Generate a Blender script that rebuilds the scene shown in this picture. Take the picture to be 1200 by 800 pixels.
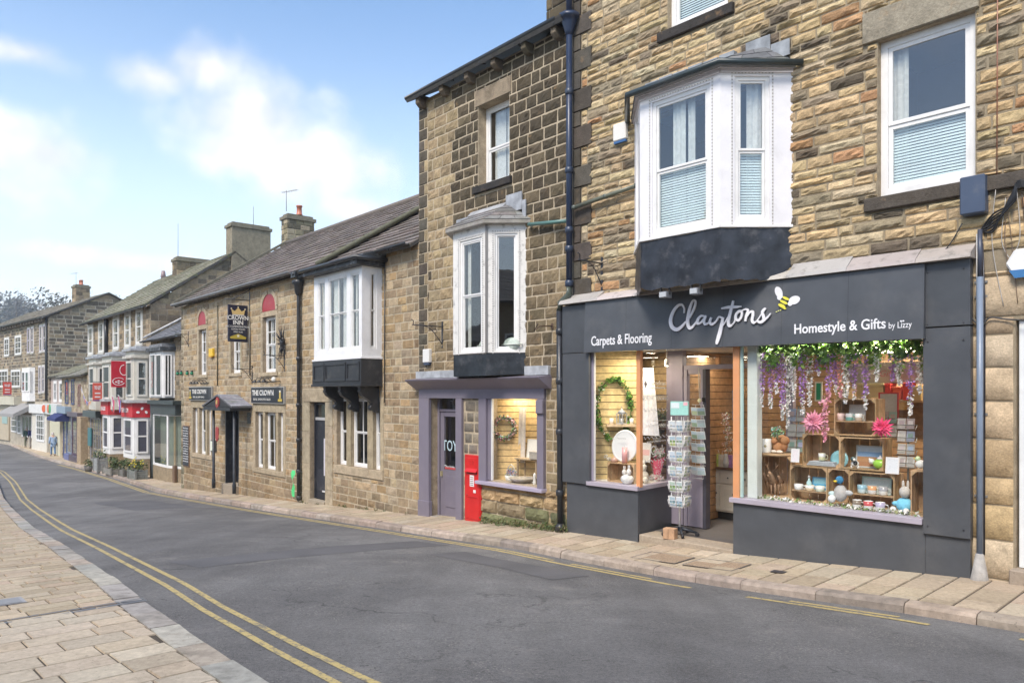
import bpy, bmesh, math, random
from math import sin, cos, pi, radians, sqrt, atan2
from mathutils import Matrix, Vector
random.seed(7)
for o in list(bpy.data.objects): bpy.data.objects.remove(o)
SC = bpy.context.scene
COL = SC.collection

# ------------------------------------------------------------------ camera
cd = bpy.data.cameras.new("camera"); cam = bpy.data.objects.new("camera", cd); COL.objects.link(cam)
cam.location = (0, 0, 0); cam.rotation_euler = (radians(90), 0, 0)
cd.sensor_width = 36; cd.lens = 26.4; cd.shift_y = 61/1200; cd.clip_start = .05; cd.clip_end = 6000
SC.camera = cam
# ------------------------------------------------------------------ light and sky
SUN_EL, SUN_AZ = 48, -150          # azimuth measured from +Y, clockwise positive
w = bpy.data.worlds.new("World"); SC.world = w; w.use_nodes = True
nt = w.node_tree; N = nt.nodes; L = nt.links
for n_ in list(N): N.remove(n_)
def mth(op, a, b=None, c=None, clamp=False, T=None):
    T = T or nt
    n_ = T.nodes.new("ShaderNodeMath"); n_.operation = op; n_.use_clamp = clamp
    for i, v in enumerate((a, b, c)):
        if v is None: continue
        if isinstance(v, (int, float)): n_.inputs[i].default_value = v
        else: T.links.new(v, n_.inputs[i])
    return n_.outputs[0]
out = N.new("ShaderNodeOutputWorld"); bg = N.new("ShaderNodeBackground")
sky = N.new("ShaderNodeTexSky"); sky.sky_type = 'NISHITA'; sky.sun_disc = False
sky.sun_elevation = radians(SUN_EL); sky.sun_rotation = radians(SUN_AZ)
sky.altitude = 100; sky.air_density = 1.0; sky.dust_density = 1.2; sky.ozone_density = 2.2
tc = N.new("ShaderNodeTexCoord"); sx = N.new("ShaderNodeSeparateXYZ"); L.new(tc.outputs['Generated'], sx.inputs[0])
az = mth('ARCTAN2', sx.outputs[0], sx.outputs[1]); el = mth('ARCSINE', sx.outputs[2])
no = N.new("ShaderNodeTexNoise"); no.inputs['Scale'].default_value = 5.5; no.inputs['Detail'].default_value = 8
no.inputs['Roughness'].default_value = .58; L.new(tc.outputs['Generated'], no.inputs['Vector'])
no2 = N.new("ShaderNodeTexNoise"); no2.inputs['Scale'].default_value = 15; no2.inputs['Detail'].default_value = 7
L.new(tc.outputs['Generated'], no2.inputs['Vector'])
dist = None
# cloud banks: azimuth, elevation (deg), half widths (deg)
for a, e, wa, we in [(-25.3, 20.8, 3.6, 1.5), (-22.2, 21.8, 3.8, 2.4), (-19.3, 18.9, 6.2, 3.9), (-14.8, 16.2, 5.4, 3.4), (-31.9, 15.2, 4.6, 2.7), (-36, 14.5, 5, 2.5),
                     (-33.2, 20.8, 4.2, 1.3), (-12.5, 13.6, 3.5, 1.3), (-27, 9, 6, .7), (20, 14, 12, 4), (60, 20, 20, 7), (120, 30, 30, 9), (-100, 35, 30, 10), (180, 40, 40, 9), (-65, 16, 12, 4), (-28, 4.5, 14, 2.2)]:
    dx = mth('DIVIDE', mth('SUBTRACT', az, radians(a)), radians(wa)); dy = mth('DIVIDE', mth('SUBTRACT', el, radians(e)), radians(we))
    dd = mth('SQRT', mth('ADD', mth('MULTIPLY', dx, dx), mth('MULTIPLY', dy, dy)))
    dist = dd if dist is None else mth('SMOOTH_MIN', dist, dd, .35)
fld = mth('SUBTRACT', 1.12, dist)
fld = mth('ADD', fld, mth('MULTIPLY', mth('SUBTRACT', no.outputs[0], .5), 2.0))
fld = mth('ADD', fld, mth('MULTIPLY', mth('SUBTRACT', no2.outputs[0], .5), 1.5))
mr = N.new("ShaderNodeMapRange"); mr.interpolation_type = 'SMOOTHSTEP'; mr.inputs[1].default_value = -.15; mr.inputs[2].default_value = 1.0
L.new(fld, mr.inputs[0])
fac = mth('MULTIPLY', mr.outputs[0], .86, clamp=True)
# cloud tone: brighter where the bank is thick, greyer underneath
cr = N.new("ShaderNodeMapRange"); cr.inputs[1].default_value = .25; cr.inputs[2].default_value = .75; cr.inputs[3].default_value = 4.4; cr.inputs[4].default_value = 6.4
L.new(no2.outputs[0], cr.inputs[0])
cc = N.new("ShaderNodeVectorMath"); cc.operation = 'SCALE'; cc.inputs[0].default_value = (1.0, .985, .97); L.new(cr.outputs[0], cc.inputs['Scale'])
# thin high veil, paler near the horizon
veil = N.new("ShaderNodeMapRange"); veil.interpolation_type = 'SMOOTHSTEP'; veil.inputs[1].default_value = radians(-2); veil.inputs[2].default_value = radians(30)
veil.inputs[3].default_value = .84; veil.inputs[4].default_value = .13; L.new(el, veil.inputs[0])
mv = N.new("ShaderNodeMix"); mv.data_type = 'RGBA'; hs = N.new('ShaderNodeHueSaturation'); hs.inputs['Saturation'].default_value = 1.35; L.new(sky.outputs[0], hs.inputs['Color']); L.new(veil.outputs[0], mv.inputs[0]); L.new(hs.outputs[0], mv.inputs[6]); mv.inputs[7].default_value = (6.1, 6.9, 7.5, 1)
mx = N.new("ShaderNodeMix"); mx.data_type = 'RGBA'; L.new(fac, mx.inputs[0]); L.new(mv.outputs[2], mx.inputs[6]); L.new(cc.outputs[0], mx.inputs[7])
L.new(mx.outputs[2], bg.inputs[0]); bg.inputs[1].default_value = .145; L.new(bg.outputs[0], out.inputs[0])
sd = bpy.data.lights.new("sun", 'SUN'); sd.energy = 2.5; sd.angle = radians(18); sd.color = (1, .92, .81)
so = bpy.data.objects.new("sun", sd); COL.objects.link(so)
ux, uy, uz = sin(radians(SUN_AZ))*cos(radians(SUN_EL)), cos(radians(SUN_AZ))*cos(radians(SUN_EL)), sin(radians(SUN_EL))
so.rotation_euler = Vector((ux, uy, uz)).to_track_quat('Z', 'Y').to_euler(); so.location = (ux*50, uy*50, uz*50)
SC.view_settings.view_transform = 'Standard'; SC.view_settings.look = 'None'; SC.view_settings.gamma = 1; SC.view_settings.exposure = .68
HAZE_D = .0008
SC.view_settings.use_curve_mapping = False

# ------------------------------------------------------------------ materials
def newmat(name):
    m = bpy.data.materials.new(name); m.use_nodes = True; return m, m.node_tree, m.node_tree.nodes['Principled BSDF']
def noise(T, scale, detail=4, rough=.55, vec=None, coord='Object'):
    n_ = T.nodes.new("ShaderNodeTexNoise"); n_.inputs['Scale'].default_value = scale; n_.inputs['Detail'].default_value = detail; n_.inputs['Roughness'].default_value = rough
    if vec is None:
        t = T.nodes.new("ShaderNodeTexCoord"); vec = t.outputs[coord]
    T.links.new(vec, n_.inputs['Vector']); return n_.outputs[0]
def mrange(T, x, a, b, c, d, smooth=False):
    n_ = T.nodes.new("ShaderNodeMapRange"); T.links.new(x, n_.inputs[0])
    if smooth: n_.interpolation_type = 'SMOOTHSTEP'
    for i, v in zip((1, 2, 3, 4), (a, b, c, d)): n_.inputs[i].default_value = v
    return n_.outputs[0]
def cmix(T, f, a, b, mode='MIX'):
    n_ = T.nodes.new("ShaderNodeMix"); n_.data_type = 'RGBA'; n_.blend_type = mode
    for i, v in ((0, f), (6, a), (7, b)):
        if isinstance(v, (int, float)): n_.inputs[i].default_value = v
        elif isinstance(v, tuple): n_.inputs[i].default_value = (*v[:3], 1)
        else: T.links.new(v, n_.inputs[i])
    return n_.outputs[2]
def bump(T, bs, h, strength=.4, dist=.01):
    b = T.nodes.new("ShaderNodeBump"); b.inputs['Strength'].default_value = strength; b.inputs['Distance'].default_value = dist
    T.links.new(h, b.inputs['Height']); T.links.new(b.outputs[0], bs.inputs['Normal'])
def scalec(T, c, f):
    n_ = T.nodes.new("ShaderNodeVectorMath"); n_.operation = 'SCALE'; T.links.new(c, n_.inputs[0])
    if isinstance(f, (int, float)): n_.inputs['Scale'].default_value = f
    else: T.links.new(f, n_.inputs['Scale'])
    return n_.outputs[0]
MATS = {}
def tint_mat(name, rough=.6, var=.12, vs=9, bs=0, bscale=60, metallic=0, spots=0, dirt=0, dirtcol=(.1, .08, .06), dscale=2.5, spec=.5):
    """surface whose own colour comes from the mesh's colour attribute"""
    if name in MATS: return MATS[name]
    m, T, b = newmat(name)
    a = T.nodes.new("ShaderNodeAttribute"); a.attribute_name = 'col'; c = a.outputs['Color']
    if var: c = scalec(T, c, mrange(T, noise(T, vs, 5), .3, .7, 1-var, 1+var))
    if dirt: c = cmix(T, mrange(T, noise(T, dscale, 7, .65), .5, .75, 0, dirt, True), c, dirtcol)
    if spots: c = cmix(T, mrange(T, noise(T, 27, 4, .8), .60, .68, 0, spots), c, (.12, .10, .08)); c = cmix(T, mrange(T, noise(T, 1.1, 8, .8), .54, .66, 0, spots*.6), c, (.20, .16, .12))
    T.links.new(c, b.inputs['Base Color']); b.inputs['Roughness'].default_value = rough; b.inputs['Metallic'].default_value = metallic
    b.inputs['Specular IOR Level'].default_value = spec
    if bs: bump(T, b, noise(T, bscale, 4), bs, .01)
    MATS[name] = m; return m
STONE = None
def make_stone():
    m, T, b = newmat("gritstone")
    a = T.nodes.new("ShaderNodeAttribute"); a.attribute_name = 'col'; c = a.outputs['Color']
    c = scalec(T, c, mrange(T, noise(T, 6, 6, .7), .3, .7, .72, 1.25))
    c = scalec(T, c, mrange(T, noise(T, 55, 4, .7), .3, .7, .78, 1.2))
    c = cmix(T, mrange(T, noise(T, 2.1, 9, .75), .52, .70, 0, .5, True), c, (.085, .066, .045))      # soot
    c = cmix(T, mrange(T, noise(T, 11, 8, .75), .60, .74, 0, .40, True), c, (.06, .05, .04))
    c = cmix(T, mrange(T, noise(T, 4.3, 6, .6), .60, .76, 0, .30, True), c, (.50, .30, .14))
    T.links.new(c, b.inputs['Base Color']); b.inputs['Roughness'].default_value = .93; b.inputs['Specular IOR Level'].default_value = .25
    h = mth('ADD', noise(T, 28, 8, .7), mth('MULTIPLY', noise(T, 140, 3), .35, T=T), T=T)
    bump(T, b, h, .75, .016)
    MATS['stone'] = m
make_stone()
def make_mortar():
    m, T, b = newmat("lime_mortar")
    a = T.nodes.new("ShaderNodeAttribute"); a.attribute_name = 'col'; c = a.outputs['Color']
    c = scalec(T, c, mrange(T, noise(T, 3, 7, .7), .3, .7, .65, 1.25)); c = scalec(T, c, mrange(T, noise(T, 90, 3), .3, .7, .85, 1.15))
    T.links.new(c, b.inputs['Base Color']); b.inputs['Roughness'].default_value = .95
    bump(T, b, noise(T, 80, 6, .7), .6, .01); MATS['mortar'] = m
make_mortar()
def make_glass(name='glass', ior=.15, tint=(.93, .96, .95), wav=.02):
    m = bpy.data.materials.new(name); m.use_nodes = True; T = m.node_tree
    for n_ in list(T.nodes): T.nodes.remove(n_)
    o = T.nodes.new("ShaderNodeOutputMaterial"); mi = T.nodes.new("ShaderNodeMixShader"); tr = T.nodes.new("ShaderNodeBsdfTransparent"); gl = T.nodes.new("ShaderNodeBsdfGlossy")
    tr.inputs[0].default_value = (*tint, 1); gl.inputs['Roughness'].default_value = .015; gl.inputs[0].default_value = (1, 1, 1, 1)
    lw = T.nodes.new('ShaderNodeLayerWeight'); fr = mth('ADD', mth('MULTIPLY', mth('POWER', lw.outputs['Facing'], 5, T=T), 1-ior, T=T), ior, T=T)
    b = T.nodes.new("ShaderNodeBump"); b.inputs['Strength'].default_value = wav; b.inputs['Distance'].default_value = .05
    T.links.new(noise(T, 2.2, 2), b.inputs['Height']); T.links.new(b.outputs[0], gl.inputs['Normal'])
    T.links.new(fr, mi.inputs[0]); T.links.new(tr.outputs[0], mi.inputs[1]); T.links.new(gl.outputs[0], mi.inputs[2]); T.links.new(mi.outputs[0], o.inputs[0])
    MATS[name] = m
make_glass(); make_glass('shop_glass', .045, (.97, .98, .97), .01)
def make_asphalt():
    m, T, b = newmat("worn_asphalt")
    n1 = noise(T, .3, 6, .6); n2 = noise(T, 160, 3, .6); n3 = noise(T, 1.6, 7, .7); n4 = noise(T, 420, 2)
    mp = T.nodes.new("ShaderNodeMapping"); t = T.nodes.new("ShaderNodeTexCoord"); T.links.new(t.outputs['Object'], mp.inputs[0])
    mp.inputs['Rotation'].default_value = (0, 0, radians(-42)); mp.inputs['Scale'].default_value = (1.6, .16, 1)     # wheel tracks along the street
    n5 = noise(T, 1.0, 4, .5, mp.outputs[0])
    c = cmix(T, mrange(T, n1, .35, .65, 0, 1, True), (.140, .136, .134), (.195, .190, .185))
    c = scalec(T, c, mrange(T, n5, .3, .7, .86, 1.16)); c = scalec(T, c, mrange(T, n3, .3, .7, .85, 1.15)); c = scalec(T, c, mrange(T, n2, .3, .7, .62, 1.38)); c = scalec(T, c, mrange(T, noise(T, 34, 5, .85), .32, .68, .70, 1.32))
    c = cmix(T, mrange(T, n4, .64, .70, 0, .6, True), c, (.42, .41, .39))          # pale chippings
    c = cmix(T, mrange(T, noise(T, .8, 8, .8), .55, .66, 0, .6, True), c, (.25, .235, .215))
    vc = T.nodes.new("ShaderNodeTexVoronoi"); vc.inputs['Scale'].default_value = 38; T.links.new(t.outputs['Object'], vc.inputs['Vector'])
    chip = mth('MULTIPLY', mrange(T, vc.outputs['Distance'], .22, .32, 1, 0), mrange(T, noise(T, .9, 7, .75), .47, .62, .06, .75, True), T=T); c = cmix(T, chip, c, (.33, .31, .28))
    pit = mth('MULTIPLY', mrange(T, noise(T, 24, 3, .7), .60, .68, 0, 1), mrange(T, noise(T, .7, 5, .7), .45, .6, .15, .8, True), T=T); c = cmix(T, pit, c, (.055, .052, .05))
    v = T.nodes.new("ShaderNodeTexVoronoi"); v.feature = 'DISTANCE_TO_EDGE'; v.inputs['Scale'].default_value = .55
    wob = T.nodes.new("ShaderNodeVectorMath"); wob.operation = 'ADD'; nn = T.nodes.new("ShaderNodeTexNoise"); nn.inputs['Scale'].default_value = 2.2; nn.inputs['Detail'].default_value = 6
    T.links.new(t.outputs['Object'], nn.inputs['Vector']); T.links.new(t.outputs['Object'], wob.inputs[0]); T.links.new(nn.outputs['Color'], wob.inputs[1]); T.links.new(wob.outputs[0], v.inputs['Vector'])
    crack = mth('MULTIPLY', mrange(T, v.outputs['Distance'], .0, .012, 1, 0), mrange(T, noise(T, .5, 3), .48, .6, 0, .55), T=T)
    c = cmix(T, crack, c, (.03, .03, .03))
    T.links.new(c, b.inputs['Base Color']); b.inputs['Roughness'].default_value = .86; b.inputs['Specular IOR Level'].default_value = .22
    bump(T, b, mth('ADD', n2, noise(T, 34, 5, .85), T=T), .8, .01); MATS['asphalt'] = m
make_asphalt()
def make_yellow():
    m, T, b = newmat("worn_yellow_paint")
    c = cmix(T, mrange(T, noise(T, 5, 8, .8), .52, .62, 0, .9, True), (.50, .39, .16), (.16, .15, .13))
    c = cmix(T, mrange(T, noise(T, 26, 6, .8), .53, .60, 0, .95), c, (.15, .14, .13))
    T.links.new(c, b.inputs['Base Color']); b.inputs['Roughness'].default_value = .75; bump(T, b, noise(T, 150, 3), .4, .004); MATS['yellow'] = m
make_yellow()
def make_slat():
    """slatted shop wall board: pale timber with fine grain, bands come from geometry"""
    tint_mat('wood', .62, .22, 14, .2, 60)
make_slat()
TINT = tint_mat('painted', .5, .07, 5)
PAINT = tint_mat('house_paint', .42, .06, 3, .06, 25, dirt=.16, dirtcol=(.32, .30, .26), dscale=5)
PEEL = tint_mat('peeling_paint', .55, .05, 4, .25, 40, dirt=.75, dirtcol=(.16, .15, .13), dscale=9)
METAL = tint_mat('painted_metal', .34, .12, 3.5, .06, 30, dirt=.22, dirtcol=(.22, .21, .20), dscale=1.6)
LEAD = tint_mat('lead_sheet', .5, .3, 6, .25, 12, metallic=.1, dirt=.5, dirtcol=(.45, .46, .47), dscale=6)
PVC = tint_mat('lead_apron', .42, .4, 5, .25, 9, metallic=.25, dirt=.55, dirtcol=(.17, .165, .17), dscale=4.5)
SLATE = tint_mat('roof_tile', .8, .22, 12, .5, 45, dirt=.45, dirtcol=(.12, .13, .05), dscale=3)
MOSSY = tint_mat('mossy_stone_slate', .9, .25, 10, .6, 35, dirt=.9, dirtcol=(.13, .16, .045), dscale=4)
CLOTH = tint_mat('cloth', .9, .12, 20, .3, 120)
LEAF = tint_mat('leaf', .55, .2, 30)
PETAL = tint_mat('petal', .6, .1, 30)
CERAM = tint_mat('glazed_ceramic', .18, .04, 10)
PAPER = tint_mat('card', .75, .08, 60)
WOOD = MATS['wood']
SLAB = tint_mat('sandstone_paving', .9, .14, 24, .3, 120, spots=.6, dirt=.3, dirtcol=(.27, .21, .15), dscale=2.6, spec=.2)
KERB = tint_mat('kerb_stone', .88, .25, 9, .5, 60, spots=.7, dirt=.6, dirtcol=(.13, .12, .10), dscale=3)
BARK = tint_mat('bark', .95, .2, 20, .5, 30)
DARKIN = tint_mat('room_plaster', .9, .1, 2)

# ------------------------------------------------------------------ mesh builder
class MB:
    def __init__(s, off=(0, 0, 0)):
        s.v = []; s.f = []; s.m = []; s.c = []; s.sm = []; s.T = None; s.off = off; s.col = (.5, .5, .5); s.mi = 0; s.smooth = False
    def V(s, p):
        x, y, z = p
        if s.T is not None: x, y, z = s.T @ Vector((x, y, z))
        s.v.append((x+s.off[0], y+s.off[1], z+s.off[2])); return len(s.v)-1
    def F(s, idx, col=None, mi=None, sm=None):
        s.f.append(tuple(idx)); s.c.append(col or s.col); s.m.append(s.mi if mi is None else mi); s.sm.append(s.smooth if sm is None else sm)
    def poly(s, pts, col=None, mi=None, sm=None): s.F([s.V(p) for p in pts], col, mi, sm)
    def box(s, x0, x1, y0, y1, z0, z1, col=None, mi=None, skip=''):
        if x0 > x1: x0, x1 = x1, x0
        if y0 > y1: y0, y1 = y1, y0
        if z0 > z1: z0, z1 = z1, z0
        i = [s.V(p) for p in ((x0,y0,z0),(x1,y0,z0),(x1,y1,z0),(x0,y1,z0),(x0,y0,z1),(x1,y0,z1),(x1,y1,z1),(x0,y1,z1))]
        for k, q in (('b',(0,3,2,1)),('t',(4,5,6,7)),('f',(0,1,5,4)),('r',(1,2,6,5)),('k',(2,3,7,6)),('l',(3,0,4,7))):
            if k not in skip: s.F([i[a] for a in q], col, mi, False)
    def cbox(s, cx, cy, cz, sx, sy, sz, col=None, mi=None): s.box(cx-sx/2, cx+sx/2, cy-sy/2, cy+sy/2, cz-sz/2, cz+sz/2, col, mi)
    def prism(s, pts, y0, y1, col=None, mi=None, ax='y'):
        """polygon in xz (ccw seen from -y) swept from y0 to y1; ax='z' : polygon in xy swept in z; ax='x' polygon in yz"""
        if ax == 'y': f = lambda a, b, t: (a, t, b)
        elif ax == 'z': f = lambda a, b, t: (a, b, t)
        else: f = lambda a, b, t: (t, a, b)
        A = [s.V(f(a, b, y0)) for a, b in pts]; B = [s.V(f(a, b, y1)) for a, b in pts]; n = len(pts)
        s.F(A, col, mi, False); s.F(B[::-1], col, mi, False)
        for k in range(n): s.F((A[(k+1) % n], A[k], B[k], B[(k+1) % n]), col, mi, False)
    def tube(s, pts, r, n=8, col=None, cap=True, mi=None):
        pts = [Vector(p) for p in pts]; rs = r if isinstance(r, (list, tuple)) else [r]*len(pts); rings = []
        for k, p in enumerate(pts):
            a = pts[max(0, k-1)]; b = pts[min(len(pts)-1, k+1)]; d = (b-a)
            if d.length < 1e-9: d = Vector((0, 0, 1))
            d.normalize(); up = Vector((0, 0, 1)) if abs(d.z) < .9 else Vector((0, 1, 0)); e1 = d.cross(up).normalized(); e2 = d.cross(e1)
            rings.append([s.V(p+(e1*cos(2*pi*j/n)+e2*sin(2*pi*j/n))*rs[k]) for j in range(n)])
        for a, b in zip(rings, rings[1:]):
            for j in range(n): s.F((a[j], a[(j+1) % n], b[(j+1) % n], b[j]), col, mi, True)
        if cap: s.F(rings[0][::-1], col, mi, False); s.F(rings[-1], col, mi, False)
    def lathe(s, prof, cx=0, cy=0, cz=0, n=14, col=None, cols=None, a0=0):
        rings = [[s.V((cx+r*cos(a0+2*pi*j/n), cy+r*sin(a0+2*pi*j/n), cz+z)) for j in range(n)] for r, z in prof]
        for k, (a, b) in enumerate(zip(rings, rings[1:])):
            for j in range(n): s.F((a[j], a[(j+1) % n], b[(j+1) % n], b[j]), cols[k] if cols else col, None, True)
        s.F(rings[0][::-1], cols[0] if cols else col, None, False); s.F(rings[-1], cols[-1] if cols else col, None, False)
    def ball(s, c, r, n=8, col=None, sc=(1, 1, 1)):
        m = max(4, n//2+1); rings = []
        top = s.V((c[0], c[1], c[2]+r*sc[2])); bot = s.V((c[0], c[1], c[2]-r*sc[2]))
        for i in range(1, m):
            ph = pi*i/m; rings.append([s.V((c[0]+r*sc[0]*sin(ph)*cos(2*pi*j/n), c[1]+r*sc[1]*sin(ph)*sin(2*pi*j/n), c[2]+r*sc[2]*cos(ph))) for j in range(n)])
        for j in range(n): s.F((top, rings[0][j], rings[0][(j+1) % n]), col, None, True); s.F((bot, rings[-1][(j+1) % n], rings[-1][j]), col, None, True)
        for a, b in zip(rings, rings[1:]):
            for j in range(n): s.F((a[j], b[j], b[(j+1) % n], a[(j+1) % n]), col, None, True)
    def build(s, name, mats, parent=None, bevel=0, loc=None):
        me = bpy.data.meshes.new(name); me.from_pydata(s.v, [], s.f)
        mats = mats if isinstance(mats, (list, tuple)) else [mats]
        for m in mats: me.materials.append(m)
        me.polygons.foreach_set('material_index', s.m); me.polygons.foreach_set('use_smooth', s.sm)
        at = me.color_attributes.new('col', 'FLOAT_COLOR', 'CORNER'); buf = []
        for f, c in zip(s.f, s.c): buf.extend((c[0], c[1], c[2], 1.0)*len(f))
        at.data.foreach_set('color', buf)
        if bevel:
            bm = bmesh.new(); bm.from_mesh(me); bmesh.ops.remove_doubles(bm, verts=bm.verts, dist=1e-5)
            ed = [e for e in bm.edges if len(e.link_faces) == 2 and e.calc_face_angle(0) > .6]
            bmesh.ops.bevel(bm, geom=ed, offset=bevel, segments=1, affect='EDGES', clamp_overlap=True); bm.to_mesh(me); bm.free()
        me.update()
        o = bpy.data.objects.new(name, me); COL.objects.link(o)
        if parent is not None: o.parent = parent
        if loc is not None: o.location = loc
        return o
def tag(o, label=None, cat=None, group=None, kind=None):
    if label: o['label'] = label
    if cat: o['category'] = cat
    if group: o['group'] = group
    if kind: o['kind'] = kind
    return o
def empty(name, loc, rz, label, cat, group=None):
    o = bpy.data.objects.new(name, None); COL.objects.link(o); o.location = loc; o.rotation_euler = (0, 0, rz); o.empty_display_size = .3
    return tag(o, label, cat, group)
def copy_tree(o, parent=None):
    c = o.copy(); COL.objects.link(c); c.parent = parent
    for ch in list(o.children): copy_tree(ch, c)
    return c
def rv(c, a=.12, rng=random):
    k = 1+rng.uniform(-a, a); return (c[0]*k*(1+rng.uniform(-a, a)*.3), c[1]*k, c[2]*k*(1+rng.uniform(-a, a)*.3))
def lerp(a, b, t): return tuple(a[i]+(b[i]-a[i])*t for i in range(len(a)))
def interp(x, xs, ys):
    if x <= xs[0]: return ys[0]
    for i in range(1, len(xs)):
        if x <= xs[i]: return ys[i-1]+(ys[i]-ys[i-1])*(x-xs[i-1])/(xs[i]-xs[i-1])
    return ys[-1]
FONT = None
def text(mb, s, x, z, size, y=0, depth=.01, align='LEFT', col=(.8, .8, .8), bold=0, sx=1.0, shear=0, fit=None):
    cu = bpy.data.curves.new('t', 'FONT'); cu.body = s; cu.size = size; cu.extrude = depth/2; cu.align_x = align; cu.offset = bold; cu.shear = shear; cu.resolution_u = 3
    ob = bpy.data.objects.new('t', cu); COL.objects.link(ob); dg = bpy.context.evaluated_depsgraph_get(); me = bpy.data.meshes.new_from_object(ob.evaluated_get(dg))
    xs = [v.co.x for v in me.vertices]
    if fit and xs:
        sx = fit/(max(xs)-min(xs))
    base = [mb.V((x+v.co.x*sx, y-v.co.z, z+v.co.y)) for v in me.vertices]
    for p in me.polygons: mb.F([base[i] for i in p.vertices], col, None, False)
    bpy.data.objects.remove(ob); bpy.data.curves.remove(cu); bpy.data.meshes.remove(me)

# ------------------------------------------------------------------ places: street facade planes measured from the photograph
FPX, HOR = 880., 461.
class Frame:
    """vertical facade plane: local x along the wall to the right, local y into the building, z up"""
    def __init__(s, P, vp):
        d = Vector(((vp-600)/FPX, 1)); d.normalize(); s.P = Vector(P); s.e = -d; s.ang = atan2(s.e.y, s.e.x); s.yin = Vector((-s.e.y, s.e.x))
    def X(s, u, o=0):
        r = Vector(((u-600)/FPX, 1)); A = s.P - s.yin*o
        # A + x e = k r
        det = s.e.x*(-r.y) + r.x*s.e.y
        x = ((-A.x)*(-r.y) + r.x*(-A.y))/det
        return x
    def W(s, x, y, z): p = s.P+s.e*x+s.yin*y; return (p.x, p.y, z)
    def Y(s, u, o=0): p = s.P+s.e*s.X(u, o)-s.yin*o; return p.y
    def Z(s, u, v, o=0): return -(v-HOR)*s.Y(u, o)/FPX
    def px(s, u, v, o=0): return s.X(u, o), s.Z(u, v, o)
    def at(s, x, y=0, z=0): return Matrix.Translation(s.W(x, y, z)) @ Matrix.Rotation(s.ang, 4, 'Z')
P0 = Vector((4.512, 8.22)); DST = Vector((-.67724, .73576)); NST = Vector((-.73576, -.67724))
_C = Frame((4.512, 8.22), -210)
C = Frame((_C.W(_C.X(672), 0, 0))[:2], -210)
B2 = Frame(C.P, -168)
K = Frame(B2.W(B2.X(491), 0, 0)[:2], -165)
D = Frame((-13.05, 29.3), -165)
Efr = Frame((-15.5, 32.2), -172)
G = Frame(Efr.W(Efr.X(103), 0, 0)[:2], -95)
H = Frame((-32.7, 53.0), -330)
TS = [-12, -.44, 2.2, 3.9, 5.2, 10, 15.5, 19.6, 25.3, 31.5, 42, 50, 56, 68, 90, 140]
ZS = [-1.5, -1.92, -2.09, -2.17, -2.21, -2.5, -2.84, -3.07, -3.39, -3.5, -3.8, -4.05, -4.15, -4.0, -4.0, -4.2]
def Zw(t): return interp(t, TS, ZS)
def dLf(t): return interp(t, [-5, 3, 12, 25, 60], [.3, .3, .2, .05, 0])
def cKR(t): return interp(t, [-30, -1.27, 1.54, 5, 10.95, 22.1, 30, 40, 52, 75, 90], [1.5, 1.43, 1.42, 1.2, .9, .3, -.25, -1.0, -1.7, -2.4, -1.5])
def cKL(t): return interp(t, [-30, 1.04, 3.72, 9.35, 13, 20, 26.3, 33, 40, 60, 90], [7.2, 6.97, 6.79, 6.29, 6.0, 5.25, 4.5, 3.7, 3.0, 2.3, 3.5])
def XY(t, c): p = P0+DST*t+NST*c; return p.x, p.y
def TC(x, y): q = Vector((x, y))-P0; return q.dot(DST), q.dot(NST)
def Zroad(t, c):
    a, b = cKR(t), cKL(t); k = min(1, max(0, (c-a)/(b-a))); zr = Zw(t)-.13; zl = Zw(t)+dLf(t)-.05
    return zr+(zl-zr)*k + .05*sin(pi*k)
def ground(x, y):
    """height of the walking surface under a point"""
    t, c = TC(x, y); a, b = cKR(t), cKL(t)
    if c < a: return Zw(t)-.03*max(0, c)/max(.3, a) if a > 0 else Zw(t)
    if c > b: return Zw(t)+dLf(t)+.07
    return Zroad(t, c)
# ================================================================== ground, road, pavements
def struct(o): o['kind'] = 'structure'; return o
GROUNDM = tint_mat('rough_grass', .95, .3, .05, dirt=.5, dirtcol=(.10, .09, .06), dscale=.02)
def cWall(t): return interp(t, [-30, -2, 9.6, 15.3, 25.0, 25.2, 31.5, 42.3, 46, 50, 58, 73, 90], [0, 0, -.12, -.33, -.7, -1.4, -1.43, -1.69, -2.2, -2.75, -2.95, -2.82, -2])
def road():
    mb = MB(); mb.col = (.12, .12, .12); ts = [-26+.6*i for i in range(200)]; nc = 10; rows = []
    for t in ts:
        a, b = cKR(t), cKL(t); r = []
        for k in range(nc+1):
            c = a-.05+(b-a+.1)*k/nc; x, y = XY(t, c); r.append(mb.V((x, y, Zroad(t, min(max(c, a), b)))))
        rows.append(r)
    for a, b in zip(rows, rows[1:]):
        for k in range(nc): mb.F((a[k], a[k+1], b[k+1], b[k]), None, None, True)
    struct(mb.build('road', MATS['asphalt']))
road()
def strip(name, fc, wdt, t0, t1, mat, lift=.004, step=.35, col=(.6, .45, .15), gaps=()):
    mb = MB(); mb.col = col; t = t0; prev = None
    while t <= t1+1e-6:
        c = fc(t); a = [mb.V((*XY(t, c-wdt/2), Zroad(t, c-wdt/2)+lift)), mb.V((*XY(t, c+wdt/2), Zroad(t, c+wdt/2)+lift))]
        if prev and not any(g0 <= t <= g1 for g0, g1 in gaps): mb.F((prev[0], prev[1], a[1], a[0]))
        prev = a; t += step
    return struct(mb.build(name, mat))
strip('road_marking', lambda t: cKL(t)-.42, .058, -8, 60, MATS['yellow'])
strip('road_marking', lambda t: cKL(t)-.60, .058, -8, 60, MATS['yellow'])
strip('road_marking', lambda t: cKR(t)+.38, .085, -.65, 46, MATS['yellow'], gaps=[(1.3, 1.8)])
strip('road_marking', lambda t: cKR(t)+.24, .075, -.35, 46, MATS['yellow'], gaps=[(.9, 2.6), (4.0, 4.5)])
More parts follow.
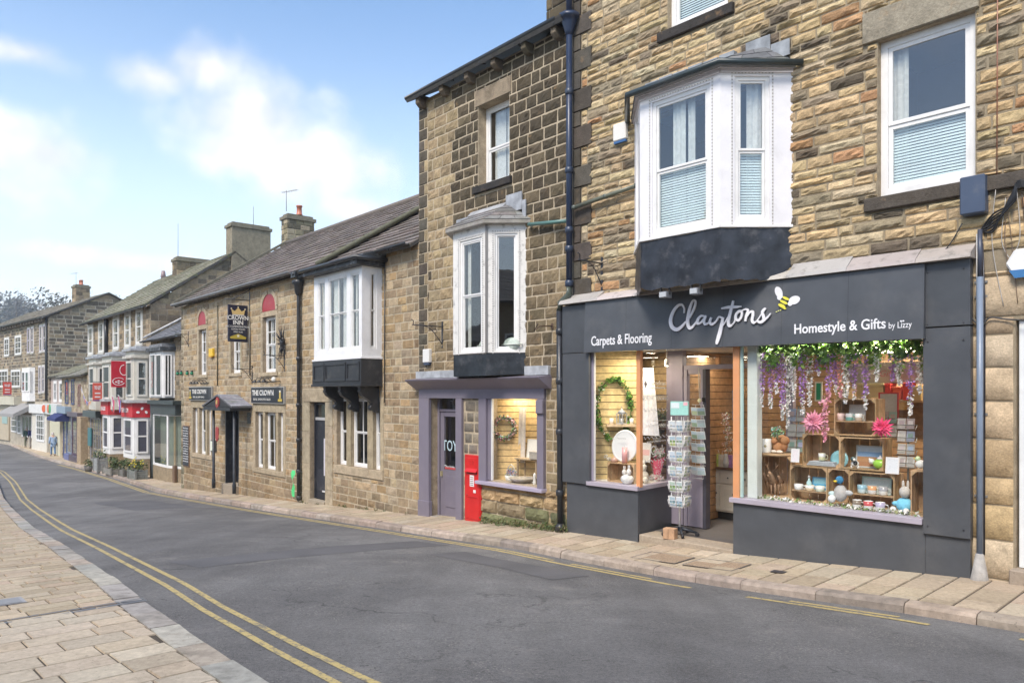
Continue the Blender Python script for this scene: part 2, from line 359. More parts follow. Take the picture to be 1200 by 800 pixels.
strip('road_marking', lambda t: cKR(t)+.30, .085, -9, -1.1, MATS['yellow'])
# darker trench repair crossing the carriageway
PATCH = newmat('patched_asphalt'); _m, _T, _b = PATCH
_T.links.new(scalec(_T, cmix(_T, mrange(_T, noise(_T, 1.2, 6), .4, .6, 0, 1), (.10, .098, .10), (.125, .122, .125)), mrange(_T, noise(_T, 170, 3), .3, .7, .7, 1.3)), _b.inputs['Base Color'])
_b.inputs['Roughness'].default_value = .85; bump(_T, _b, noise(_T, 170, 3), .5, .006)
def patch(t0, t1, c0, c1):
    mb = MB(); n = 10; prev = None
    for i in range(n+1):
        t = t0+(t1-t0)*i/n; row = []
        for k in range(6):
            c = c0+(c1-c0)*k/5 + .05*sin(3*t+k); row.append(mb.V((*XY(t, c), Zroad(t, c)+.003)))
        if prev:
            for k in range(5): mb.F((prev[k], prev[k+1], row[k+1], row[k]))
        prev = row
    struct(mb.build('road_patch', _m))
patch(6.2, 7.0, 1.75, 5.6); patch(17, 21, 1.6, 3.2); patch(3.0, 5.4, 2.1, 2.7)

def base_sheet(name, fa, fb, fz, col, mat, ts):
    mb = MB(); mb.col = col; prev = None
    for t in ts:
        a, b = fa(t), fb(t); row = [mb.V((*XY(t, a+(b-a)*k/4), fz(t, a+(b-a)*k/4))) for k in range(5)]
        if prev:
            for k in range(4): mb.F((prev[k], prev[k+1], row[k+1], row[k]))
        prev = row
    return struct(mb.build(name, mat))
TSS = [-26+.8*i for i in range(145)]
def zR(t, c): return Zw(t)-.03*max(0, c)/1.4
def zL(t, c): return Zw(t)+dLf(t)+.07+.015*(c-cKL(t))
base_sheet('pavement', lambda t: cWall(t)-1.2, lambda t: cKR(t)-.1, lambda t, c: zR(t, c)-.014, (.11, .085, .065), MATS['mortar'], TSS)
base_sheet('pavement', lambda t: cKL(t)+.1, lambda t: cKL(t)+9, lambda t, c: zL(t, c)-.012, (.10, .08, .06), MATS['mortar'], TSS)
def slabs(name, fa, fb, fz, t0, t1, rw, ln, cols, rng, skip=None, joint=.015, hr=.003):
    mb = MB(); t = t0
    while t < t1:
        w_ = rng.uniform(*rw); a = fa(t+w_/2); b = fb(t+w_/2); c = a - rng.uniform(0, .3)
        while c < b:
            l_ = rng.uniform(*ln); c0 = max(c, a); c1 = min(c+l_, b); c += l_
            if b-c1 < .12: c1 = b; c = b+1
            if c1-c0 < .05: continue
            tm, cm = t+w_/2, (c0+c1)/2
            if skip and skip(tm, cm): continue
            j = joint/2; q = .008; h = rng.uniform(-hr, hr)*.5; tl = rng.uniform(-.0012, .0012)
            kk = interp(tm, [0, 60], [0, 1]); base = rng.choice(cols(tm, cm)); col = rv(base, .08, rng)
            o = []
            for (dt, dc, dz) in ((t+j, c0+j, -.012), (t+j, c1-j, -.012), (t+w_-j, c1-j, -.012), (t+w_-j, c0+j, -.012)): o.append(mb.V((*XY(dt, dc), fz(dt, dc)+dz)))
            i = []
            for n_, (dt, dc) in enumerate(((t+j+q*.4, c0+j+q*.4), (t+j+q*.4, c1-j-q*.4), (t+w_-j-q*.4, c1-j-q*.4), (t+w_-j-q*.4, c0+j+q*.4))): i.append(mb.V((*XY(dt, dc), fz(dt, dc)+h+(tl if n_ < 2 else -tl))))
            mb.F(i, col)
            for k in range(4): mb.F((o[k], o[(k+1) % 4], i[(k+1) % 4], i[k]), col)
        t += w_
    return struct(mb.build(name, SLAB))
rg = random.Random(3)
SB = [(.46, .38, .27), (.43, .35, .25), (.49, .41, .30), (.41, .335, .24), (.46, .365, .27)]
SN = [(.50, .425, .325), (.47, .40, .305), (.53, .455, .35), (.48, .40, .30)]
MAN = [(2.55, 3.25, .55, 1.02), (1.75, 2.45, .55, 1.02)]      # recessed covers with paving infill
skR = lambda t, c: any(a-.02 < t < b+.02 and p-.02 < c < q+.02 for a, b, p, q in MAN)
slabs('pavement_slabs', lambda t: cWall(t)-.3, lambda t: cKR(t)-.16, zR, -7, 30, (.28, .42), (.30, .56), lambda t, c: SB, rg, skR, .022)
slabs('pavement_slabs', lambda t: cWall(t)-.3, lambda t: cKR(t)-.16, zR, 30, 80, (.5, .7), (.5, .8), lambda t, c: SB, rg)
skL = lambda t, c: 4.02 < t < 4.16
slabs('pavement_slabs', lambda t: cKL(t)+.24, lambda t: cKL(t)+6, zL, -4, 4.02, (.25, .30), (.33, .46), lambda t, c: SN, rg)
slabs('pavement_slabs', lambda t: cKL(t)+.24, lambda t: cKL(t)+7, zL, 4.16, 26, (.15, .26), (.24, .44), lambda t, c: SB, rg)
slabs('pavement_slabs', lambda t: cKL(t)+.24, lambda t: cKL(t)+6, zL, 26, 60, (.4, .5), (.4, .6), lambda t, c: SB, rg)
# drainage channel across the left pavement
mb = MB(); mb.col = (.10, .09, .085)
for k in range(28):
    a = cKL(4.1)+.02+k*.2
    for (u0, u1, dz) in ((4.03, 4.06, .0), (4.075, 4.105, -.004), (4.12, 4.15, 0)):
        p = [(*XY(u0, a), zL(4, a)+dz), (*XY(u0, a+.19), zL(4, a)+dz), (*XY(u1, a+.19), zL(4, a)+dz), (*XY(u1, a), zL(4, a)+dz)]; mb.poly(p)
struct(mb.build('drain_channel', METAL))
# covers
for a, b, p, q in MAN:
    mb = MB(); f = .018
    def quad(a, b, p, q, col, dz, m=0): mb.poly([(*XY(a, p), zR(a, p)+dz), (*XY(a, q), zR(a, q)+dz), (*XY(b, q), zR(b, q)+dz), (*XY(b, p), zR(b, p)+dz)], col)
    o_ = MB(); o_.poly([(*XY(a-.3, p-.3), zR(a-.3, p-.3)-.010), (*XY(a-.3, q+.16), zR(a-.3, q+.16)-.010), (*XY(b+.3, q+.16), zR(b+.3, q+.16)-.010), (*XY(b+.3, p-.3), zR(b+.3, p-.3)-.010)], (.44, .36, .26)) if a > 2 else None
    if a > 2: struct(o_.build('pavement_slabs', SLAB))
    else: o_.poly([(*XY(a-.3, p-.3), zR(a-.3, p-.3)-.0105), (*XY(a-.3, q+.16), zR(a-.3, q+.16)-.0105), (*XY(b-.0, q+.16), zR(b, q+.16)-.0105), (*XY(b-.0, p-.3), zR(b, p-.3)-.0105)], (.43, .35, .25)); struct(o_.build('pavement_slabs', SLAB))
    for (s0, s1, r0, r1) in ((a, b, p, p+f), (a, b, q-f, q), (a, a+f, p+f, q-f), (b-f, b, p+f, q-f)): quad(s0, s1, r0, r1, (.16, .14, .13), .003)
    quad(a+f, b-f, p+f, q-f, (.33, .24, .16), -.002)
    struct(mb.build('manhole_cover', tint_mat('gravelly_infill', .95, .45, 60, .8, 70)))
mb = MB(); x_, y_ = 1.35, .72
mb.poly([(*XY(1.2, .74), zR(1.2, .7)+.006), (*XY(1.2, .86), zR(1.2, .8)+.006), (*XY(1.36, .86), zR(1.3, .8)+.006), (*XY(1.36, .74), zR(1.3, .7)+.006)], (.07, .06, .06)); struct(mb.build('stopcock_cover', METAL))
# utility cover on the left pavement
mb = MB(); tt, c_ = 4.75, 7.55
for (s0, s1, r0, r1, col, dz) in ((tt, tt+.3, c_, c_+.45, (.30, .28, .28), .004), (tt+.03, tt+.27, c_+.03, c_+.42, (.22, .21, .21), .007)):
    mb.poly([(*XY(s0, r0), zL(s0, r0)+dz), (*XY(s0, r1), zL(s0, r1)+dz), (*XY(s1, r1), zL(s1, r1)+dz), (*XY(s1, r0), zL(s1, r0)+dz)], col)
struct(mb.build('manhole_cover', METAL))
def kerbs(fc, side, z, t0, t1, wdt, lens, rng, cols):
    """side=+1: kerb stones lie on the larger-c side of fc"""
    mb = MB(); t = t0
    while t < t1:
        l_ = rng.uniform(*lens)*(1 if t < 30 else 2); j = .008; a, b = t+j/2, t+l_-j/2; col = rv(rng.choice(cols), .14, rng); dz = rng.uniform(-.006, .006)
        P = {}
        for e_, tt in enumerate((a, (a+b)/2, b)):
            c0 = fc(tt)+rng.uniform(-.008, .008); c1 = c0+side*wdt; zr = Zroad(tt, fc(tt))-.05
            zt0, zt1 = z(tt, c0)+dz-.004, z(tt, c1)+dz
            P[e_] = [mb.V((*XY(tt, c0), zr)), mb.V((*XY(tt, c0+side*.008), zt0-.03)), mb.V((*XY(tt, c0+side*.032), zt0)), mb.V((*XY(tt, c1), zt1)), mb.V((*XY(tt, c1), zr))]
        for e_ in (0, 1):
            for k in range(4):
                q = (P[e_][k], P[e_+1][k], P[e_+1][k+1], P[e_][k+1]); mb.F(q if side < 0 else q[::-1], col, None, False)
        mb.F(P[0] if side < 0 else P[0][::-1], col); mb.F(P[2][::-1] if side < 0 else P[2], col)
        t += l_
    return struct(mb.build('kerb', KERB))
kerbs(cKR, -1, zR, -9, 80, .16, (.6, 1.0), rg, [(.36, .29, .235), (.40, .33, .27), (.32, .26, .215)])
kerbs(cKL, +1, zL, -6, 60, .235, (.45, .75), rg, [(.37, .34, .30), (.34, .32, .28), (.40, .36, .31), (.42, .35, .28)])
# the wide ground sheet
def gsheet():
    mb = MB(); mb.col = (.10, .12, .05); xs = [-1500, -700, -350, -200, -120, -80, -55, -40, -25, -12, 0, 10, 25, 50, 120, 300, 800, 1500]; ys = [-400, -100, -40, -15, 0, 10, 20, 30, 40, 50, 62, 75, 95, 130, 200, 350, 700, 1500, 3000]
    G_ = [[mb.V((x, y, -4.9 if TC(x, y)[0] > 20 else interp(TC(x, y)[0], [-60, -12, 20], [-2.0, -2.6, -4.6]))) for x in xs] for y in ys]
    for a, b in zip(G_, G_[1:]):
        for k in range(len(xs)-1): mb.F((a[k], a[k+1], b[k+1], b[k]), None, None, True)
    struct(mb.build('ground', GROUNDM))
gsheet()
# wooded hill beyond the town
def hillh(x, y):
    az = math.degrees(atan2(x, y)); r = sqrt(x*x+y*y)
    e = interp(az, [-50, -40, -35, -33, -30.5, -28, -25, -10], [46, 43, 39, 36, 32, 29, 24, 6])
    return -5+(e+5)*min(1, max(0, (r-190)/230))**1.3 + 1.5*sin(x*.05)*sin(y*.04)
mb = MB(); mb.col = (.06, .075, .035)
rows = []
for i in range(24):
    r = 190+i*18; row = []
    for k in range(60):
        a = radians(-60+k*1.0); x, y = r*sin(a), r*cos(a); row.append(mb.V((x, y, hillh(x, y))))
    rows.append(row)
for a, b in zip(rows, rows[1:]):
    for k in range(59): mb.F((a[k], a[k+1], b[k+1], b[k]), None, None, True)
struct(mb.build('hill', GROUNDM))
def leaf_cloud(mb, c, r, n, s, rng, cols, sq=(1, 1, .8)):
    for _ in range(n):
        while True:
            p = Vector((rng.uniform(-1, 1), rng.uniform(-1, 1), rng.uniform(-1, 1)))
            if .25 < p.length < 1: break
        p = Vector((c[0]+p.x*r*sq[0], c[1]+p.y*r*sq[1], c[2]+p.z*r*sq[2]))
        a = Vector((rng.gauss(0, 1), rng.gauss(0, 1), rng.gauss(0, 1))).normalized(); b = a.orthogonal().normalized(); k = s*rng.uniform(.6, 1.3)
        col = rv(rng.choice(cols), .25, rng); b2 = a.cross(b)
        mb.poly([p-b*k, p+b2*k*.5, p+b*k, p-b2*k*.5], col)
# far-off wood: reads as one mass
mb = MB(); rg = random.Random(5); TG = [(.075, .085, .06), (.10, .10, .075), (.12, .11, .09), (.06, .075, .05)]
for _ in range(620):
    a = radians(rg.uniform(-40, -22)); r = rg.uniform(235, 430); x, y = r*sin(a), r*cos(a); z = hillh(x, y); h = rg.uniform(5, 9)
    leaf_cloud(mb, (x, y, z+h*.6), h*.55, 42, 1.0, rg, TG, (1, 1, rg.uniform(.8, 1.3)))
tag(mb.build('hillside_wood', LEAF), kind='stuff', label='hazy wood covering the far hillside above the roofs', cat='wood')
def far_tree(az, r, top, h, label, bare=False, sd=1):
    rng = random.Random(sd); a = radians(az); x, y = r*sin(a), r*cos(a); z0 = top-h
    t = empty('tree', (x, y, z0), 0, label, 'tree', None)
    tr = MB(); tr.col = (.08, .07, .055); tr.tube([(0, 0, 0), (.1, 0, h*.4), (-.1, 0, h*.7)], [.35, .25, .12], 7)
    tips = []
    for k in range(16):
        b = Vector((rng.uniform(-1, 1), rng.uniform(-1, 1), rng.uniform(.2, 1.2))).normalized(); s_ = Vector((0, 0, h*rng.uniform(.35, .7))); e_ = s_+b*h*rng.uniform(.25, .45)
        e_.z = min(e_.z, h); tr.tube([s_, s_+(e_-s_)*.5+Vector((0, 0, .2)), e_], [.12, .07, .03], 5); tips.append(e_)
    tr.build('trunk', BARK, t)
    cr_ = MB()
    for e_ in tips: leaf_cloud(cr_, e_, h*.13, 40 if not bare else 26, .30 if not bare else .17, rng, TG)
    cr_.build('crown', LEAF, t)
far_tree(-31.15, 180, 21, 13, 'bushy tree on the skyline just left of the far gable chimney', sd=2)
far_tree(-30.3, 185, 21, 12, 'tree on the skyline touching the left side of the far gable chimney', True, sd=3)
far_tree(-29.1, 180, 20.5, 12, 'bare tree peeping over the far gable, just right of its chimney', True, sd=4)
far_tree(-33.4, 300, 34, 15, 'open crowned tree standing above the wood on the far hill', True, sd=6)
far_tree(-27.4, 180, 21.0, 13, 'faint bare tree over the falling verge of the far gable, rightmost on the skyline', True, sd=8)
# ================================================================== masonry, windows, roofs
def rect_minus(r, h):
    x0, x1, z0, z1 = r; a0, a1, b0, b1 = h
    if a0 >= x1 or a1 <= x0 or b0 >= z1 or b1 <= z0: return [r]
    o = []
    if a0 > x0: o.append((x0, a0, z0, z1))
    if a1 < x1: o.append((a1, x1, z0, z1))
    xa, xb = max(x0, a0), min(x1, a1)
    if b0 > z0: o.append((xa, xb, z0, b0))
    if b1 < z1: o.append((xa, xb, b1, z1))
    return o
def clip_poly(P, planes):
    for (a, b, c) in planes:      # keep a*x+b*z <= c
        o = []
        for i in range(len(P)):
            p, q = P[i-1], P[i]; fp = a*p[0]+b*p[1]-c; fq = a*q[0]+b*q[1]-c
            if fp*fq < 0: t = fp/(fp-fq); o.append((p[0]+(q[0]-p[0])*t, p[1]+(q[1]-p[1])*t))
            if fq <= 0: o.append(q)
        P = o
        if len(P) < 3: return []
    return P
def stone(mb, x0, x1, z0, z1, col, p, rough, rng, det, y=0, joint=.008, mi=0):
    j = joint/2+rng.uniform(0, .003); x0 += j; x1 -= j; z0 += j; z1 -= j
    if x1-x0 < .02 or z1-z0 < .02: return
    e = min(.012, (z1-z0)*.2)
    if det == 0:
        a = [mb.V(q) for q in ((x0, y+.004, z0), (x1, y+.004, z0), (x1, y+.004, z1), (x0, y+.004, z1))]
        b = [mb.V((q[0], y-p+rng.uniform(-.004, .004), q[1])) for q in ((x0+e, z0+e), (x1-e, z0+e), (x1-e, z1-e), (x0+e, z1-e))]
        mb.F(b, col, mi, False)
        for k in range(4): mb.F((a[k], a[(k+1) % 4], b[(k+1) % 4], b[k]), col, mi, False)
        return
    nx = max(2, int((x1-x0)/(.075 if det > 1 else .13))+1); nz = 3 if det > 1 else 2
    xs = [x0]+[x0+e+(x1-x0-2*e)*k/nx for k in range(nx+1)]+[x1]; zs = [z0]+[z0+e+(z1-z0-2*e)*k/nz for k in range(nz+1)]+[z1]
    tx, tz = rng.uniform(-.008, .008)*rough/.01, rng.uniform(-.010, .014)*rough/.01; g = []
    for a, zz in enumerate(zs):
        r = []
        for b, xx in enumerate(xs):
            ed = a in (0, len(zs)-1) or b in (0, len(xs)-1)
            if ed: r.append(mb.V((xx+rng.uniform(-.003, .003), y+.005, zz+rng.uniform(-.003, .003))))
            else:
                h = p+rng.gauss(0, rough)+tx*((xx-x0)/(x1-x0)-.5)+tz*((zz-z0)/(z1-z0)-.5)
                if a in (1, len(zs)-2) or b in (1, len(xs)-2): h = p*.55+(h-p)*.4
                r.append(mb.V((xx+rng.uniform(-.004, .004), y-max(.001, h), zz+rng.uniform(-.004, .004))))
        g.append(r)
    for a in range(len(zs)-1):
        for b in range(len(xs)-1): mb.F((g[a][b], g[a][b+1], g[a+1][b+1], g[a+1][b]), col, mi, rough < .004)
def masonry(mb, x0, x1, z0, z1, holes, rng, ch, ln, pal, p=(.012, .028), rough=.006, det=1, joint=.01, planes=(), y=0, quoin=None):
    z = z0
    while z < z1-.02:
        h = rng.uniform(*ch)
        if z+h > z1-.04: h = z1-z
        x = x0-rng.uniform(0, ln[0])
        while x < x1:
            l_ = rng.uniform(*ln); a, b = max(x, x0), min(x+l_, x1); x += l_
            if x1-b < .08: b = x1; x = x1+1
            if b-a < .04: continue
            rs = [(a, b, z, z+h)]
            for hl in holes: rs = [q for r in rs for q in rect_minus(r, hl)]
            for r in rs:
                if r[1]-r[0] < .03 or r[3]-r[2] < .03: continue
                cx, cz = (r[0]+r[1])/2, (r[2]+r[3])/2; col = pal(cx, cz, rng)
                if planes:
                    P = [(r[0], r[2]), (r[1], r[2]), (r[1], r[3]), (r[0], r[3])]; Q = clip_poly(P, planes)
                    if not Q: continue
                    if len(Q) != 4 or any(abs(q[0]-w_[0])+abs(q[1]-w_[1]) > 1e-6 for q, w_ in zip(sorted(P), sorted(Q))):
                        A = [mb.V((q[0], y-.012, q[1])) for q in Q]; mb.F(A, col, 0, False); continue
                stone(mb, *r, col, rng.uniform(*p), rough, rng, det, y, joint)
        z += h
def backing(mb, x0, x1, z0, z1, holes, depth=.16, y=0, col=(.36, .31, .24), rcol=(.40, .32, .22), planes=(), mi=1):
    xs = sorted({x0, x1, *[min(max(v, x0), x1) for h in holes for v in h[:2]]}); zs = sorted({z0, z1, *[min(max(v, z0), z1) for h in holes for v in h[2:]]})
    for a, b in zip(xs, xs[1:]):
        for c, d in zip(zs, zs[1:]):
            cx, cz = (a+b)/2, (c+d)/2
            if any(h[0] < cx < h[1] and h[2] < cz < h[3] for h in holes): continue
            P = [(a, c), (b, c), (b, d), (a, d)]
            if planes: P = clip_poly(P, planes)
            if P: mb.poly([(q[0], y, q[1]) for q in P], col, mi)
    for (a, b, c, d) in holes:
        y2 = y+depth
        for q in (((a, y, c), (a, y, d), (a, y2, d), (a, y2, c)), ((b, y, d), (b, y, c), (b, y2, c), (b, y2, d)), ((a, y, d), (b, y, d), (b, y2, d), (a, y2, d)), ((b, y, c), (a, y, c), (a, y2, c), (b, y2, c))):
            mb.poly(q, rcol, 0)
def ashlar(mb, x0, x1, z0, z1, col, p=.02, y=0, e=.006, n=1, rough=0):
    """a dressed stone block standing p proud of the wall"""
    a = [mb.V(q) for q in ((x0, y+.01, z0), (x1, y+.01, z0), (x1, y+.01, z1), (x0, y+.01, z1))]
    m_ = [mb.V(q) for q in ((x0, y-p+e, z0), (x1, y-p+e, z0), (x1, y-p+e, z1), (x0, y-p+e, z1))]
    b = [mb.V(q) for q in ((x0+e, y-p, z0+e), (x1-e, y-p, z0+e), (x1-e, y-p, z1-e), (x0+e, y-p, z1-e))]
    mb.F(b, col, 0, False)
    for A, B in ((a, m_), (m_, b)):
        for k in range(4): mb.F((A[k], A[(k+1) % 4], B[(k+1) % 4], B[k]), col, 0, False)
WHITE = (.80, .79, .77)
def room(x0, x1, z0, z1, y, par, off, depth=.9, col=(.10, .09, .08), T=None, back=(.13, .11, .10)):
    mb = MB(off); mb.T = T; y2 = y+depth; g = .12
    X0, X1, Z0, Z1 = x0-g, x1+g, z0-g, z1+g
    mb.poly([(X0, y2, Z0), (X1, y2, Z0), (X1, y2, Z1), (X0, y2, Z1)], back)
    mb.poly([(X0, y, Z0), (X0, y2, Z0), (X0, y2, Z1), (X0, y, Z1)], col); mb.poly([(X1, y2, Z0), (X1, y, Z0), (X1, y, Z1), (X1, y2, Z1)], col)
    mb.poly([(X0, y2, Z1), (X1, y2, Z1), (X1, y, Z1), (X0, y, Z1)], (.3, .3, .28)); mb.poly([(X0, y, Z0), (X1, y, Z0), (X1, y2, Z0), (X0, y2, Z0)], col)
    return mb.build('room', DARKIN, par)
def curtain(x0, x1, z0, z1, y, par, off, col=(.62, .60, .56), T=None, n=None, amp=.015):
    mb = MB(off); mb.T = T; mb.smooth = True; n = n or max(6, int((x1-x0)/.02)); prev = None
    for i in range(n+1):
        x = x0+(x1-x0)*i/n; yy = y+amp*sin(i*1.7)+amp*.5*sin(i*.6); a = (mb.V((x, yy, z0)), mb.V((x, yy, z1)))
        if prev: mb.F((prev[0], a[0], a[1], prev[1]), col, None, True)
        prev = a
    return mb.build('curtain', CLOTH, par)
def blind(x0, x1, z0, z1, y, par, off, col=(.64, .73, .73), T=None, pitch=.034):
    mb = MB(off); mb.T = T; z = z0
    while z < z1: mb.poly([(x0, y, z), (x1, y, z), (x1, y+.010, z+pitch*.80), (x0, y+.010, z+pitch*.80)], rv(col, .05)); z += pitch
    return mb.build('blind', PAINT, par)
def sash(par, off, x0, x1, z0, z1, y=.10, fw=.055, meet=.5, bars=(1, 1), T=None, col=WHITE, mat=None, dark=True, cur=None, bl=None, name='window', sillw=None, topbars=None, glass='glass', roomd=.9, rc=(.10, .09, .08), thick=.05):
    """sliding sash window: outer frame, two sashes, glazing bars; panes and fittings are its own parts"""
    mb = MB(off); mb.T = T; mb.col = col; t = thick
    mb.box(x0, x0+fw, y, y+t, z0, z1); mb.box(x1-fw, x1, y, y+t, z0, z1); mb.box(x0+fw, x1-fw, y, y+t, z1-fw, z1); mb.box(x0+fw, x1-fw, y, y+t, z0, z0+fw*1.15)
    a, b, c, d = x0+fw, x1-fw, z0+fw*1.15, z1-fw; zm = c+(d-c)*meet if meet else d; sw = fw*.62
    panes = []
    secs = [(zm, d, y+.012)] if meet else []
    secs.append((c, zm, y+.026))
    for k, (p, q, yy) in enumerate(secs):
        bt = sw*(1.25 if k == len(secs)-1 else .9); tp = sw
        mb.box(a+.002, a+sw, yy, yy+.03, p, q); mb.box(b-sw, b-.002, yy, yy+.03, p, q); mb.box(a+sw, b-sw, yy, yy+.03, p, p+bt); mb.box(a+sw, b-sw, yy, yy+.03, q-tp, q)
        nb = (topbars if (topbars and k == 0 and meet) else bars); g0, g1, h0, h1 = a+sw, b-sw, p+bt, q-tp
        for i in range(1, nb[0]): xx = g0+(g1-g0)*i/nb[0]; mb.box(xx-.011, xx+.011, yy+.006, yy+.024, h0, h1)
        for i in range(1, nb[1]): zz = h0+(h1-h0)*i/nb[1]; mb.box(g0, g1, yy+.005, yy+.025, zz-.011, zz+.011)
        panes.append((g0, g1, h0, h1, yy+.015))
    w_ = mb.build(name, mat or PAINT, par)
    pm = MB(off); pm.T = T
    for (g0, g1, h0, h1, yy) in panes: pm.poly([(g0-.004, yy, h0-.004), (g1+.004, yy, h0-.004), (g1+.004, yy, h1+.004), (g0-.004, yy, h1+.004)])
    pm.build('pane', MATS[glass], w_)
    if dark: room(x0, x1, z0, z1, y+t+.004, w_, off, roomd, rc, T)
    if cur:
        for (f0, f1, cc) in cur: curtain(a+(b-a)*f0, a+(b-a)*f1, c, d, y+t+.06, w_, off, cc, T)
    if bl: blind(a+.01, b-.01, c+(d-c)*bl[0], c+(d-c)*bl[1], y+t+.03, w_, off, T=T, col=(.64, .73, .73))
    return w_
def sill(par, off, x0, x1, z, h=.13, proj=.07, col=(.09, .085, .08), depth=.16, name='sill'):
    mb = MB(off); mb.prism([(-proj, z-h), (depth, z-h), (depth, z+.02), (-proj, z-.012)], x0, x1, col, ax='x')
    return mb.build(name, MATS['stone'], par, .008)
def lintel(par, off, x0, x1, z, h=.3, proj=.03, col=(.36, .31, .24)):
    mb = MB(off); ashlar(mb, x0, x1, z, z+h, col, proj); mb.box(x0, x1, .005, .17, z+.002, z+h-.002, col); return mb.build('lintel', MATS['stone'], par)
def gutter(par, off, x0, x1, z, y=-.13, r=.06, col=(.035, .037, .04), name='gutter', T=None):
    mb = MB(off); mb.T = T; n = 8; A = []
    for x in (x0, x1):
        o = [mb.V((x, y-r*cos(pi*k/n), z-r*sin(pi*k/n))) for k in range(n+1)]; i = [mb.V((x, y-(r-.008)*cos(pi*k/n), z-(r-.008)*sin(pi*k/n))) for k in range(n+1)]; A.append((o, i))
    (o0, i0), (o1, i1) = A
    for k in range(n): mb.F((o0[k], o0[k+1], o1[k+1], o1[k]), col, None, True); mb.F((i0[k+1], i0[k], i1[k], i1[k+1]), col, None, True)
    mb.F((o0[0], o1[0], i1[0], i0[0]), col); mb.F((o0[n], i0[n], i1[n], o1[n]), col)
    mb.F(o0+i0[::-1], col); mb.F(o1[::-1]+i1, col)
    x = x0+.5
    while x < x1: mb.box(x-.015, x+.015, y-r*.6, y+r+.02, z-r*1.15, z-r*.9, col); x += .95
    return mb.build(name, METAL, par)
def tiles(mb, A, B_, C_, D_, tw, th, cols, rng, lift=.022, waste=.3):
    """A,B eaves left/right, C,D ridge right/left; overlapping rows of tiles"""
    A, B_, C_, D_ = map(Vector, (A, B_, C_, D_)); n = (B_-A).cross(D_-A).normalized()
    if n.z < 0: n = -n
    rows = max(2, int((D_-A).length/th)); 
    for r in range(rows):
        t0, t1 = r/rows, (r+1)/rows; a0 = A.lerp(D_, t0); b0 = B_.lerp(C_, t0); a1 = A.lerp(D_, min(1, t1+.12/rows)); b1 = B_.lerp(C_, min(1, t1+.12/rows))
        k = max(1, int((b0-a0).length/tw)); sh = (r % 2)*.5
        js = sorted({0.0, 1.0, *[min(1, max(0, (i+sh)/k)) for i in range(k+1)]})
        for s0, s1 in zip(js, js[1:]):
            l0 = lift*rng.uniform(.8, 1.25); g = min(.004/(b0-a0).length, (s1-s0)*.1); col = rv(rng.choice(cols), .14, rng)
            p = [a0.lerp(b0, s0+g), a0.lerp(b0, s1-g), a1.lerp(b1, s1-g), a1.lerp(b1, s0+g)]
            top = [p[0]+n*l0, p[1]+n*l0, p[2]+n*.003, p[3]+n*.003]
            mb.poly(top, col, None, False); mb.poly([p[0]-n*.003, p[1]-n*.003, top[1], top[0]], lerp(col, (0, 0, 0), .1), None, False)
            mb.poly([p[1]-n*.003, p[2], top[2], top[1]], col); mb.poly([p[3], p[0]-n*.003, top[0], top[3]], col)
def slab_roof(name, par, off, A, B_, C_, D_, tw, th, cols, rng, mat=None, lift=.022, thick=.08):
    mb = MB(off); A, B_, C_, D_ = map(Vector, (A, B_, C_, D_)); n = (B_-A).cross(D_-A).normalized()
    if n.z < 0: n = -n
    q = [A, B_, C_, D_]; lo = [p-n*thick for p in q]; i = [mb.V(p) for p in q]; j = [mb.V(p) for p in lo]; c = (.08, .075, .07)
    mb.F(i, c); mb.F(j[::-1], c)
    for k in range(4): mb.F((i[k], j[k], j[(k+1) % 4], i[(k+1) % 4]), c)
    tiles(mb, A, B_, C_, D_, tw, th, cols, rng, lift)
    return mb.build(name, mat or SLATE, par)
def chimney(name, par, off, x0, x1, y0, y1, z0, z1, rng, pal, pots=0, cap=True, det=0, ch=(.16, .24), rough=.005, render=False):
    mb = MB(off); mb.box(x0+.01, x1-.01, y0+.01, y1-.01, z0, z1-.02, (.30, .27, .22), 1)
    if not render:
        for (T, l_) in ((Matrix.Translation((x0, y0, 0)), x1-x0), (Matrix.Translation((x1, y0, 0)) @ Matrix.Rotation(radians(90), 4, 'Z'), y1-y0), (Matrix.Translation((x0, y1, 0)) @ Matrix.Rotation(radians(-90), 4, 'Z'), y1-y0)):
            mb.T = T; masonry(mb, 0, l_, z0, z1-.12, [], rng, ch, (.25, .5), pal, (.006, .02), rough, det)
    else:
        mb.box(x0, x1, y0, y1, z0, z1-.1, (.27, .235, .17), 0)
    mb.T = None
    mb.box(x0-.06, x1+.06, y0-.06, y1+.06, z1-.14, z1, (.22, .20, .15), 0); mb.box(x0+.04, x1-.04, y0+.04, y1-.04, z1+.002, z1+.10, (.20, .18, .13), 0)
    o = mb.build(name, [MATS['stone'], MATS['mortar']], par, .01)
    if pots:
        for k in range(pots):
            p = MB(off); cx = x0+(x1-x0)*(k+1)/(pots+1) if pots > 1 else x0+(x1-x0)*.72
            p.lathe([(.13, 0), (.13, .05), (.11, .07), (.10, .34), (.125, .35), (.125, .40), (.09, .40), (.09, .2)], cx, (y0+y1)/2, z1+.10, 12, (.50, .17, .10)); p.build('chimney_pot', PAINT, o)
    return o
def aerial(par, off, x, y, z, h=1.0, yagi=True, az=0):
    mb = MB(off); mb.col = (.25, .25, .26); mb.tube([(x, y, z), (x, y, z+h)], .014, 6)
    if yagi:
        dx, dy = cos(az), sin(az); mb.tube([(x-dx*.6, y-dy*.6, z+h*.93), (x+dx*.25, y+dy*.25, z+h*.93)], .01, 5)
        for k in range(7): t = -.6+k*.13; mb.tube([(x+dx*t-dy*.12, y+dy*t+dx*.12, z+h*.93), (x+dx*t+dy*.12, y+dy*t-dx*.12, z+h*.93)], .005, 4)
    return mb.build('aerial', METAL, par)
def bird(name): pass
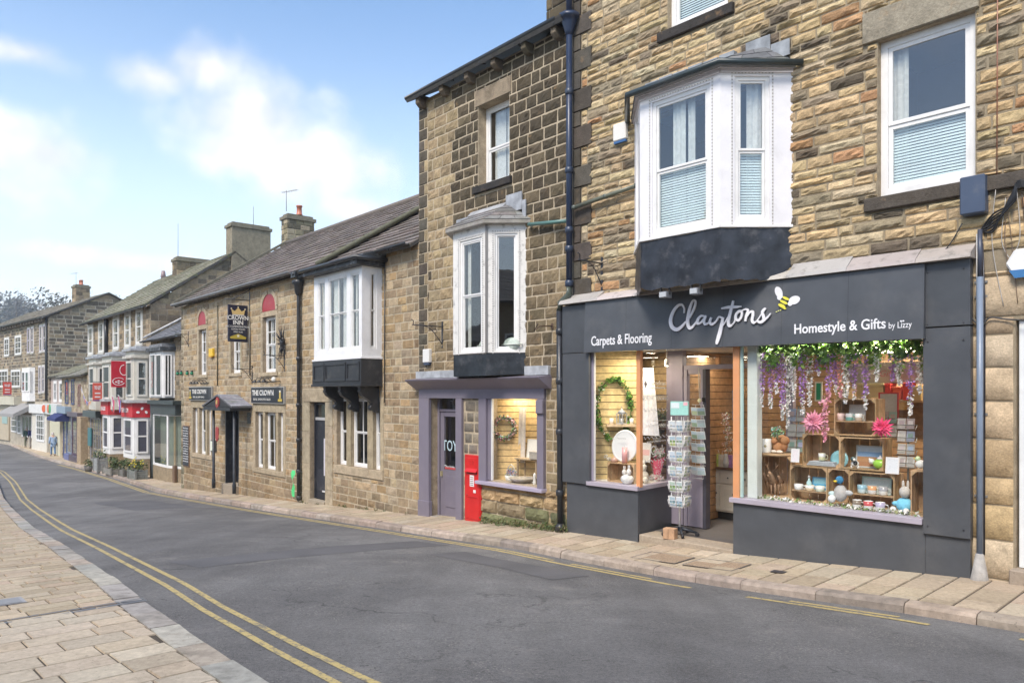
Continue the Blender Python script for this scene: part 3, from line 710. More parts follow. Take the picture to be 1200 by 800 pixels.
def shell(par, off, x0, x1, z0, z1, depth, pal=(.30, .25, .19), left=True, right=True):
    """side and back walls that close the building"""
    mb = MB(off); c = pal
    if left: mb.poly([(x0, .001, z0), (x0, .001, z1), (x0, depth, z1), (x0, depth, z0)], c)
    if right: mb.poly([(x1, .001, z1), (x1, .001, z0), (x1, depth, z0), (x1, depth, z1)], c)
    mb.poly([(x0, depth, z0), (x0, depth, z1), (x1, depth, z1), (x1, depth, z0)], c)
    return mb.build('side_wall', MATS['mortar'], par)
def downpipe(par, off, pts, r=.045, col=(.035, .045, .07), collars=(), hopper=None, name='downpipe'):
    mb = MB(off); mb.tube(pts, r, 10, col)
    for (x, y, z) in collars: mb.lathe([(r+.002, -.05), (r+.014, -.045), (r+.014, .045), (r+.002, .05)], x, y, z, 10, col); mb.box(x-.07, x+.07, y+r, y+r+.03, z-.015, z+.015, col)
    if hopper:
        x, y, z = hopper; mb.lathe([(r+.002, -.20), (r+.01, -.18), (.085, -.06), (.10, 0), (.125, .01), (.125, .05), (.09, .05), (.08, 0)], x, y, z, 8, col, a0=pi/8)
    return mb.build(name, METAL, par)
def iron_bracket(name, frm, u, v, ulen, label, length=.75, rod=.011, sc=1.0, along=0):
    """wrought sign bracket projecting from the wall"""
    x, z = frm.px(u, v); t = empty(name, frm.W(x, 0, z), frm.ang, label, 'bracket'); mb = MB(); mb.col = (.03, .03, .035); L_ = length
    mb.box(-.02, .02, -.02, .015, -.30, .22); mb.tube([(0, -.01, .12), (0, -L_, .12)], rod, 6); pts = []
    for k in range(9): a = k/8; pts.append((0, -.02-L_*.6*a, -.22+.33*sin(a*pi/2)))
    mb.tube(pts, rod*.8, 5)
    sp = [(0, -L_*.25-.06*cos(k*.7)*(1-k/12), .02+.06*sin(k*.7)*(1-k/12)) for k in range(10)]; mb.tube(sp, rod*.6, 4)
    mb.tube([(0, -L_+.03, .12), (0, -L_+.03, .20), (0, -L_-.02, .22)], rod*.8, 5)
    o = mb.build('scrolled_iron', METAL, t); return t
def palette(cols, wts, dark=None):
    tot = sum(wts)
    def f(x, z, rng):
        r = rng.uniform(0, tot)
        for c, w_ in zip(cols, wts):
            r -= w_
            if r <= 0: break
        return rv(c, .14, rng)
    return f
# ================================================================== gift shop building
class Fr2(Frame):
    def __init__(s, P, e): s.P = Vector(P); s.e = Vector(e).normalized(); s.ang = atan2(s.e.y, s.e.x); s.yin = Vector((-s.e.y, s.e.x))
def sub_plane(bf, A, B_):
    """plane through building-local plan points A (left) and B (right): returns building-local matrix, world frame, length"""
    a = atan2(B_[1]-A[1], B_[0]-A[0]); T = Matrix.Translation((A[0], A[1], 0)) @ Matrix.Rotation(a, 4, 'Z')
    PA = bf.W(A[0], A[1], 0); PB = bf.W(B_[0], B_[1], 0)
    return T, Fr2(PA[:2], (PB[0]-PA[0], PB[1]-PA[1])), sqrt((B_[0]-A[0])**2+(B_[1]-A[1])**2)
def panel(mb, T, L_, z0, z1, holes, t=.06, col=WHITE, mi=0):
    """boarded panel with openings in a sub plane"""
    old = mb.T; mb.T = T; xs = sorted({0, L_, *[v for h in holes for v in h[:2]]}); zs = sorted({z0, z1, *[v for h in holes for v in h[2:]]})
    for a, b in zip(xs, xs[1:]):
        for c, d in zip(zs, zs[1:]):
            cx, cz = (a+b)/2, (c+d)/2
            if any(h[0] < cx < h[1] and h[2] < cz < h[3] for h in holes): continue
            mb.poly([(a, 0, c), (b, 0, c), (b, 0, d), (a, 0, d)], col, mi)
    for (a, b, c, d) in holes:
        for q in (((a, 0, c), (a, 0, d), (a, t, d), (a, t, c)), ((b, 0, d), (b, 0, c), (b, t, c), (b, t, d)), ((a, 0, d), (b, 0, d), (b, t, d), (a, t, d)), ((b, 0, c), (a, 0, c), (a, t, c), (b, t, c))): mb.poly(q, col, mi)
    mb.poly([(0, 0, z0), (0, t, z0), (L_, t, z0), (L_, 0, z0)], col, mi); mb.poly([(0, 0, z1), (L_, 0, z1), (L_, t, z1), (0, t, z1)], col, mi)
    mb.T = old
def beading(par, off, T, h, col=(.35, .31, .28), pitch=.042, s=.016, y=-.004, g=.035):
    mb = MB(off); mb.T = T; a, b, c, d = h[0]-g, h[1]+g, h[2]-g, h[3]+g
    def dot(x, z): mb.prism([(x+s*.5*cos(k*pi/3), z+s*.5*sin(k*pi/3)) for k in range(6)], y-.006, y+.004, col)
    n = int((d-c)/pitch)
    for k in range(n+1): z = c+(d-c)*k/n; dot(a, z); dot(b, z)
    n = int((b-a)/pitch)
    for k in range(1, n): dot(a+(b-a)*k/n, d)
    for q in ((a, a, c, d), (b, b, c, d), (a, b, d, d)): mb.box(q[0]-s*.6, q[1]+s*.6, y-.001, y+.003, q[2]-s*.6, q[3]+s*.6, (.7, .69, .67))
    return mb.build('beading', PAINT, par)
ZB = -2.5
def off_(zb): return (0, 0, -zb)
CB = empty('shop_building', C.W(0, 0, ZB), C.ang, 'tan rock-faced stone building with a large white bay and dark grey shopfront, nearest the camera', 'building')
oC = off_(ZB); rc = random.Random(11)
palC = palette([(.57, .42, .235), (.51, .39, .22), (.44, .335, .20), (.60, .47, .28), (.46, .27, .14), (.15, .12, .085), (.29, .235, .16), (.50, .41, .27)], [6, 6, 6, 3, 1, 2.6, 4, 3])
XR = 9.0
x_sf0, x_sf1 = C.X(664, 0), C.X(1139, 0)
z_ft = C.Z(1100, 304, 0)           # top of shopfront opening
hW1 = (C.X(1029), C.X(1143), C.Z(1100, 219), C.Z(1100, 25)+.0)
z0, z1 = C.Z(1029, 231), C.Z(1029, 49); hW1 = (C.X(1029), C.X(1143), z0, z1)
zw2 = C.Z(782, 36); hW2 = (C.X(783), C.X(853), zw2, zw2+1.6)
xr = C.X(929); OB = .66; xB = C.X(844, OB); xCf = C.X(750, OB); dxc = xr-xB; xD = xCf-dxc
zb0 = C.Z(844, 266.4, OB); zb1 = C.Z(844, 77.5, OB); zba = C.Z(844, 329, OB)
hBay = (xD+.06, xr-.06, zb0+.05, zb1-.05)
xpr = C.X(1190); hShop = (x_sf0, x_sf1, ZB, z_ft); hDoorR = (xpr, xpr+1.15, ZB, C.Z(1192, 374))
holes = [hW1, hW2, hBay, hShop, hDoorR]
zlin = C.Z(1160, 372); zbig = C.Z(1160, 318)
wall = MB(oC)
backing(wall, 0, XR, ZB-.2, 8.2, holes, .17, col=(.31, .255, .175))
zone = (C.X(1139), XR, ZB-.3, zbig)
masonry(wall, .30, XR, z_ft+.02, 8.2, [hW1, hW2, hBay, (hW1[0]-.16, hW1[1]+.04, hW1[3], hW1[3]+.36), (hW1[0]-.14, XR, hW1[2]-.17, hW1[2]), (hW2[0]-.16, hW2[1]+.1, hW2[2]-.16, hW2[2]), zone], rc, (.085, .15), (.18, .58), palC, (.014, .036), .0078, 2, .011)
# quoins
z = .0; k = 0; z = C.Z(672, 352)
while z < 8.2:
    h = rc.uniform(.28, .36) if k % 2 == 0 else rc.uniform(.24, .30); l_ = .40 if k % 2 == 0 else .17
    ashlar(wall, .01, l_, z+.008, z+h-.008, rv((.095, .082, .068), .2, rc), .035)
    if l_ < .3: masonry(wall, .18, .30, z+.004, z+h-.004, [], rc, (.1, .14), (.2, .3), palC, (.015, .03), .008, 2)
    else: pass
    z += h; k += 1
# big blocks of the pier and door head
pierc = [(.50, .37, .21), (.54, .42, .27), (.46, .34, .20), (.40, .30, .20), (.56, .45, .31)]
z = ZB-.1; 
while z < C.Z(1160, 372)-.02:
    h = rc.uniform(.26, .40); h = min(h, zlin-z)
    stone(wall, C.X(1139)+.0, xpr-.01, z, z+h, rv(rc.choice(pierc), .1, rc), .022, .003, rc, 1); z += h
stone(wall, C.X(1139)+.02, XR, zlin+.0, zlin+.42, (.55, .43, .29), .03, .003, rc, 1)
z = zlin+.42
while z < zbig:
    h = min(.3, zbig-z); x = C.X(1139)
    while x < XR: l_ = rc.uniform(.5, .9); stone(wall, x, min(XR, x+l_), z, z+h, rv(rc.choice(pierc), .12, rc), .02, .005, rc, 1); x += l_
    z += h+.001
masonry(wall, xpr+1.17, XR, ZB-.1, zlin, [], rc, (.2, .3), (.4, .8), palette(pierc, [1]*5), (.015, .03), .004, 1)
wall.build('wall', [MATS['stone'], MATS['mortar']], CB)
shell(CB, oC, 0, XR, ZB, 8.2, 9.0)
slab_roof('roof', CB, oC, (-.1, -.3, 8.25), (XR+.1, -.3, 8.25), (XR+.1, 4.5, 10.9), (-.1, 4.5, 10.9), .32, .25, [(.12, .115, .11), (.16, .15, .14)], rc)
slab_roof('roof', CB, oC, (XR+.1, 9.3, 8.25), (-.1, 9.3, 8.25), (-.1, 4.5, 10.9), (XR+.1, 4.5, 10.9), .32, .25, [(.12, .115, .11), (.16, .15, .14)], rc)
gutter(CB, oC, 0, XR, 8.2)
W1 = sash(CB, oC, *hW1, y=.085, fw=.075, meet=.45, bars=(1, 1), cur=[(.02, .22, (.62, .60, .55))], bl=(0, .46), roomd=1.4)
lintel(CB, oC, hW1[0]-.16, hW1[1]+.04, hW1[3]+.005, .35, .045, (.33, .29, .22)); sill(CB, oC, hW1[0]-.14, XR, hW1[2], .16, .06, (.10, .085, .07))
sash(CB, oC, *hW2, y=.085, fw=.07, meet=.5, bl=(0, .5)); sill(CB, oC, hW2[0]-.16, hW2[1]+.1, hW2[2], .15, .06, (.05, .045, .042)); lintel(CB, oC, hW2[0]-.15, hW2[1]+.15, hW2[3]+.005, .3, .03)
# ---- big canted bay
bay = MB(oC); LIL = (.78, .75, .78)
Tf, Ff, Lf = sub_plane(C, (xCf, -OB), (xB, -OB)); Tr, Fr_, Lr = sub_plane(C, (xB, -OB), (xr, 0)); Tl, Fl, Ll = sub_plane(C, (xD, 0), (xCf, -OB))
hf = (Ff.X(764), Ff.X(832), Ff.Z(764, 277), Ff.Z(764, 120.5)); hr_ = (Fr_.X(861), Fr_.X(902), Fr_.Z(861, 259.5), Fr_.Z(861, 89))
hl = (Ll*.25, Ll*.72, hr_[2], hr_[3])
for T, L_, h in ((Tf, Lf, hf), (Tr, Lr, hr_), (Tl, Ll, hl)): panel(bay, T, L_, zb0, zb1, [h], .09, (.80, .785, .80))
BAY = bay.build('bay_window', PAINT, CB)
for T, L_ in ((Tf, Lf), (Tr, Lr), (Tl, Ll)):
    cor = MB(oC); cor.T = T; cor.box(.0, L_, -.022, -.002, zb1-.085, zb1-.003, LIL); cor.build('cornice_board', PAINT, BAY); cor = MB(oC); cor.T = T; cor.box(0, L_, -.012, -.002, zb0+.003, zb0+.035, WHITE); cor.build('base_trim', PAINT, BAY)
DKC = (.66, .65, .62)
sash(BAY, oC, *hf, y=.02, fw=.055, meet=.47, T=Tf, bl=(0, .48, (.62, .72, .72)), cur=[(.25, .50, (.60, .62, .60)), (.55, .70, (.55, .57, .56))], dark=False)
sash(BAY, oC, *hr_, y=.02, fw=.05, meet=.49, T=Tr, bl=(0, .5, (.62, .72, .72)), cur=[(.40, .95, DKC)], dark=False)
sash(BAY, oC, *hl, y=.02, fw=.05, meet=.49, T=Tl, bl=(0, .5), dark=False)
for T, h in ((Tf, hf), (Tr, hr_)): beading(BAY, oC, T, h)
room(hBay[0]+.1, hBay[1]-.1, hBay[2], hBay[3], .18, CB, oC, 1.6)
fl = MB(oC); fl.prism([(xD+.02, 0), (xCf+.01, -OB+.01), (xB-.01, -OB+.01), (xr-.02, 0)], zb0-.01, zb0+.02, (.25, .2, .15), ax='z'); fl.prism([(xD+.02, 0), (xCf+.01, -OB+.01), (xB-.01, -OB+.01), (xr-.02, 0)], zb1-.03, zb1-.004, (.6, .6, .58), ax='z'); fl.build('bay_floor', PAINT, BAY)
# lead apron with a ragged lower edge
ap = MB(oC); ap.smooth = False
for T, L_, sgn in ((Tf, Lf, 0), (Tr, Lr, 1), (Tl, Ll, 2)):
    ap.T = T; n = 14; prev = None
    for i in range(n+1):
        x = L_*i/n; zz = zba+.012*sin(i*2.1)+(.05 if (sgn == 0 and i == 0) else 0)
        if sgn == 1: zz += .02 + .16*max(0, (i-9)/5)**1.5
        row = [ap.V((x, .012+.008*sin(j*1.3+i*.9), zb0-.003+(zz-zb0)*j/5)) for j in range(6)]
        if prev:
            for j in range(5): ap.F((prev[j+1], row[j+1], row[j], prev[j]), (.032, .036, .045), None, True)
        prev = row
ap.T = None
ap.prism([(xD+.04, 0), (xCf+.02, -OB+.03), (xB-.02, -OB+.03), (xr-.10, 0)], zba+.06, zba+.10, (.36, .30, .22), ax='z')
ap.build('lead_apron', PVC, BAY)
# bay roof
rf = MB(oC); e_ = .06; ze = zb1+.01; zr = zb1+.36
pe = [(xD-e_, 0), (xCf-e_*.6, -OB-e_), (xB+e_*.6, -OB-e_), (xr+e_, 0)]; pr = [(xD+.30, 0), (xCf+.12, -.10), (xB-.12, -.10), (xr-.30, 0)]
q0 = [rf.V((x, y, ze)) for x, y in pe]; q1 = [rf.V((x, y-.0, zr)) for x, y in pr]; qb = [rf.V((x, y, ze-.05)) for x, y in pe]
for k in range(3): rf.F((qb[k], qb[k+1], q0[k+1], q0[k]), (.05, .05, .05))
rf.F(qb[::-1], (.5, .48, .5)); rf.F(q1, (.16, .165, .17))
rs = random.Random(4)
for k in range(3): tiles(rf, (*pe[k], ze), (*pe[k+1], ze), (*pr[k+1], zr), (*pr[k], zr), .28, .2, [(.15, .15, .155), (.19, .19, .19), (.22, .21, .2)], rs, .014)
BR = rf.build('bay_roof', SLATE, BAY)
ld = MB(oC); ld.col = (.30, .315, .33)
for (x0, x1, a, b) in ((xr-.62, xr-.28, zr-.14, zr+.12), (xr-.27, xr-.02, zr-.22, zr-.02)): ld.box(x0, x1, -.045, -.03, a, b)
for k in range(6): a = xD+.3+k*(xB-xD-.4)/6; ld.box(a, a+.9*(xB-xD-.4)/6, -.14, -.05, zr-.03-.01*(k % 2), zr+.03+.01*(k % 2))
ld.build('lead_flashing', LEAD, BR)
g_ = MB(oC); pg = [(xD-.12, -.02, ze-.02), (xCf-.1, -OB-.15, ze-.02), (xB+.08, -OB-.15, ze-.02), (xr+.14, -.03, ze-.02)]; g_.tube(pg, .042, 8, (.03, .045, .05)); g_.build('gutter', METAL, BR)
for k, uu in enumerate((783, 819)):       # two floodlights under the bay
    x = C.X(uu, OB-.1); z = zba-.03
    f = MB(oC); f.box(x-.06, x+.06, -OB-.02, -OB+.10, z-.10, z-.02, (.22, .23, .25)); f.box(x-.052, x+.052, -OB-.028, -OB-.021, z-.092, z-.028, (.5, .52, .54)); f.box(x-.075, x-.062, -OB+.02, -OB+.05, z-.06, z+.08, (.05, .05, .05)); f.box(x+.062, x+.075, -OB+.02, -OB+.05, z-.06, z+.08, (.05, .05, .05)); f.build('floodlight', METAL, BAY)
# ---- shopfront
GR = (.080, .086, .096); LILAC = (.30, .265, .335); ORG = (.72, .33, .15)
x_p0 = C.X(659, .12); x_p1 = C.X(690, .12); x_c = C.X(747.5, .08); x_d = C.X(859, .08); x_g = C.X(1082, .08); x_e = C.X(1137, .12)
zs_ = C.Z(1082, 607, .08); z_fb_l, z_fb_r = C.Z(684, 413, .2), C.Z(1083, 396.5, .2); z_tl, z_tr = C.Z(684, 354, .2), C.Z(1080, 308, .2)
xfl, xfr = C.X(684, .2), C.X(1082, .2); ZI = -2.04; zhead = z_fb_r+.06
yL = .95; x_ret = C.X(787, -yL)
sf = MB(oC)
sf.box(x_p0+.06, x_c, -.08, -.02, ZB-.1, zs_-.07, GR); sf.prism([(x_c-.06, -.02), (x_c, -.08), (x_ret, yL), (x_ret-.06, yL)], ZB-.1, zs_-.07, GR, ax='z')
sf.box(x_d, x_g+.02, -.08, -.02, ZB-.1, zs_-.07, GR); sf.box(x_d, x_d+.06, -.019, yL, ZB-.1, zs_-.07, GR); sf.box(x_g+.021, x_e-.01, -.08, -.02, ZB-.1, zs_+.1, GR)
sf.box(x_p0, x_p1, -.12, -.02, zs_-.06, z_fb_l, GR); sf.box(x_g+.01, x_e, -.12, -.02, C.Z(1100, 627, .12), C.Z(1100, 384, .12), GR)
sf.box(x_g+.012, x_e, -.126, -.02, C.Z(1100, 382.5, .12), C.Z(1100, 305, .12), (.072, .078, .087)); sf.box(x_p0, xfl-.01, -.124, -.02, z_fb_l+.008, z_tl-.02, (.072, .078, .087))
for (xx, zz) in ((x_g+.06, .56), (x_e-.06, .56), (x_g+.06, -1.42), (x_e-.06, -1.42), (x_g+.06, .74), (x_e-.06, .74), (x_g+.06, 1.30), (x_e-.06, 1.30)): sf.cbox(xx, -.128, zz, .018, .008, .018, (.04, .04, .045))
SFo = sf.build('shopfront', METAL, CB, .004)
fa = MB(oC)
v_ = lambda x, y, z: fa.V((x, y, z))
F0 = [v_(xfl, -.2, z_fb_l), v_(xfr, -.2, z_fb_r), v_(xfr, -.165, z_tr), v_(xfl, -.165, z_tl)]; F1 = [v_(xfl, -.02, z_fb_l), v_(xfr, -.02, z_fb_r), v_(xfr, -.02, z_tr), v_(xfl, -.02, z_tl)]
fa.F(F0, GR); fa.F(F1[::-1], GR)
for k in range(4): fa.F((F0[(k+1) % 4], F0[k], F1[k], F1[(k+1) % 4]), GR)
for k in range(1, 6): x = xfl+(xfr-xfl)*k/6; fa.poly([(x, -.2012, z_fb_l+(z_fb_r-z_fb_l)*k/6+.002), (x+.004, -.2012, z_fb_l+(z_fb_r-z_fb_l)*k/6+.002), (x+.004, -.1662, z_tl+(z_tr-z_tl)*k/6-.003), (x, -.1662, z_tl+(z_tr-z_tl)*k/6-.003)], (.035, .037, .042))
FAS = fa.build('fascia', METAL, SFo)
def fasc_y(z): return -.2+.035*(z-z_fb_r)/(z_tr-z_fb_r)
# timber and lead strip on top of the fascia
st = MB(oC); xa = x_p0; 
while xa < x_e+.02:
    xb_ = min(x_e+.03, xa+rc.uniform(.35, .8)); t0 = z_tl+(z_tr-z_tl)*(xa-x_p0)/(x_e-x_p0); hh = rc.uniform(.08, .13)+(.03 if xa > 3 else -.01)
    st.prism([(-.215, t0+.004), (-.02, t0+.004), (-.02, t0+hh+.05), (-.19, t0+.05)], xa, xb_-.004, rv((.46, .42, .39), .15, rc), ax='x'); xa = xb_
st.build('flashing', PEEL, SFo)
# brush lettering
def smooth(pts, n=5):
    o = []
    for i in range(len(pts)-1):
        p0 = pts[max(0, i-1)]; p1 = pts[i]; p2 = pts[i+1]; p3 = pts[min(len(pts)-1, i+2)]
        for k in range(n):
            t = k/n; o.append(tuple(.5*((2*b)+(-a+c)*t+(2*a-5*b+4*c-d)*t*t+(-a+3*b-3*c+d)*t**3) for a, b, c, d in zip(p0, p1, p2, p3)))
    o.append(pts[-1]); return o
def brush(mb, pts, frm, o, conv, y0, th=.018, col=(.82, .81, .84), n=5):
    P = smooth([(*conv(p[0], p[1]), p[2]) for p in pts], n); Lp, Rp = [], []; m = len(P)
    for i, (x, z, w_) in enumerate(P):
        a = P[max(0, i-1)]; b = P[min(m-1, i+1)]; dx, dz = b[0]-a[0], b[1]-a[1]; l_ = sqrt(dx*dx+dz*dz) or 1; nx, nz = -dz/l_*w_/2, dx/l_*w_/2; y = y0+fasc_y(z)+.2-.0025*i/m
        Lp.append((mb.V((x+nx, y, z+nz)), mb.V((x+nx, y+th, z+nz)))); Rp.append((mb.V((x-nx, y, z-nz)), mb.V((x-nx, y+th, z-nz))))
    for i in range(m-1):
        mb.F((Lp[i][0], Rp[i][0], Rp[i+1][0], Lp[i+1][0]), col); mb.F((Lp[i+1][0], Lp[i+1][1], Lp[i][1], Lp[i][0]), col); mb.F((Rp[i][0], Rp[i][1], Rp[i+1][1], Rp[i+1][0]), col)
    mb.F((Lp[0][1], Rp[0][1], Rp[0][0], Lp[0][0]), col); mb.F((Lp[-1][0], Rp[-1][0], Rp[-1][1], Lp[-1][1]), col)
sc_ = 6.6667; cv = lambda a, b: C.px(770+a/sc_, 320+b/sc_, .2)
Wd = .0017
STR = [
 [(210,312,10),(211,275,14),(192,247,18),(160,255,22),(125,300,26),(106,365,30),(118,418,32),(155,440,30),(192,420,24),(228,378,14)],
 [(226,386,10),(258,338,16),(288,275,20),(298,226,18),(282,212,16),(262,250,22),(246,320,28),(240,385,28),(256,428,26),(284,415,18),(318,365,10)],
 [(372,338,14),(345,334,18),(320,362,22),(318,392,22),(342,388,16),(366,358,14),(384,332,14)],
 [(382,334,18),(368,372,22),(378,398,20),(408,385,12),(424,352,12)],
 [(424,346,16),(414,380,20),(430,400,20),(462,378,14),(484,342,12),(500,345,14),(515,350,16)],
 [(518,345,20),(508,400,26),(494,470,32),(478,530,28),(472,556,14)],
 [(497,432,8),(528,395,10),(556,345,10)],
 [(594,214,16),(586,255,22),(572,315,24),(560,375,24),(568,412,22),(592,404,12)],
 [(502,276,12),(560,266,22),(612,264,20),(658,260,8)],
 [(592,404,8),(612,372,12),(616,330,18),(640,300,20),(664,304,18),(660,345,18),(636,370,18),(618,350,16),(630,308,12),(670,290,8)],
 [(670,290,8),(696,282,14),(712,292,16),(702,330,20),(694,376,16)],
 [(696,360,8),(722,312,14),(748,300,18),(752,330,20),(746,368,20),(760,388,18),(782,376,8)],
 [(782,376,8),(820,320,10),(848,276,14),(824,300,16),(834,335,20),(838,366,22),(812,384,20),(786,372,14)],
 [(838,372,16),(866,346,14),(892,314,8)]]
lt = MB(oC)
for k, s_ in enumerate(STR): brush(lt, [(a, b, c*Wd) for a, b, c in s_], C, .2, cv, -.225-.0006*k)
lt.build('script_lettering', PAINT, FAS)
def ell(mb, cx, cz, rx, rz, rot, y, th, col, n=20, clip=None):
    P = [(cx+rx*cos(a)*cos(rot)-rz*sin(a)*sin(rot), cz+rx*cos(a)*sin(rot)+rz*sin(a)*cos(rot)) for a in (2*pi*k/n for k in range(n))]
    mb.prism(P, y, y+th, col)
bee = MB(oC)
def be(a, b, ra, rb, rot, dy, col): x, z = cv(a, b); ell(bee, x, z, ra*Wd, rb*Wd, rot, fasc_y(z)-.012-dy, .01, col)
be(944, 148, 26, 44, radians(25), 0, (.8, .8, .83)); be(955, 188, 22, 20, 0, .001, (.8, .8, .83)); be(1068, 210, 42, 30, radians(10), 0, (.8, .8, .83)); be(1036, 238, 18, 16, 0, .001, (.8, .8, .83))
be(985, 230, 32, 52, radians(-28), .003, (.035, .037, .04))
for (a, b, ra, rb) in ((1003, 196, 27, 10), (988, 226, 33, 10), (972, 254, 30, 12), (990, 272, 18, 7)): be(a, b, ra, rb, radians(-28), .006, (.78, .72, .08))
for (a, b) in ((930, 302), (945, 294), (962, 288)): be(a, b, 6, 3.5, .6, 0, (.8, .8, .3))
bee.build('bee_emblem', PAINT, FAS)
tx = MB(oC); a = C.px(692.5, 405, .2); b = C.px(762, 400, .2); 
text(tx, "Carpets & Flooring", a[0], a[1], .205, y=fasc_y(a[1])-.004, depth=.006, col=(.86, .86, .88), fit=b[0]-a[0]+.02, bold=.002); tx.build('lettering', PAINT, FAS); tx = MB(oC)
a = C.px(930, 391, .2); b = C.px(1037, 386, .2); text(tx, "Homestyle & Gifts", a[0], a[1], .165, y=fasc_y(a[1])-.004, depth=.006, col=(.86, .86, .88), fit=b[0]-a[0], bold=.0025)
a = C.px(1041, 385, .2); b = C.px(1068, 383.5, .2); text(tx, "by Lizzy", a[0], a[1], .10, y=fasc_y(a[1])-.004, depth=.006, col=(.86, .86, .88), fit=b[0]-a[0])
x, z = C.px(1057, 376, .2); ell(tx, x-.012, z, .011, .009, 0, fasc_y(z)-.006, .004, (.86, .86, .88), 8); ell(tx, x+.012, z, .011, .009, 0, fasc_y(z)-.006, .004, (.86, .86, .88), 8)
tx.build('lettering', PAINT, FAS)
# window joinery
jn = MB(oC)
jn.box(x_p1-.0, x_p1+.035, -.06, .0, zs_, zhead, LILAC); jn.box(x_p1+.036, x_p1+.05, -.05, -.01, zs_, zhead, (.6, .6, .6))
jn.box(x_p1-.05, x_c+.02, -.13, .10, zs_-.069, zs_-.008, (.42, .38, .44)); jn.prism([(x_c-.04, -.12), (x_c+.03, -.13), (x_ret+.05, yL), (x_ret-.1, yL)], zs_-.068, zs_-.007, (.42, .38, .44), ax='z')
jn.build('window_joinery', PAINT, SFo, .003); jn = MB(oC); jn.box(x_d-.03, x_g+.0, -.13, .06, zs_-.067, zs_-.006, (.42, .38, .44)); jn.box(x_d-.031, x_d+.07, .061, yL, zs_-.067, zs_-.006, (.42, .38, .44))
x_o2 = C.X(862.5, .08); j2 = MB(oC); j2.box(x_c-.035, x_c+.035, -.075, -.005, zs_-.02, zhead, ORG); j2.build('corner_post', PAINT, SFo, .003); jn.box(x_o2-.05, x_o2+.04, -.075, -.005, zs_-.02, zhead, ORG)
jn.box(x_o2+.041, x_o2+.075, -.05, -.01, zs_, zhead, (.45, .62, .58)); jn.box(x_g-.012, x_g+.008, -.05, -.01, zs_, zhead, (.3, .28, .26))
jn.build('window_joinery', PAINT, SFo, .003)
Tq, Fq, Lq = sub_plane(C, (x_c, -.04), (x_ret, yL))
gl = MB(oC); gl.poly([(x_p1+.04, -.03, zs_), (x_c, -.03, zs_), (x_c, -.03, zhead), (x_p1+.04, -.03, zhead)]); gl.T = Tq; gl.poly([(.03, .01, zs_), (Lq-.05, .01, zs_), (Lq-.05, .01, zhead), (.03, .01, zhead)]); gl.T = None
gl.poly([(x_o2+.03, -.03, zs_), (x_g, -.03, zs_), (x_g, -.03, zhead), (x_o2+.03, -.03, zhead)]); gl.poly([(x_o2, 0, zs_), (x_o2, yL, zs_), (x_o2, yL, zhead), (x_o2, 0, zhead)])
gl.build('pane', MATS['shop_glass'], SFo)
vn = MB(oC); vn.T = Tq
def vt(s, u, v, u2, size): a = Fq.px(u, v); b = Fq.px(u2, v); text(vn, s, a[0], a[1], size, y=.006, depth=.002, col=(.85, .85, .85), fit=b[0]-a[0])
vt("Karndean", 761, 451, 780, .10); vt("Designflooring", 761, 455, 780, .05); vt("NORMAL TRADING", 752, 469, 783, .085); vt("Clark", 763, 533, 779, .20)
x, z = Fq.px(757, 450); vn.prism([(x-.05, z), (x, z-.06), (x+.05, z), (x, z+.06)], .004, .006, (.85, .85, .85)); vn.prism([(x-.02, z), (x, z-.024), (x+.02, z), (x, z+.024)], .001, .003, (.3, .28, .3))
for (u0, v0, u1) in ((752, 463.5, 783), (765, 493, 783)): a = Fq.px(u0, v0); b = Fq.px(u1, v0); vn.box(a[0], b[0], .004, .006, a[1]-.004, a[1]+.004, (.85, .85, .85))
def squig(u0, u1, v, h, k, ph):
    a = Fq.px(u0, v); b = Fq.px(u1, v); n = 40; pr_ = None
    for i in range(n+1):
        x = a[0]+(b[0]-a[0])*i/n; z = a[1]+h*sin(i*k+ph)*(.6+.4*sin(i*.9)); q = (vn.V((x-.004, .005, z-.005)), vn.V((x+.004, .005, z+.007)))
        if pr_: vn.F((pr_[0], q[0], q[1], pr_[1]), (.85, .85, .85))
        pr_ = q
squig(754, 783, 481, .03, 1.1, 0); squig(757, 780, 499, .022, 1.4, 1); squig(755, 783, 513, .03, 1.0, 2); squig(758, 781, 518, .012, 1.9, 0); squig(755, 783, 541, .03, 1.2, 0)
vn.build('window_lettering', PAINT, SFo)
# ---- lobby and door
lb = MB(oC); DC = C
def dX(u): return C.X(u, -yL)
zt = C.Z(812, 433, -yL); ztt = z_fb_l+.10
xL0 = x_ret-.10
lb.box(xL0, dX(800), yL, yL+.10, ZI, ztt, LILAC); lb.box(dX(800), x_d+.3, yL+.02, yL+.10, zt, zt+.07, LILAC); lb.box(dX(801), dX(805), yL+.0, yL+.08, ZI, zt, (.33, .295, .36))
lb.box(dX(805), dX(821), yL+.02, yL+.07, ZI, C.Z(812, 548, -yL), (.33, .295, .36)); lb.box(dX(805), dX(821), yL+.02, yL+.07, zt-.07, zt, (.33, .295, .36)); lb.box(dX(820.5), dX(824), yL-.0, yL+.08, ZI, zt, (.33, .295, .36)); lb.box(dX(824)+.002, dX(828), yL-.02, yL+.10, ZI, zt, (.07, .068, .09))
lb.box(dX(800), x_d+.3, yL+.03, yL+.09, ztt-.06, ztt, LILAC); lb.box(x_d+.2, x_d+.3, yL, yL+.1, ZI, ztt, LILAC)
DR = lb.build('entrance_door', PAINT, CB, .004)
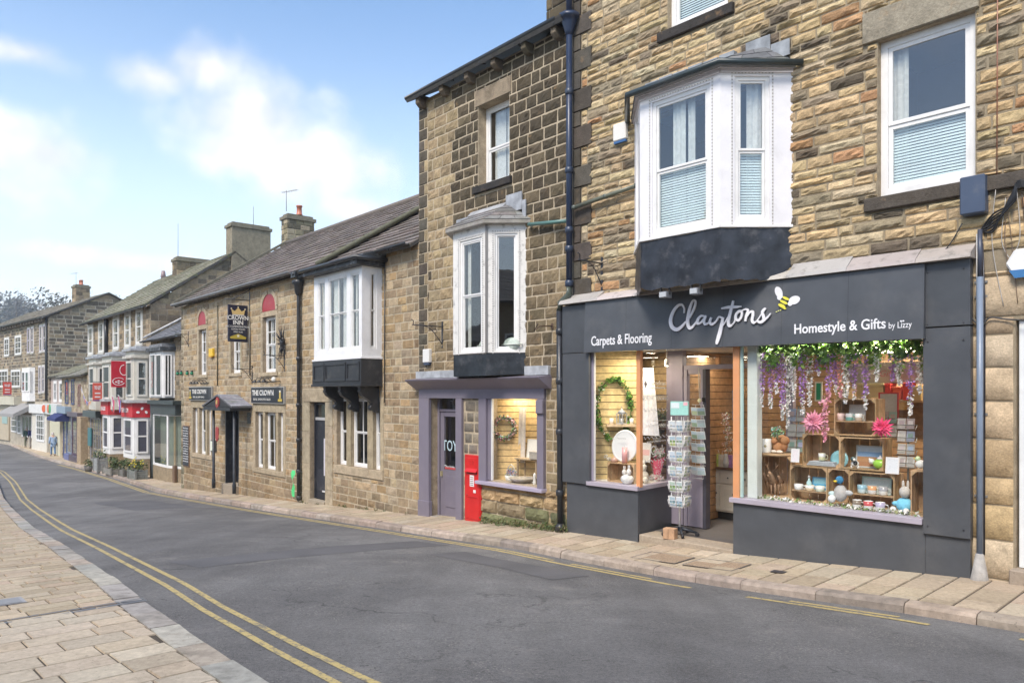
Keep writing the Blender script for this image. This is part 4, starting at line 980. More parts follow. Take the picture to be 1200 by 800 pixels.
g2 = MB(oC); g2.poly([(dX(805), yL+.05, C.Z(812, 548, -yL)), (dX(821), yL+.05, C.Z(812, 548, -yL)), (dX(821), yL+.05, zt-.07), (dX(805), yL+.05, zt-.07)]); g2.poly([(dX(800), yL+.06, zt+.07), (x_d+.2, yL+.06, zt+.07), (x_d+.2, yL+.06, ztt-.06), (dX(800), yL+.06, ztt-.06)]); g2.build('pane', MATS['glass'], DR)
hd = MB(oC); hd.cbox(dX(825.5), yL-.03, C.Z(825, 468, -yL), .03, .03, .06, (.02, .02, .02)); hd.tube([(dX(826.5), yL-.03, C.Z(825, 545, -yL)), (dX(826.5), yL-.07, C.Z(825, 545, -yL)), (dX(826.5)+.05, yL-.07, C.Z(825, 545, -yL))], .008, 6, (.6, .6, .6)); hd.build('door_handle', METAL, DR)
stp = MB(oC); stp.box(x_c+.02, x_d-.005, -.085, yL+.3, ZB, ZI-.012, (.40, .33, .25)); stp.build('doorstep', SLAB, CB, .012)
# ---- shop interior shell
it = MB(oC); X0, X1, YB = x_p0+.05, x_g+.15, 3.4; zc = zhead+.02
TIM = (.60, .45, .22)
it.poly([(x_c, .3, ZI-.01), (X1, .3, ZI-.01), (X1, YB, ZI-.01), (x_c, YB, ZI-.01)], (.10, .09, .085))
it.poly([(X0, -.015, zc), (X0, YB, zc), (X1, YB, zc), (X1, -.015, zc)], (.62, .60, .57)); it.poly([(X1, -.015, ZI), (X1, YB, ZI), (X1, YB, zc), (X1, -.015, zc)][::-1], (.42, .27, .14))
it.poly([(X0, -.015, ZI), (X0, YB, ZI), (X0, YB, zc), (X0, -.015, zc)], TIM)
it.poly([(X0, YB, ZI), (X1, YB, ZI), (X1, YB, zc), (X0, YB, zc)], (.12, .08, .05))
it.build('shop_interior', DARKIN, CB)
def slatwall(name, x0, x1, y, z0, z1, col, par=CB, off=oC, T=None, pitch=.115):
    mb = MB(off); mb.T = T; z = z0; r = random.Random(int(abs(x0)*100))
    mb.box(x0, x1, y+.012, y+.03, z0, z1, (.16, .11, .06))
    while z < z1-.03: mb.box(x0, x1, y, y+.011, z+.006, min(z+pitch-.006, z1), rv(col, .06, r)); z += pitch
    return mb.build(name, WOOD, par)
slatwall('slatted_wall', .2, x_ret+.1, 1.15, zs_-.05, zc-.01, (.50, .34, .16)); slatwall('slatted_wall', x_ret+.2, X1-.2, 2.5, ZI, zc-.01, (.40, .23, .11))
TD, FD, LD = sub_plane(C, (.10, .05), (.80, .75)); slatwall('slatted_wall', 0, LD, .0, zs_-.05, zc-.01, (.72, .56, .28), T=TD)
slatwall('slatted_wall', 1.0, 2.5, .0, ZI, zc-.01, (.40, .23, .11), T=Matrix.Translation((x_ret+.2, 0, 0)) @ Matrix.Rotation(radians(90), 4, 'Z'))
pf = MB(oC); pf.prism([(X0+.05, -.02), (x_c-.02, -.02), (x_ret-.08, yL-.02), (x_ret-.08, 1.13), (X0+.05, 1.13)], zs_-.06, zs_-.012, (.78, .76, .72), ax='z'); pf.box(x_o2+.03, x_g-.02, -.01, 1.05, zs_-.05, zs_-.012, (.78, .76, .72)); pf.build('display_platform', PAINT, CB)
wc = MB(oC); xa, xb_ = C.X(874.5, 0), C.X(886, 0); wc.box(xa, xb_, .02, .16, zs_-.01, zhead, (.68, .72, .68)); wc.build('column', PAINT, CB, .01)
# ceiling strips and spots that light the shop (lit lamps seen through the glass)
def lamp(name, loc, energy, size, col=(1, .90, .74), typ='AREA'):
    ld_ = bpy.data.lights.new(name, typ); ld_.energy = energy; ld_.color = col
    if typ == 'AREA': ld_.shape = 'RECTANGLE'; ld_.size, ld_.size_y = size
    else: ld_.shadow_soft_size = size
    o = bpy.data.objects.new(name, ld_); COL.objects.link(o); o.location = loc; return o
EM, _T3, _b3 = newmat('lit_tube'); _b3.inputs['Emission Color'].default_value = (1, .88, .68, 1); _b3.inputs['Emission Strength'].default_value = 9; _b3.inputs['Base Color'].default_value = (.9, .85, .7, 1)
for k, (yy, xa, xb_) in enumerate(((1.35, x_o2+.9, x_g-.1), (2.2, x_o2+.6, x_g-.1))):
    t = empty('strip_light', C.W((xa+xb_)/2, yy, zc-.05), C.ang, ['lit ceiling strip nearer the glass behind the green foliage', 'lit ceiling strip farther back in the gift shop, lower in the window'][k], 'ceiling light')
    m = MB(); L2 = (xb_-xa)/2; m.box(-L2, L2, -.04, .04, -.01, .04, (.8, .8, .78)); m.build('housing', PAINT, t); m = MB(); m.tube([(-L2+.03, 0, -.03), (L2-.03, 0, -.03)], .016, 8); m.build('tube', EM, t)
    l_ = lamp('shop_lamp', (0, 0, -.07), 15, (L2*2, .06)); l_.parent = t
l_ = lamp('window_lamp', C.W((x_o2+x_g)/2, .18, zc-.06), 17, (1.8, .08), (1, .95, .86)); l_.rotation_euler = (0, 0, C.ang)
l_ = lamp('window_lamp', C.W((x_p1+x_c)/2+.2, .35, zc-.06), 13, (.5, .3), (1, .86, .62)); l_.rotation_euler = (0, 0, C.ang)
for k, (u, v) in enumerate(((705, 417.5), (781, 428))):
    oo = -.5 if k == 0 else -.6; x, z = C.px(u, v, oo); t = empty('spotlight', C.W(x, -oo, z), C.ang, ['small lit spotlight high in the left window over the leafy hoop', 'small lit spotlight beside the door frame in the left window'][k], 'spotlight')
    m = MB(); m.lathe([(.012, .10), (.03, .08), (.035, .0), (.03, -.005)], n=10, col=(.5, .5, .5)); m.tube([(0, 0, .08), (0, 0, max(.1, zc-z))], .006, 5, (.3, .3, .3)); m.build('lamp_body', METAL, t); m = MB(); m.lathe([(.026, -.006), (.02, -.012)], n=10); m.build('bulb', EM, t)
# ================================================================== lilac shop building
ZB2 = -2.75; oB = off_(ZB2); B = B2
BB = empty('shop_building', B.W(0, 0, ZB2), B.ang, 'tall sooty stone building with a peeling white bay above the lilac shopfront', 'building')
r2 = random.Random(21)
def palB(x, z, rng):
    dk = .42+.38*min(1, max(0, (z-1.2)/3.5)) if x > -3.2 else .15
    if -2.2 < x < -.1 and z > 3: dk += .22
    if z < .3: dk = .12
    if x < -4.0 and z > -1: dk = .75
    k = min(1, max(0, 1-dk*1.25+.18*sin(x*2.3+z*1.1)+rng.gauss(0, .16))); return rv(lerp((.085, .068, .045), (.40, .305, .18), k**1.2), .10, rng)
def sane(h): return (min(h[0], h[1]), max(h[0], h[1]), min(h[2], h[3]), max(h[2], h[3]))
xl = B.X(491)
zS = B.Z(596, 205); hU = sane((B.X(560.5), B.X(597), B.Z(597, 206.5), B.Z(597, 109)))
def solve_o(fr, uw, uc, ang):
    """offset of a bay corner: its side leaves the wall at column uw with plan angle ang and shows its corner at column uc"""
    x0 = fr.X(uw); lo, hi = .01, 2.
    for _ in range(40):
        m = (lo+hi)/2; x = x0-m/math.tan(ang) if ang < pi/2-.01 else x0
        if fr.X(uc, m) < x: lo = m      # corner still seen right of uc
        else: hi = m
    return m
ob = solve_o(B, 617, 570, radians(45)); 
if not .2 < ob < 1: ob = .5
xbR = B.X(617); xbB = B.X(570, ob); xbC = B.X(531, ob); xbD = xbC-(xbR-xbB)
zb_ = B.Z(570, 413, ob); zt_ = B.Z(570, 263, ob); za_ = B.Z(570, 440, ob); zB2b = zb_
hBy = (xbD+.05, xbR-.05, zb_+.05, zt_-.05)
xs0 = B.X(494); xs1 = B.X(640); zc0 = B.Z(563, 452)
hS = (B.X(505), B.X(537), ZB2, B.Z(520, 461)); hSW = (B.X(573), B.X(633), B.Z(632, 570), B.Z(632, 458))
wall = MB(oB)
hh = [hU, hBy, hS, hSW]; ZT = B.Z(611, 60)
backing(wall, xl, 0, ZB2-.2, ZT+.02, hh, .20, col=(.46, .38, .27))
xm = B.X(571)
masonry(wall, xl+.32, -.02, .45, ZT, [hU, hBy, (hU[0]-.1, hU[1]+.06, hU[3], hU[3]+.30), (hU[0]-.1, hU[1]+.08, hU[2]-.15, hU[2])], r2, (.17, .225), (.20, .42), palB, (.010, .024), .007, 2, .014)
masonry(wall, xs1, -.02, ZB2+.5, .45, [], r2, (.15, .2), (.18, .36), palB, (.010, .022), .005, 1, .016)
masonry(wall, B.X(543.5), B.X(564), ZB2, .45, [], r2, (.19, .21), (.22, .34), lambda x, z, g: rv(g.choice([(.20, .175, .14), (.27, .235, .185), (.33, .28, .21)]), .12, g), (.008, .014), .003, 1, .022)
# mossy rubble under the window
masonry(wall, B.X(564), -.02, ZB2-.1, hSW[2]-.03, [], r2, (.18, .28), (.3, .75), lambda x, z, g: rv(g.choice([(.40, .27, .14), (.46, .33, .18), (.33, .24, .14)] if z > -1.95 else [(.16, .17, .08), (.20, .20, .10), (.30, .24, .15), (.12, .13, .07)]), .15, g), (.02, .06), .014, 2, .02)
z = ZB2; k = 0
while z < ZT:
    h = r2.uniform(.19, .26); l_ = .30 if k % 2 else .20
    stone(wall, xl+.003, xl+l_, z, min(z+h, ZT), rv((.10, .085, .065) if z > -.8 else (.24, .20, .14), .2, r2), .022, .004, r2, 1)
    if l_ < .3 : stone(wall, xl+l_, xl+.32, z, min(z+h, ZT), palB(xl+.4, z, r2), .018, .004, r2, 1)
    z += h; k += 1
wall.build('wall', [MATS['stone'], MATS['mortar']], BB)
shell(BB, oB, xl, -.003, ZB2, ZT+.2, 8, (.26, .21, .15), True, False)
slab_roof('roof', BB, oB, (xl-.08, -.28, ZT+.05), (-.005, -.28, ZT+.05), (-.005, 4, ZT+2.5), (xl-.08, 4, ZT+2.5), .3, .22, [(.13, .12, .11), (.17, .16, .14)], r2)
slab_roof('roof', BB, oB, (-.005, 8.3, ZT+.05), (xl-.08, 8.3, ZT+.05), (xl-.08, 4, ZT+2.5), (-.005, 4, ZT+2.5), .3, .22, [(.13, .12, .11), (.17, .16, .14)], r2)
gutter(BB, oB, xl-.1, -.14, ZT+.09, -.22, .075)
for uu in (492.5, 520, 549.6, 581, 616.8, 652):
    x = B.X(uu, .12); m = MB(oB); m.prism([(-.20, ZT-.10), (-.20, ZT+.01), (0.003, ZT+.01), (.003, ZT-.17), (-.12, ZT-.17)], x-.06, x+.06, rv((.16, .13, .09), .2, r2), ax='x'); m.build('corbel', MATS['stone'], BB, .008)
chimney('chimney', BB, oB, B.X(640, -.6), B.X(640, -.6)+1.2, .6, 1.3, ZT+.1, ZT+2.6, r2, palB, 3)
sash(BB, oB, *hU, y=.19, fw=.06, meet=.46, bars=(1, 1), cur=[(.1, .5, (.6, .6, .58)), (.55, .95, (.55, .55, .53))])
lintel(BB, oB, hU[0]-.08, hU[1]+.05, hU[3]+.005, .29, .02, (.30, .24, .17)); sill(BB, oB, hU[0]-.1, hU[1]+.08, hU[2], .14, .07, (.045, .042, .04), .19)
# canted bay with peeling paint
Tf2, Ff2, Lf2 = sub_plane(B, (xbC, -ob), (xbB, -ob)); Tr2, Fr2_, Lr2 = sub_plane(B, (xbB, -ob), (xbR, 0)); Tl2, _, Ll2 = sub_plane(B, (xbD, 0), (xbC, -ob))
bay = MB(oB); hf2 = sane((Ff2.X(539), Ff2.X(564.5), Ff2.Z(564, 411.5), Ff2.Z(564, 277))); hr2 = sane((Fr2_.X(580), Fr2_.X(606.5), Fr2_.Z(600, 411), Fr2_.Z(600, 273)))
hl2 = (Ll2*.25, Ll2*.75, hr2[2], hr2[3])
for T, L_, h in ((Tf2, Lf2, hf2), (Tr2, Lr2, hr2), (Tl2, Ll2, hl2)): panel(bay, T, L_, zb_, zt_, [h], .09, (.76, .74, .70))
BY2 = bay.build('bay_window', PEEL, BB)
sash(BY2, oB, *hf2, y=.02, fw=.045, meet=.5, T=Tf2, dark=False, cur=[(.05, .25, (.55, .54, .5))])
sash(BY2, oB, *hr2, y=.02, fw=.04, meet=0, T=Tr2, dark=False); sash(BY2, oB, *hl2, y=.02, fw=.04, meet=0, T=Tl2, dark=False)
for T, h in ((Tf2, hf2), (Tr2, hr2)): beading(BY2, oB, T, h, (.25, .22, .19), .04, .018)
cp = MB(oB); cp.T = Tr2; cp.box(-.02, .02, -.02, -.003, zb_, zt_, (.2, .19, .18)); cp.build('corner_strip', PAINT, BY2)
room(hBy[0]+.08, hBy[1]-.08, hBy[2], hBy[3], .21, BB, oB, 1.4)
fl = MB(oB)
for zz, cc in ((zb_-.02, (.2, .17, .14)), (zt_-.03, (.6, .6, .58))): fl.prism([(xbD+.02, 0), (xbC+.01, -ob+.01), (xbB-.01, -ob+.01), (xbR-.02, 0)], zz, zz+.025, cc, ax='z')
fl.build('bay_floor', PAINT, BY2)
ap = MB(oB)
for T, L_ in ((Tf2, Lf2), (Tr2, Lr2), (Tl2, Ll2)): ap.T = T; ap.poly([(0, .01, za_), (L_, .01, za_+(.03 if T is Tr2 else 0)), (L_, .01, zb_-.003), (0, .01, zb_-.003)], (.030, .036, .043))
ap.T = None; ap.prism([(xbD+.04, 0), (xbC+.02, -ob+.03), (xbB-.02, -ob+.03), (xbR-.1, 0)], za_+.03, za_+.06, (.2, .18, .15), ax='z'); ap.build('lead_apron', PVC, BY2)
rf = MB(oB); e_ = .12; ze = zt_+.0; zr = B.Z(597, 240)
pe = [(xbD-e_, 0), (xbC-e_*.6, -ob-e_), (xbB+e_*.6, -ob-e_), (xbR+e_, 0)]; xp = (xbC+xbB)/2; pr = [(xbC-.05, 0), (xbC+.10, -.04), (xbB-.02, -.04), (xbB+.10, 0)]
q0 = [rf.V((x, y, ze+.06)) for x, y in pe]; q1 = [rf.V((x, y, zr)) for x, y in pr]; qb = [rf.V((x, y, ze)) for x, y in pe]
for k in range(3): rf.F((qb[k], qb[k+1], q0[k+1], q0[k]), (.30, .28, .25))
rf.F(qb[::-1], (.4, .38, .36)); rf.F(q1, (.2, .2, .2))
for k in range(3): tiles(rf, (*pe[k], ze+.06), (*pe[k+1], ze+.06), (*pr[k+1], zr), (*pr[k], zr), .26, .15, [(.20, .18, .165), (.25, .24, .23), (.17, .16, .16)], r2, .014)
R2 = rf.build('bay_roof', SLATE, BY2)
ld = MB(oB); ld.col = (.36, .37, .39); ld.box(xbB+.0, xbB+.42, -.05, -.03, zr-.15, zr+.16); ld.box(xbB+.43, xbR+.03, -.05, -.03, zr-.30, zr-.0); ld.box(xbD, xbC-.05, -.05, -.03, ze+.2, zr-.02); ld.prism([(-.12, zr-.04), (-.035, zr-.02), (-.035, zr+.05)], xbC-.06, xbB, (.4, .4, .4), ax='x')
ld.build('lead_flashing', LEAD, R2)
# lilac shopfront
LL = (.205, .183, .228); s2 = MB(oB); zcB, zcT = B.Z(563, 451.5, .1), B.Z(563, 443, .2)
s2.prism([(-.05, zcB-.07), (-.30, zcT-.03), (-.32, zcT), (.0, zcT+.03), (0, zcB-.07)], xs0-.14, xs1+.14, LL, ax='x')
s2.box(xs0-.02, xs1, -.055, .0, zcB-.24, zcB-.05, LL)
s2.box(xs0, B.X(505.5), -.07, 0, ZB2, zcB-.241, LL); s2.box(B.X(536.5), B.X(543.5), -.06, 0, ZB2, zcB-.241, LL); s2.box(B.X(564), B.X(572.5), -.07, 0, hSW[2]-.02, zcB-.241, LL); s2.box(B.X(632.5), xs1, -.07, 0, hSW[2]-.02, zcB-.241, LL)
s2.box(B.X(563), xs1+.03, -.14, .02, hSW[2]-.08, hSW[2]-.021, (.40, .36, .46)); s2.box(xs0-.015, B.X(506.5), -.085, 0, ZB2, -2.15, LL); s2.box(B.X(633), xs1+.02, -.11, -.071, zcB-.48, zcB-.26, LL)
s2.box(B.X(572.5), B.X(576), -.02, .05, hSW[2], hSW[3], LL); s2.box(B.X(576), B.X(577.2), -.015, .03, hSW[2], hSW[3], (.7, .7, .7)); s2.box(B.X(631.5), B.X(633.5), -.02, .05, hSW[2], hSW[3], LL); s2.box(B.X(577.2), B.X(631.5), -.02, .05, hSW[3]-.05, hSW[3], LL)
S2 = s2.build('shopfront', PAINT, BB, .005)
l2 = MB(oB); l2.box(xs0-.12, xbC, -.06, .0, zcT+.031, zcT+.17, (.42, .44, .46)); l2.build('lead_flashing', LEAD, S2); l2 = MB(oB); l2.box(xbR+.02, xs1+.12, -.07, 0, zcT+.035, zcT+.19, (.44, .46, .48)); l2.build('lead_flashing', LEAD, S2)
p = MB(oB); p.poly([(B.X(576), .02, hSW[2]), (B.X(632), .02, hSW[2]), (B.X(632), .02, hSW[3]), (B.X(576), .02, hSW[3])]); p.build('pane', MATS['shop_glass'], S2)
# door
yd = .19; d0, d1 = B.X(506, 0)+.0, B.X(537); dt = B.Z(520, 482, -yd); dm = MB(oB); DL = (.19, .17, .215)
ztr = B.Z(520, 466, -yd); zg0, zg1 = B.Z(525, 550, -yd), B.Z(525, 488, -yd)
dx0, dx1 = B.X(516, -yd), d1-.01
dm.box(d0-.1, dx0, yd-.03, yd+.05, ZB2, hS[3], LL); dm.box(dx0, d1, yd-.02, yd+.04, dt, dt+.05, LL)
dm.box(dx0+.01, dx0+.13, yd, yd+.045, ZB2+.15, dt-.01, DL); dm.box(dx1-.12, dx1-.01, yd, yd+.045, ZB2+.15, dt-.01, DL); dm.box(dx0+.13, dx1-.12, yd, yd+.045, zg1, dt-.01, DL); dm.box(dx0+.13, dx1-.12, yd, yd+.045, ZB2+.15, zg0, DL)
dm.box(dx0+.20, dx1-.19, yd-.012, yd, ZB2+.5, zg0-.12, DL)
DD = dm.build('entrance_door', PAINT, BB, .004)
p = MB(oB); p.poly([(dx0+.12, yd+.02, zg0-.01), (dx1-.11, yd+.02, zg0-.01), (dx1-.11, yd+.02, zg1+.01), (dx0+.12, yd+.02, zg1+.01)]); p.poly([(dx0, yd+.01, dt+.05), (d1, yd+.01, dt+.05), (d1, yd+.01, hS[3]), (dx0, yd+.01, hS[3])]); p.build('pane', MATS['glass'], DD)
tx = MB(oB); a = B.px(517.5, 526, -yd); b = B.px(536, 526, -yd); text(tx, "TOY", a[0]+.02, a[1]-.02, .30, y=yd+.008, depth=.003, col=(.55, .72, .78), fit=b[0]-a[0]-.04); tx.build('lettering', PAINT, DD); tx = MB(oB)
text(tx, "The little", a[0]+.08, a[1]-.36, .075, y=yd+.008, depth=.003, col=(.8, .8, .8), fit=.34); text(tx, "shop", a[0]+.14, a[1]-.45, .075, y=yd+.008, depth=.003, col=(.8, .8, .8), fit=.2); tx.build('lettering', PAINT, DD); tx = MB(oB); tx.box(dx0+.15, dx1-.14, yd+.004, yd+.006, zg0+.01, zg0+.05, (.5, .08, .08)); tx.build('red_sticker', PAINT, DD)
hd = MB(oB); hd.cbox(dx0+.07, yd-.02, -1.6, .03, .04, .10, (.4, .35, .2)); hd.build('door_handle', METAL, DD)
room(d0, d1, ZB2, hS[3], yd+.07, BB, oB, 1.1); sp = MB(oB); sp.box(d0-.02, d1+.02, -.06, yd, ZB2-.1, B.Z(520, 608)+.02, (.34, .30, .25)); sp.build('doorstep', SLAB, BB, .01)
# display space
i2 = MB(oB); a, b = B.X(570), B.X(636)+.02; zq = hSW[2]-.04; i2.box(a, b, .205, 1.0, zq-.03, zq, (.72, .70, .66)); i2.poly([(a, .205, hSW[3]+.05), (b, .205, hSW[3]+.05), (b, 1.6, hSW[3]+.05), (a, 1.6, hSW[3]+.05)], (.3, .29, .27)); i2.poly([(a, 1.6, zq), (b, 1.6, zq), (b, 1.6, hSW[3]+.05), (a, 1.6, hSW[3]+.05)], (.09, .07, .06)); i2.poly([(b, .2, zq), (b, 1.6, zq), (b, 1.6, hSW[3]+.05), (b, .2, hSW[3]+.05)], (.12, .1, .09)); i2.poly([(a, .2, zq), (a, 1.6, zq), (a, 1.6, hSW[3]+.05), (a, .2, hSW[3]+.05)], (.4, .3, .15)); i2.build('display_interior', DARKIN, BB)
TD2, FD2, LD2 = sub_plane(B2, (a+.02, .215), (a+.62, .815)); slatwall('slatted_wall', 0, LD2, 0, zq, hSW[3], (.70, .50, .24), BB, oB, TD2, .115)
l_ = lamp('window_lamp', B.W((a+b)/2-.1, .4, hSW[3]-.03), 9, (.7, .2), (1, .84, .6)); l_.rotation_euler = (0, 0, B.ang)
for k, (u, v) in enumerate(((613, 466), (624.5, 466))):
    x, z = B.px(u, v, -.3); t = empty('spotlight', B.W(x, .3, z), B.ang, ['left one of the pair of small spotlights in the lilac shop window', 'right one of the pair of small spotlights in the lilac shop window'][k], 'spotlight')
    m = MB(); m.lathe([(.012, .07), (.03, .05), (.03, .0)], n=8, col=(.6, .58, .5)); m.tube([(0, 0, .05), (0, 0, .14)], .006, 5, (.3, .3, .3)); m.build('lamp_body', METAL, t); m = MB(); m.lathe([(.025, -.004), (.02, -.012)], n=8); m.build('bulb', EM, t)
# rainwater pipe shared by the two tall buildings
NAV = (.06, .09, .17); BLK = (.03, .033, .04)
xt = B.X(667, .12); xlw = B.X(656, .1); zel = B.Z(660, 352, .1)
dp = MB(oB); dp.tube([(xt, -.12, ZT+2), (xt, -.12, ZT+.1)], .05, 10, (.03, .045, .09)); dp.tube([(xt, -.12, ZT-.05), (xt, -.12, zel+.20)], .05, 10, (.022, .036, .075)); dp.tube([(xt, -.12, zel+.20), (xt-.01, -.12, zel+.08), (xlw+.02, -.11, zel-.04), (xlw, -.11, zel-.16)], .052, 10, (.10, .12, .10)); dp.tube([(xlw, -.11, zel-.16), (xlw+.02, -.11, -2.12)], .05, 10, BLK)
dp.lathe([(.052, -.26), (.07, -.2), (.12, -.06), (.14, 0), (.17, .01), (.17, .07), (.1, .07)], xt, -.12, ZT+.03, 8, (.025, .04, .08), a0=pi/8)
for zz in (4.8, 3.55, 2.6, 2.3, 1.75): dp.lathe([(.053, -.05), (.068, -.04), (.068, .04), (.053, .05)], xt, -.12, zz, 10, (.03, .045, .08)); 
for zz in (1.0, .2, -.62, -1.6): dp.lathe([(.053, -.05), (.066, -.04), (.066, .04), (.053, .05)], xlw+.01, -.11, zz, 10, BLK)
dp.lathe([(.09, -.08), (.08, .0), (.055, .05)], xlw+.02, -.11, -2.14, 9, (.03, .03, .03))
dp.build('downpipe', METAL, BB)
wp = MB(oB); GRP = (.10, .20, .18); a = B.px(620, 263, .1); wp.tube([(a[0], -.1, a[1]), (xt-.05, -.11, a[1]-.10)], .032, 8, GRP); wp.tube([(a[0], -.1, a[1]), (a[0]-.05, -.02, a[1]+.03)], .032, 8, GRP); wp.build('waste_pipe', METAL, BB)
wp = MB(oC); a = C.px(748, 216, .1); b = C.px(673, 243, .12); wp.tube([(b[0], -.12, b[1]), (a[0], -.08, a[1])], .034, 8, (.13, .14, .10))
for k in (0, .5, .97): wp.lathe([(.036, -.03), (.046, -.02), (.046, .02), (.036, .03)], b[0]+(a[0]-b[0])*k, -.12+.04*k, b[1]+(a[1]-b[1])*k, 8, (.10, .12, .10))
wp.build('waste_pipe', METAL, CB)
iron_bracket('sign_bracket', B, 519, 390, 0, 'black iron sign bracket on the sooty wall left of the peeling bay', .72)
iron_bracket('sign_bracket', C, 706, 318, 0, 'black iron sign bracket on the tan wall just below the diagonal waste pipe', .55)
x, z = B.px(648, 382); t = empty('wall_hook', B.W(x, 0, z), B.ang, 'bent rusty iron hook on the wall between the two shops', 'hook'); m = MB(); m.tube([(0, 0, 0), (0, -.30, -.02), (0, -.42, -.10), (0, -.34, .02)], .012, 6, (.10, .06, .04)); m.cbox(0, -.012, 0, .05, .024, .09, (.10, .06, .04)); m.build('hook_arm', METAL, t)
x, z = B.px(503, 419); t = empty('alarm_box', B.W(x, 0, z), B.ang, 'small white box with a dark foot on the wall over the lilac cornice', 'alarm box'); m = MB(); m.box(-.11, .11, -.09, -.005, -.10, .17, (.75, .74, .71)); m.build('cover', PAINT, t, .012); m = MB(); m.box(-.09, .09, -.08, -.005, -.15, -.101, (.05, .07, .12)); m.build('base', PAINT, t, .006)
# ================================================================== the inn
ZK = -3.75; oK = off_(ZK)
KB = empty('inn_building', K.W(0, 0, ZK), K.ang, 'long two storey tan stone inn with red arched windows and a boxy white oriel bay', 'building')
r3 = random.Random(31)
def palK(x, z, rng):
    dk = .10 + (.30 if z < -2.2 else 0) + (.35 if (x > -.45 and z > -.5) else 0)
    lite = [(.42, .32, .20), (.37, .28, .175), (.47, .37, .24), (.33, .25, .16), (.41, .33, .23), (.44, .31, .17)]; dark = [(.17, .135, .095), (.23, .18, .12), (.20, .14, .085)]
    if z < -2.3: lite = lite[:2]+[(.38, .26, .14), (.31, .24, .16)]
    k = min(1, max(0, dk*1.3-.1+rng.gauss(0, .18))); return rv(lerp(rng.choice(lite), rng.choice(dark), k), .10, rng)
kx = lambda u, o=0: K.X(u, o); kz = lambda u, v, o=0: K.Z(u, v, o)
x0k = kx(212.5); zg = kz(445, 300)        # eaves
ob3 = solve_o(K, 448, 424, pi/2); 
hA1 = (kx(233), kx(242), kz(238, 439), kz(238, 386)); hA3 = (kx(308), kx(323.5), kz(315, 436), kz(315, 371)); hA2 = (kx(270.5), kx(282), kz(276, 437), kz(276, 386))
hG1 = (kx(226), kx(247.5), kz(236, 532), kz(236, 478)); hG3 = (kx(299.5), kx(332), kz(315, 550), kz(315, 483)); hD1 = (kx(264), kx(280), ZK, kz(272, 472)); hD2 = (kx(363.5), kx(381.5), ZK, kz(372, 471)); hG4 = (kx(395), kx(446), kz(420, 547.5), kz(420, 466.5))
bx0, bx1 = kx(368, ob3), kx(448); zw0, zw1 = kz(424, 417.5, ob3), kz(424, 311, ob3); zk0 = kz(424, 450.5, ob3); hBx = (bx0+.1, bx1-.1, zw0+.05, zw1-.05)
HK = [hA1, hA2, hA3, hG1, hG3, hD1, hD2, hG4, hBx]
wall = MB(oK); backing(wall, x0k, 0, ZK-.2, zg+.05, HK, .16, col=(.46, .39, .28), rcol=(.34, .27, .19))
arcs = []
for h in (hA1, hA3):
    arcs.append((h[0]-.14, h[1]+.14, h[3], min(zg+.03, h[3]+(1.0 if h is hA1 else 1.1))))
deco = [(hG1[0]-.14, hG1[1]+.12, hG1[2]-.15, hG1[3]+.24), (hG3[0]-.16, hG3[1]+.16, hG3[2]-.15, hG3[3]+.24), (hG4[0]-.14, hG4[1]+.14, hG4[2]-.22, hG4[3]+.02), (hD2[0]-.42, hD2[1]+.38, ZK, hD2[3]+.34), (hA2[0]-.12, hA2[1]+.12, hA2[2]-.1, hA2[3]+.2),
        (hA1[0]-.13, hA1[1]+.13, hA1[2]-.12, hA1[3]), (hA3[0]-.15, hA3[1]+.15, hA3[2]-.12, hA3[3])]
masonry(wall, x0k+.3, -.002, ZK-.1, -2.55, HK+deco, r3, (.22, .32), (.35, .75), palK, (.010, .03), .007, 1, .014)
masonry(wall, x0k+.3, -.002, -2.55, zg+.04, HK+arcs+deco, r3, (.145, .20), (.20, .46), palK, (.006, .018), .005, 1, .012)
z = ZK; k = 0
while z < zg:
    h = r3.uniform(.24, .34); stone(wall, x0k+.002, x0k+(.3 if k % 2 else .22), z, min(z+h, zg+.03), rv((.30, .25, .17) if z > -2 else (.2, .18, .12), .15, r3), .02, .003, r3, 1); z += h; k += 1
DRS = (.44, .36, .25)
def dress(h, jw, sh=.13, lh=.24, lint=True):
    c = rv(DRS, .06, r3)
    if sh: ashlar(wall, h[0]-jw, h[1]+jw, h[2]-sh, h[2]-.004, c, .035)
    ashlar(wall, h[0]-jw, h[0]-.002, h[2]+.001, h[3], rv(DRS, .1, r3), .016); ashlar(wall, h[1]+.002, h[1]+jw, h[2]+.001, h[3], rv(DRS, .1, r3), .016)
    if lint: ashlar(wall, h[0]-jw, h[1]+jw, h[3]+.004, h[3]+lh, rv(DRS, .08, r3), .018)
dress(hG1, .12); dress(hG3, .15); dress(hG4, .13, .20, .0, False); dress(hA2, .11, .1, .18)
for h in (hA1, hA3): dress(h, .13, .11, .15)
ashlar(wall, hD2[0]-.42, hD2[1]+.38, hD2[3]+.004, hD2[3]+.33, (.40, .33, .23), .02)
for a, b in ((hD2[0]-.42, hD2[0]-.003), (hD2[1]+.003, hD2[1]+.38)):
    z = ZK
    while z < hD2[3]-.01: h_ = min(r3.uniform(.5, .9), hD2[3]-z); ashlar(wall, a, b, z+.003, z+h_-.003, rv((.42, .35, .25), .08, r3), .018); z += h_
HARC = {'a': max(.25, kz(238, 364.5)-hA1[3]-.26), 'b': max(.3, kz(315, 344.5)-hA3[3]-.26)}
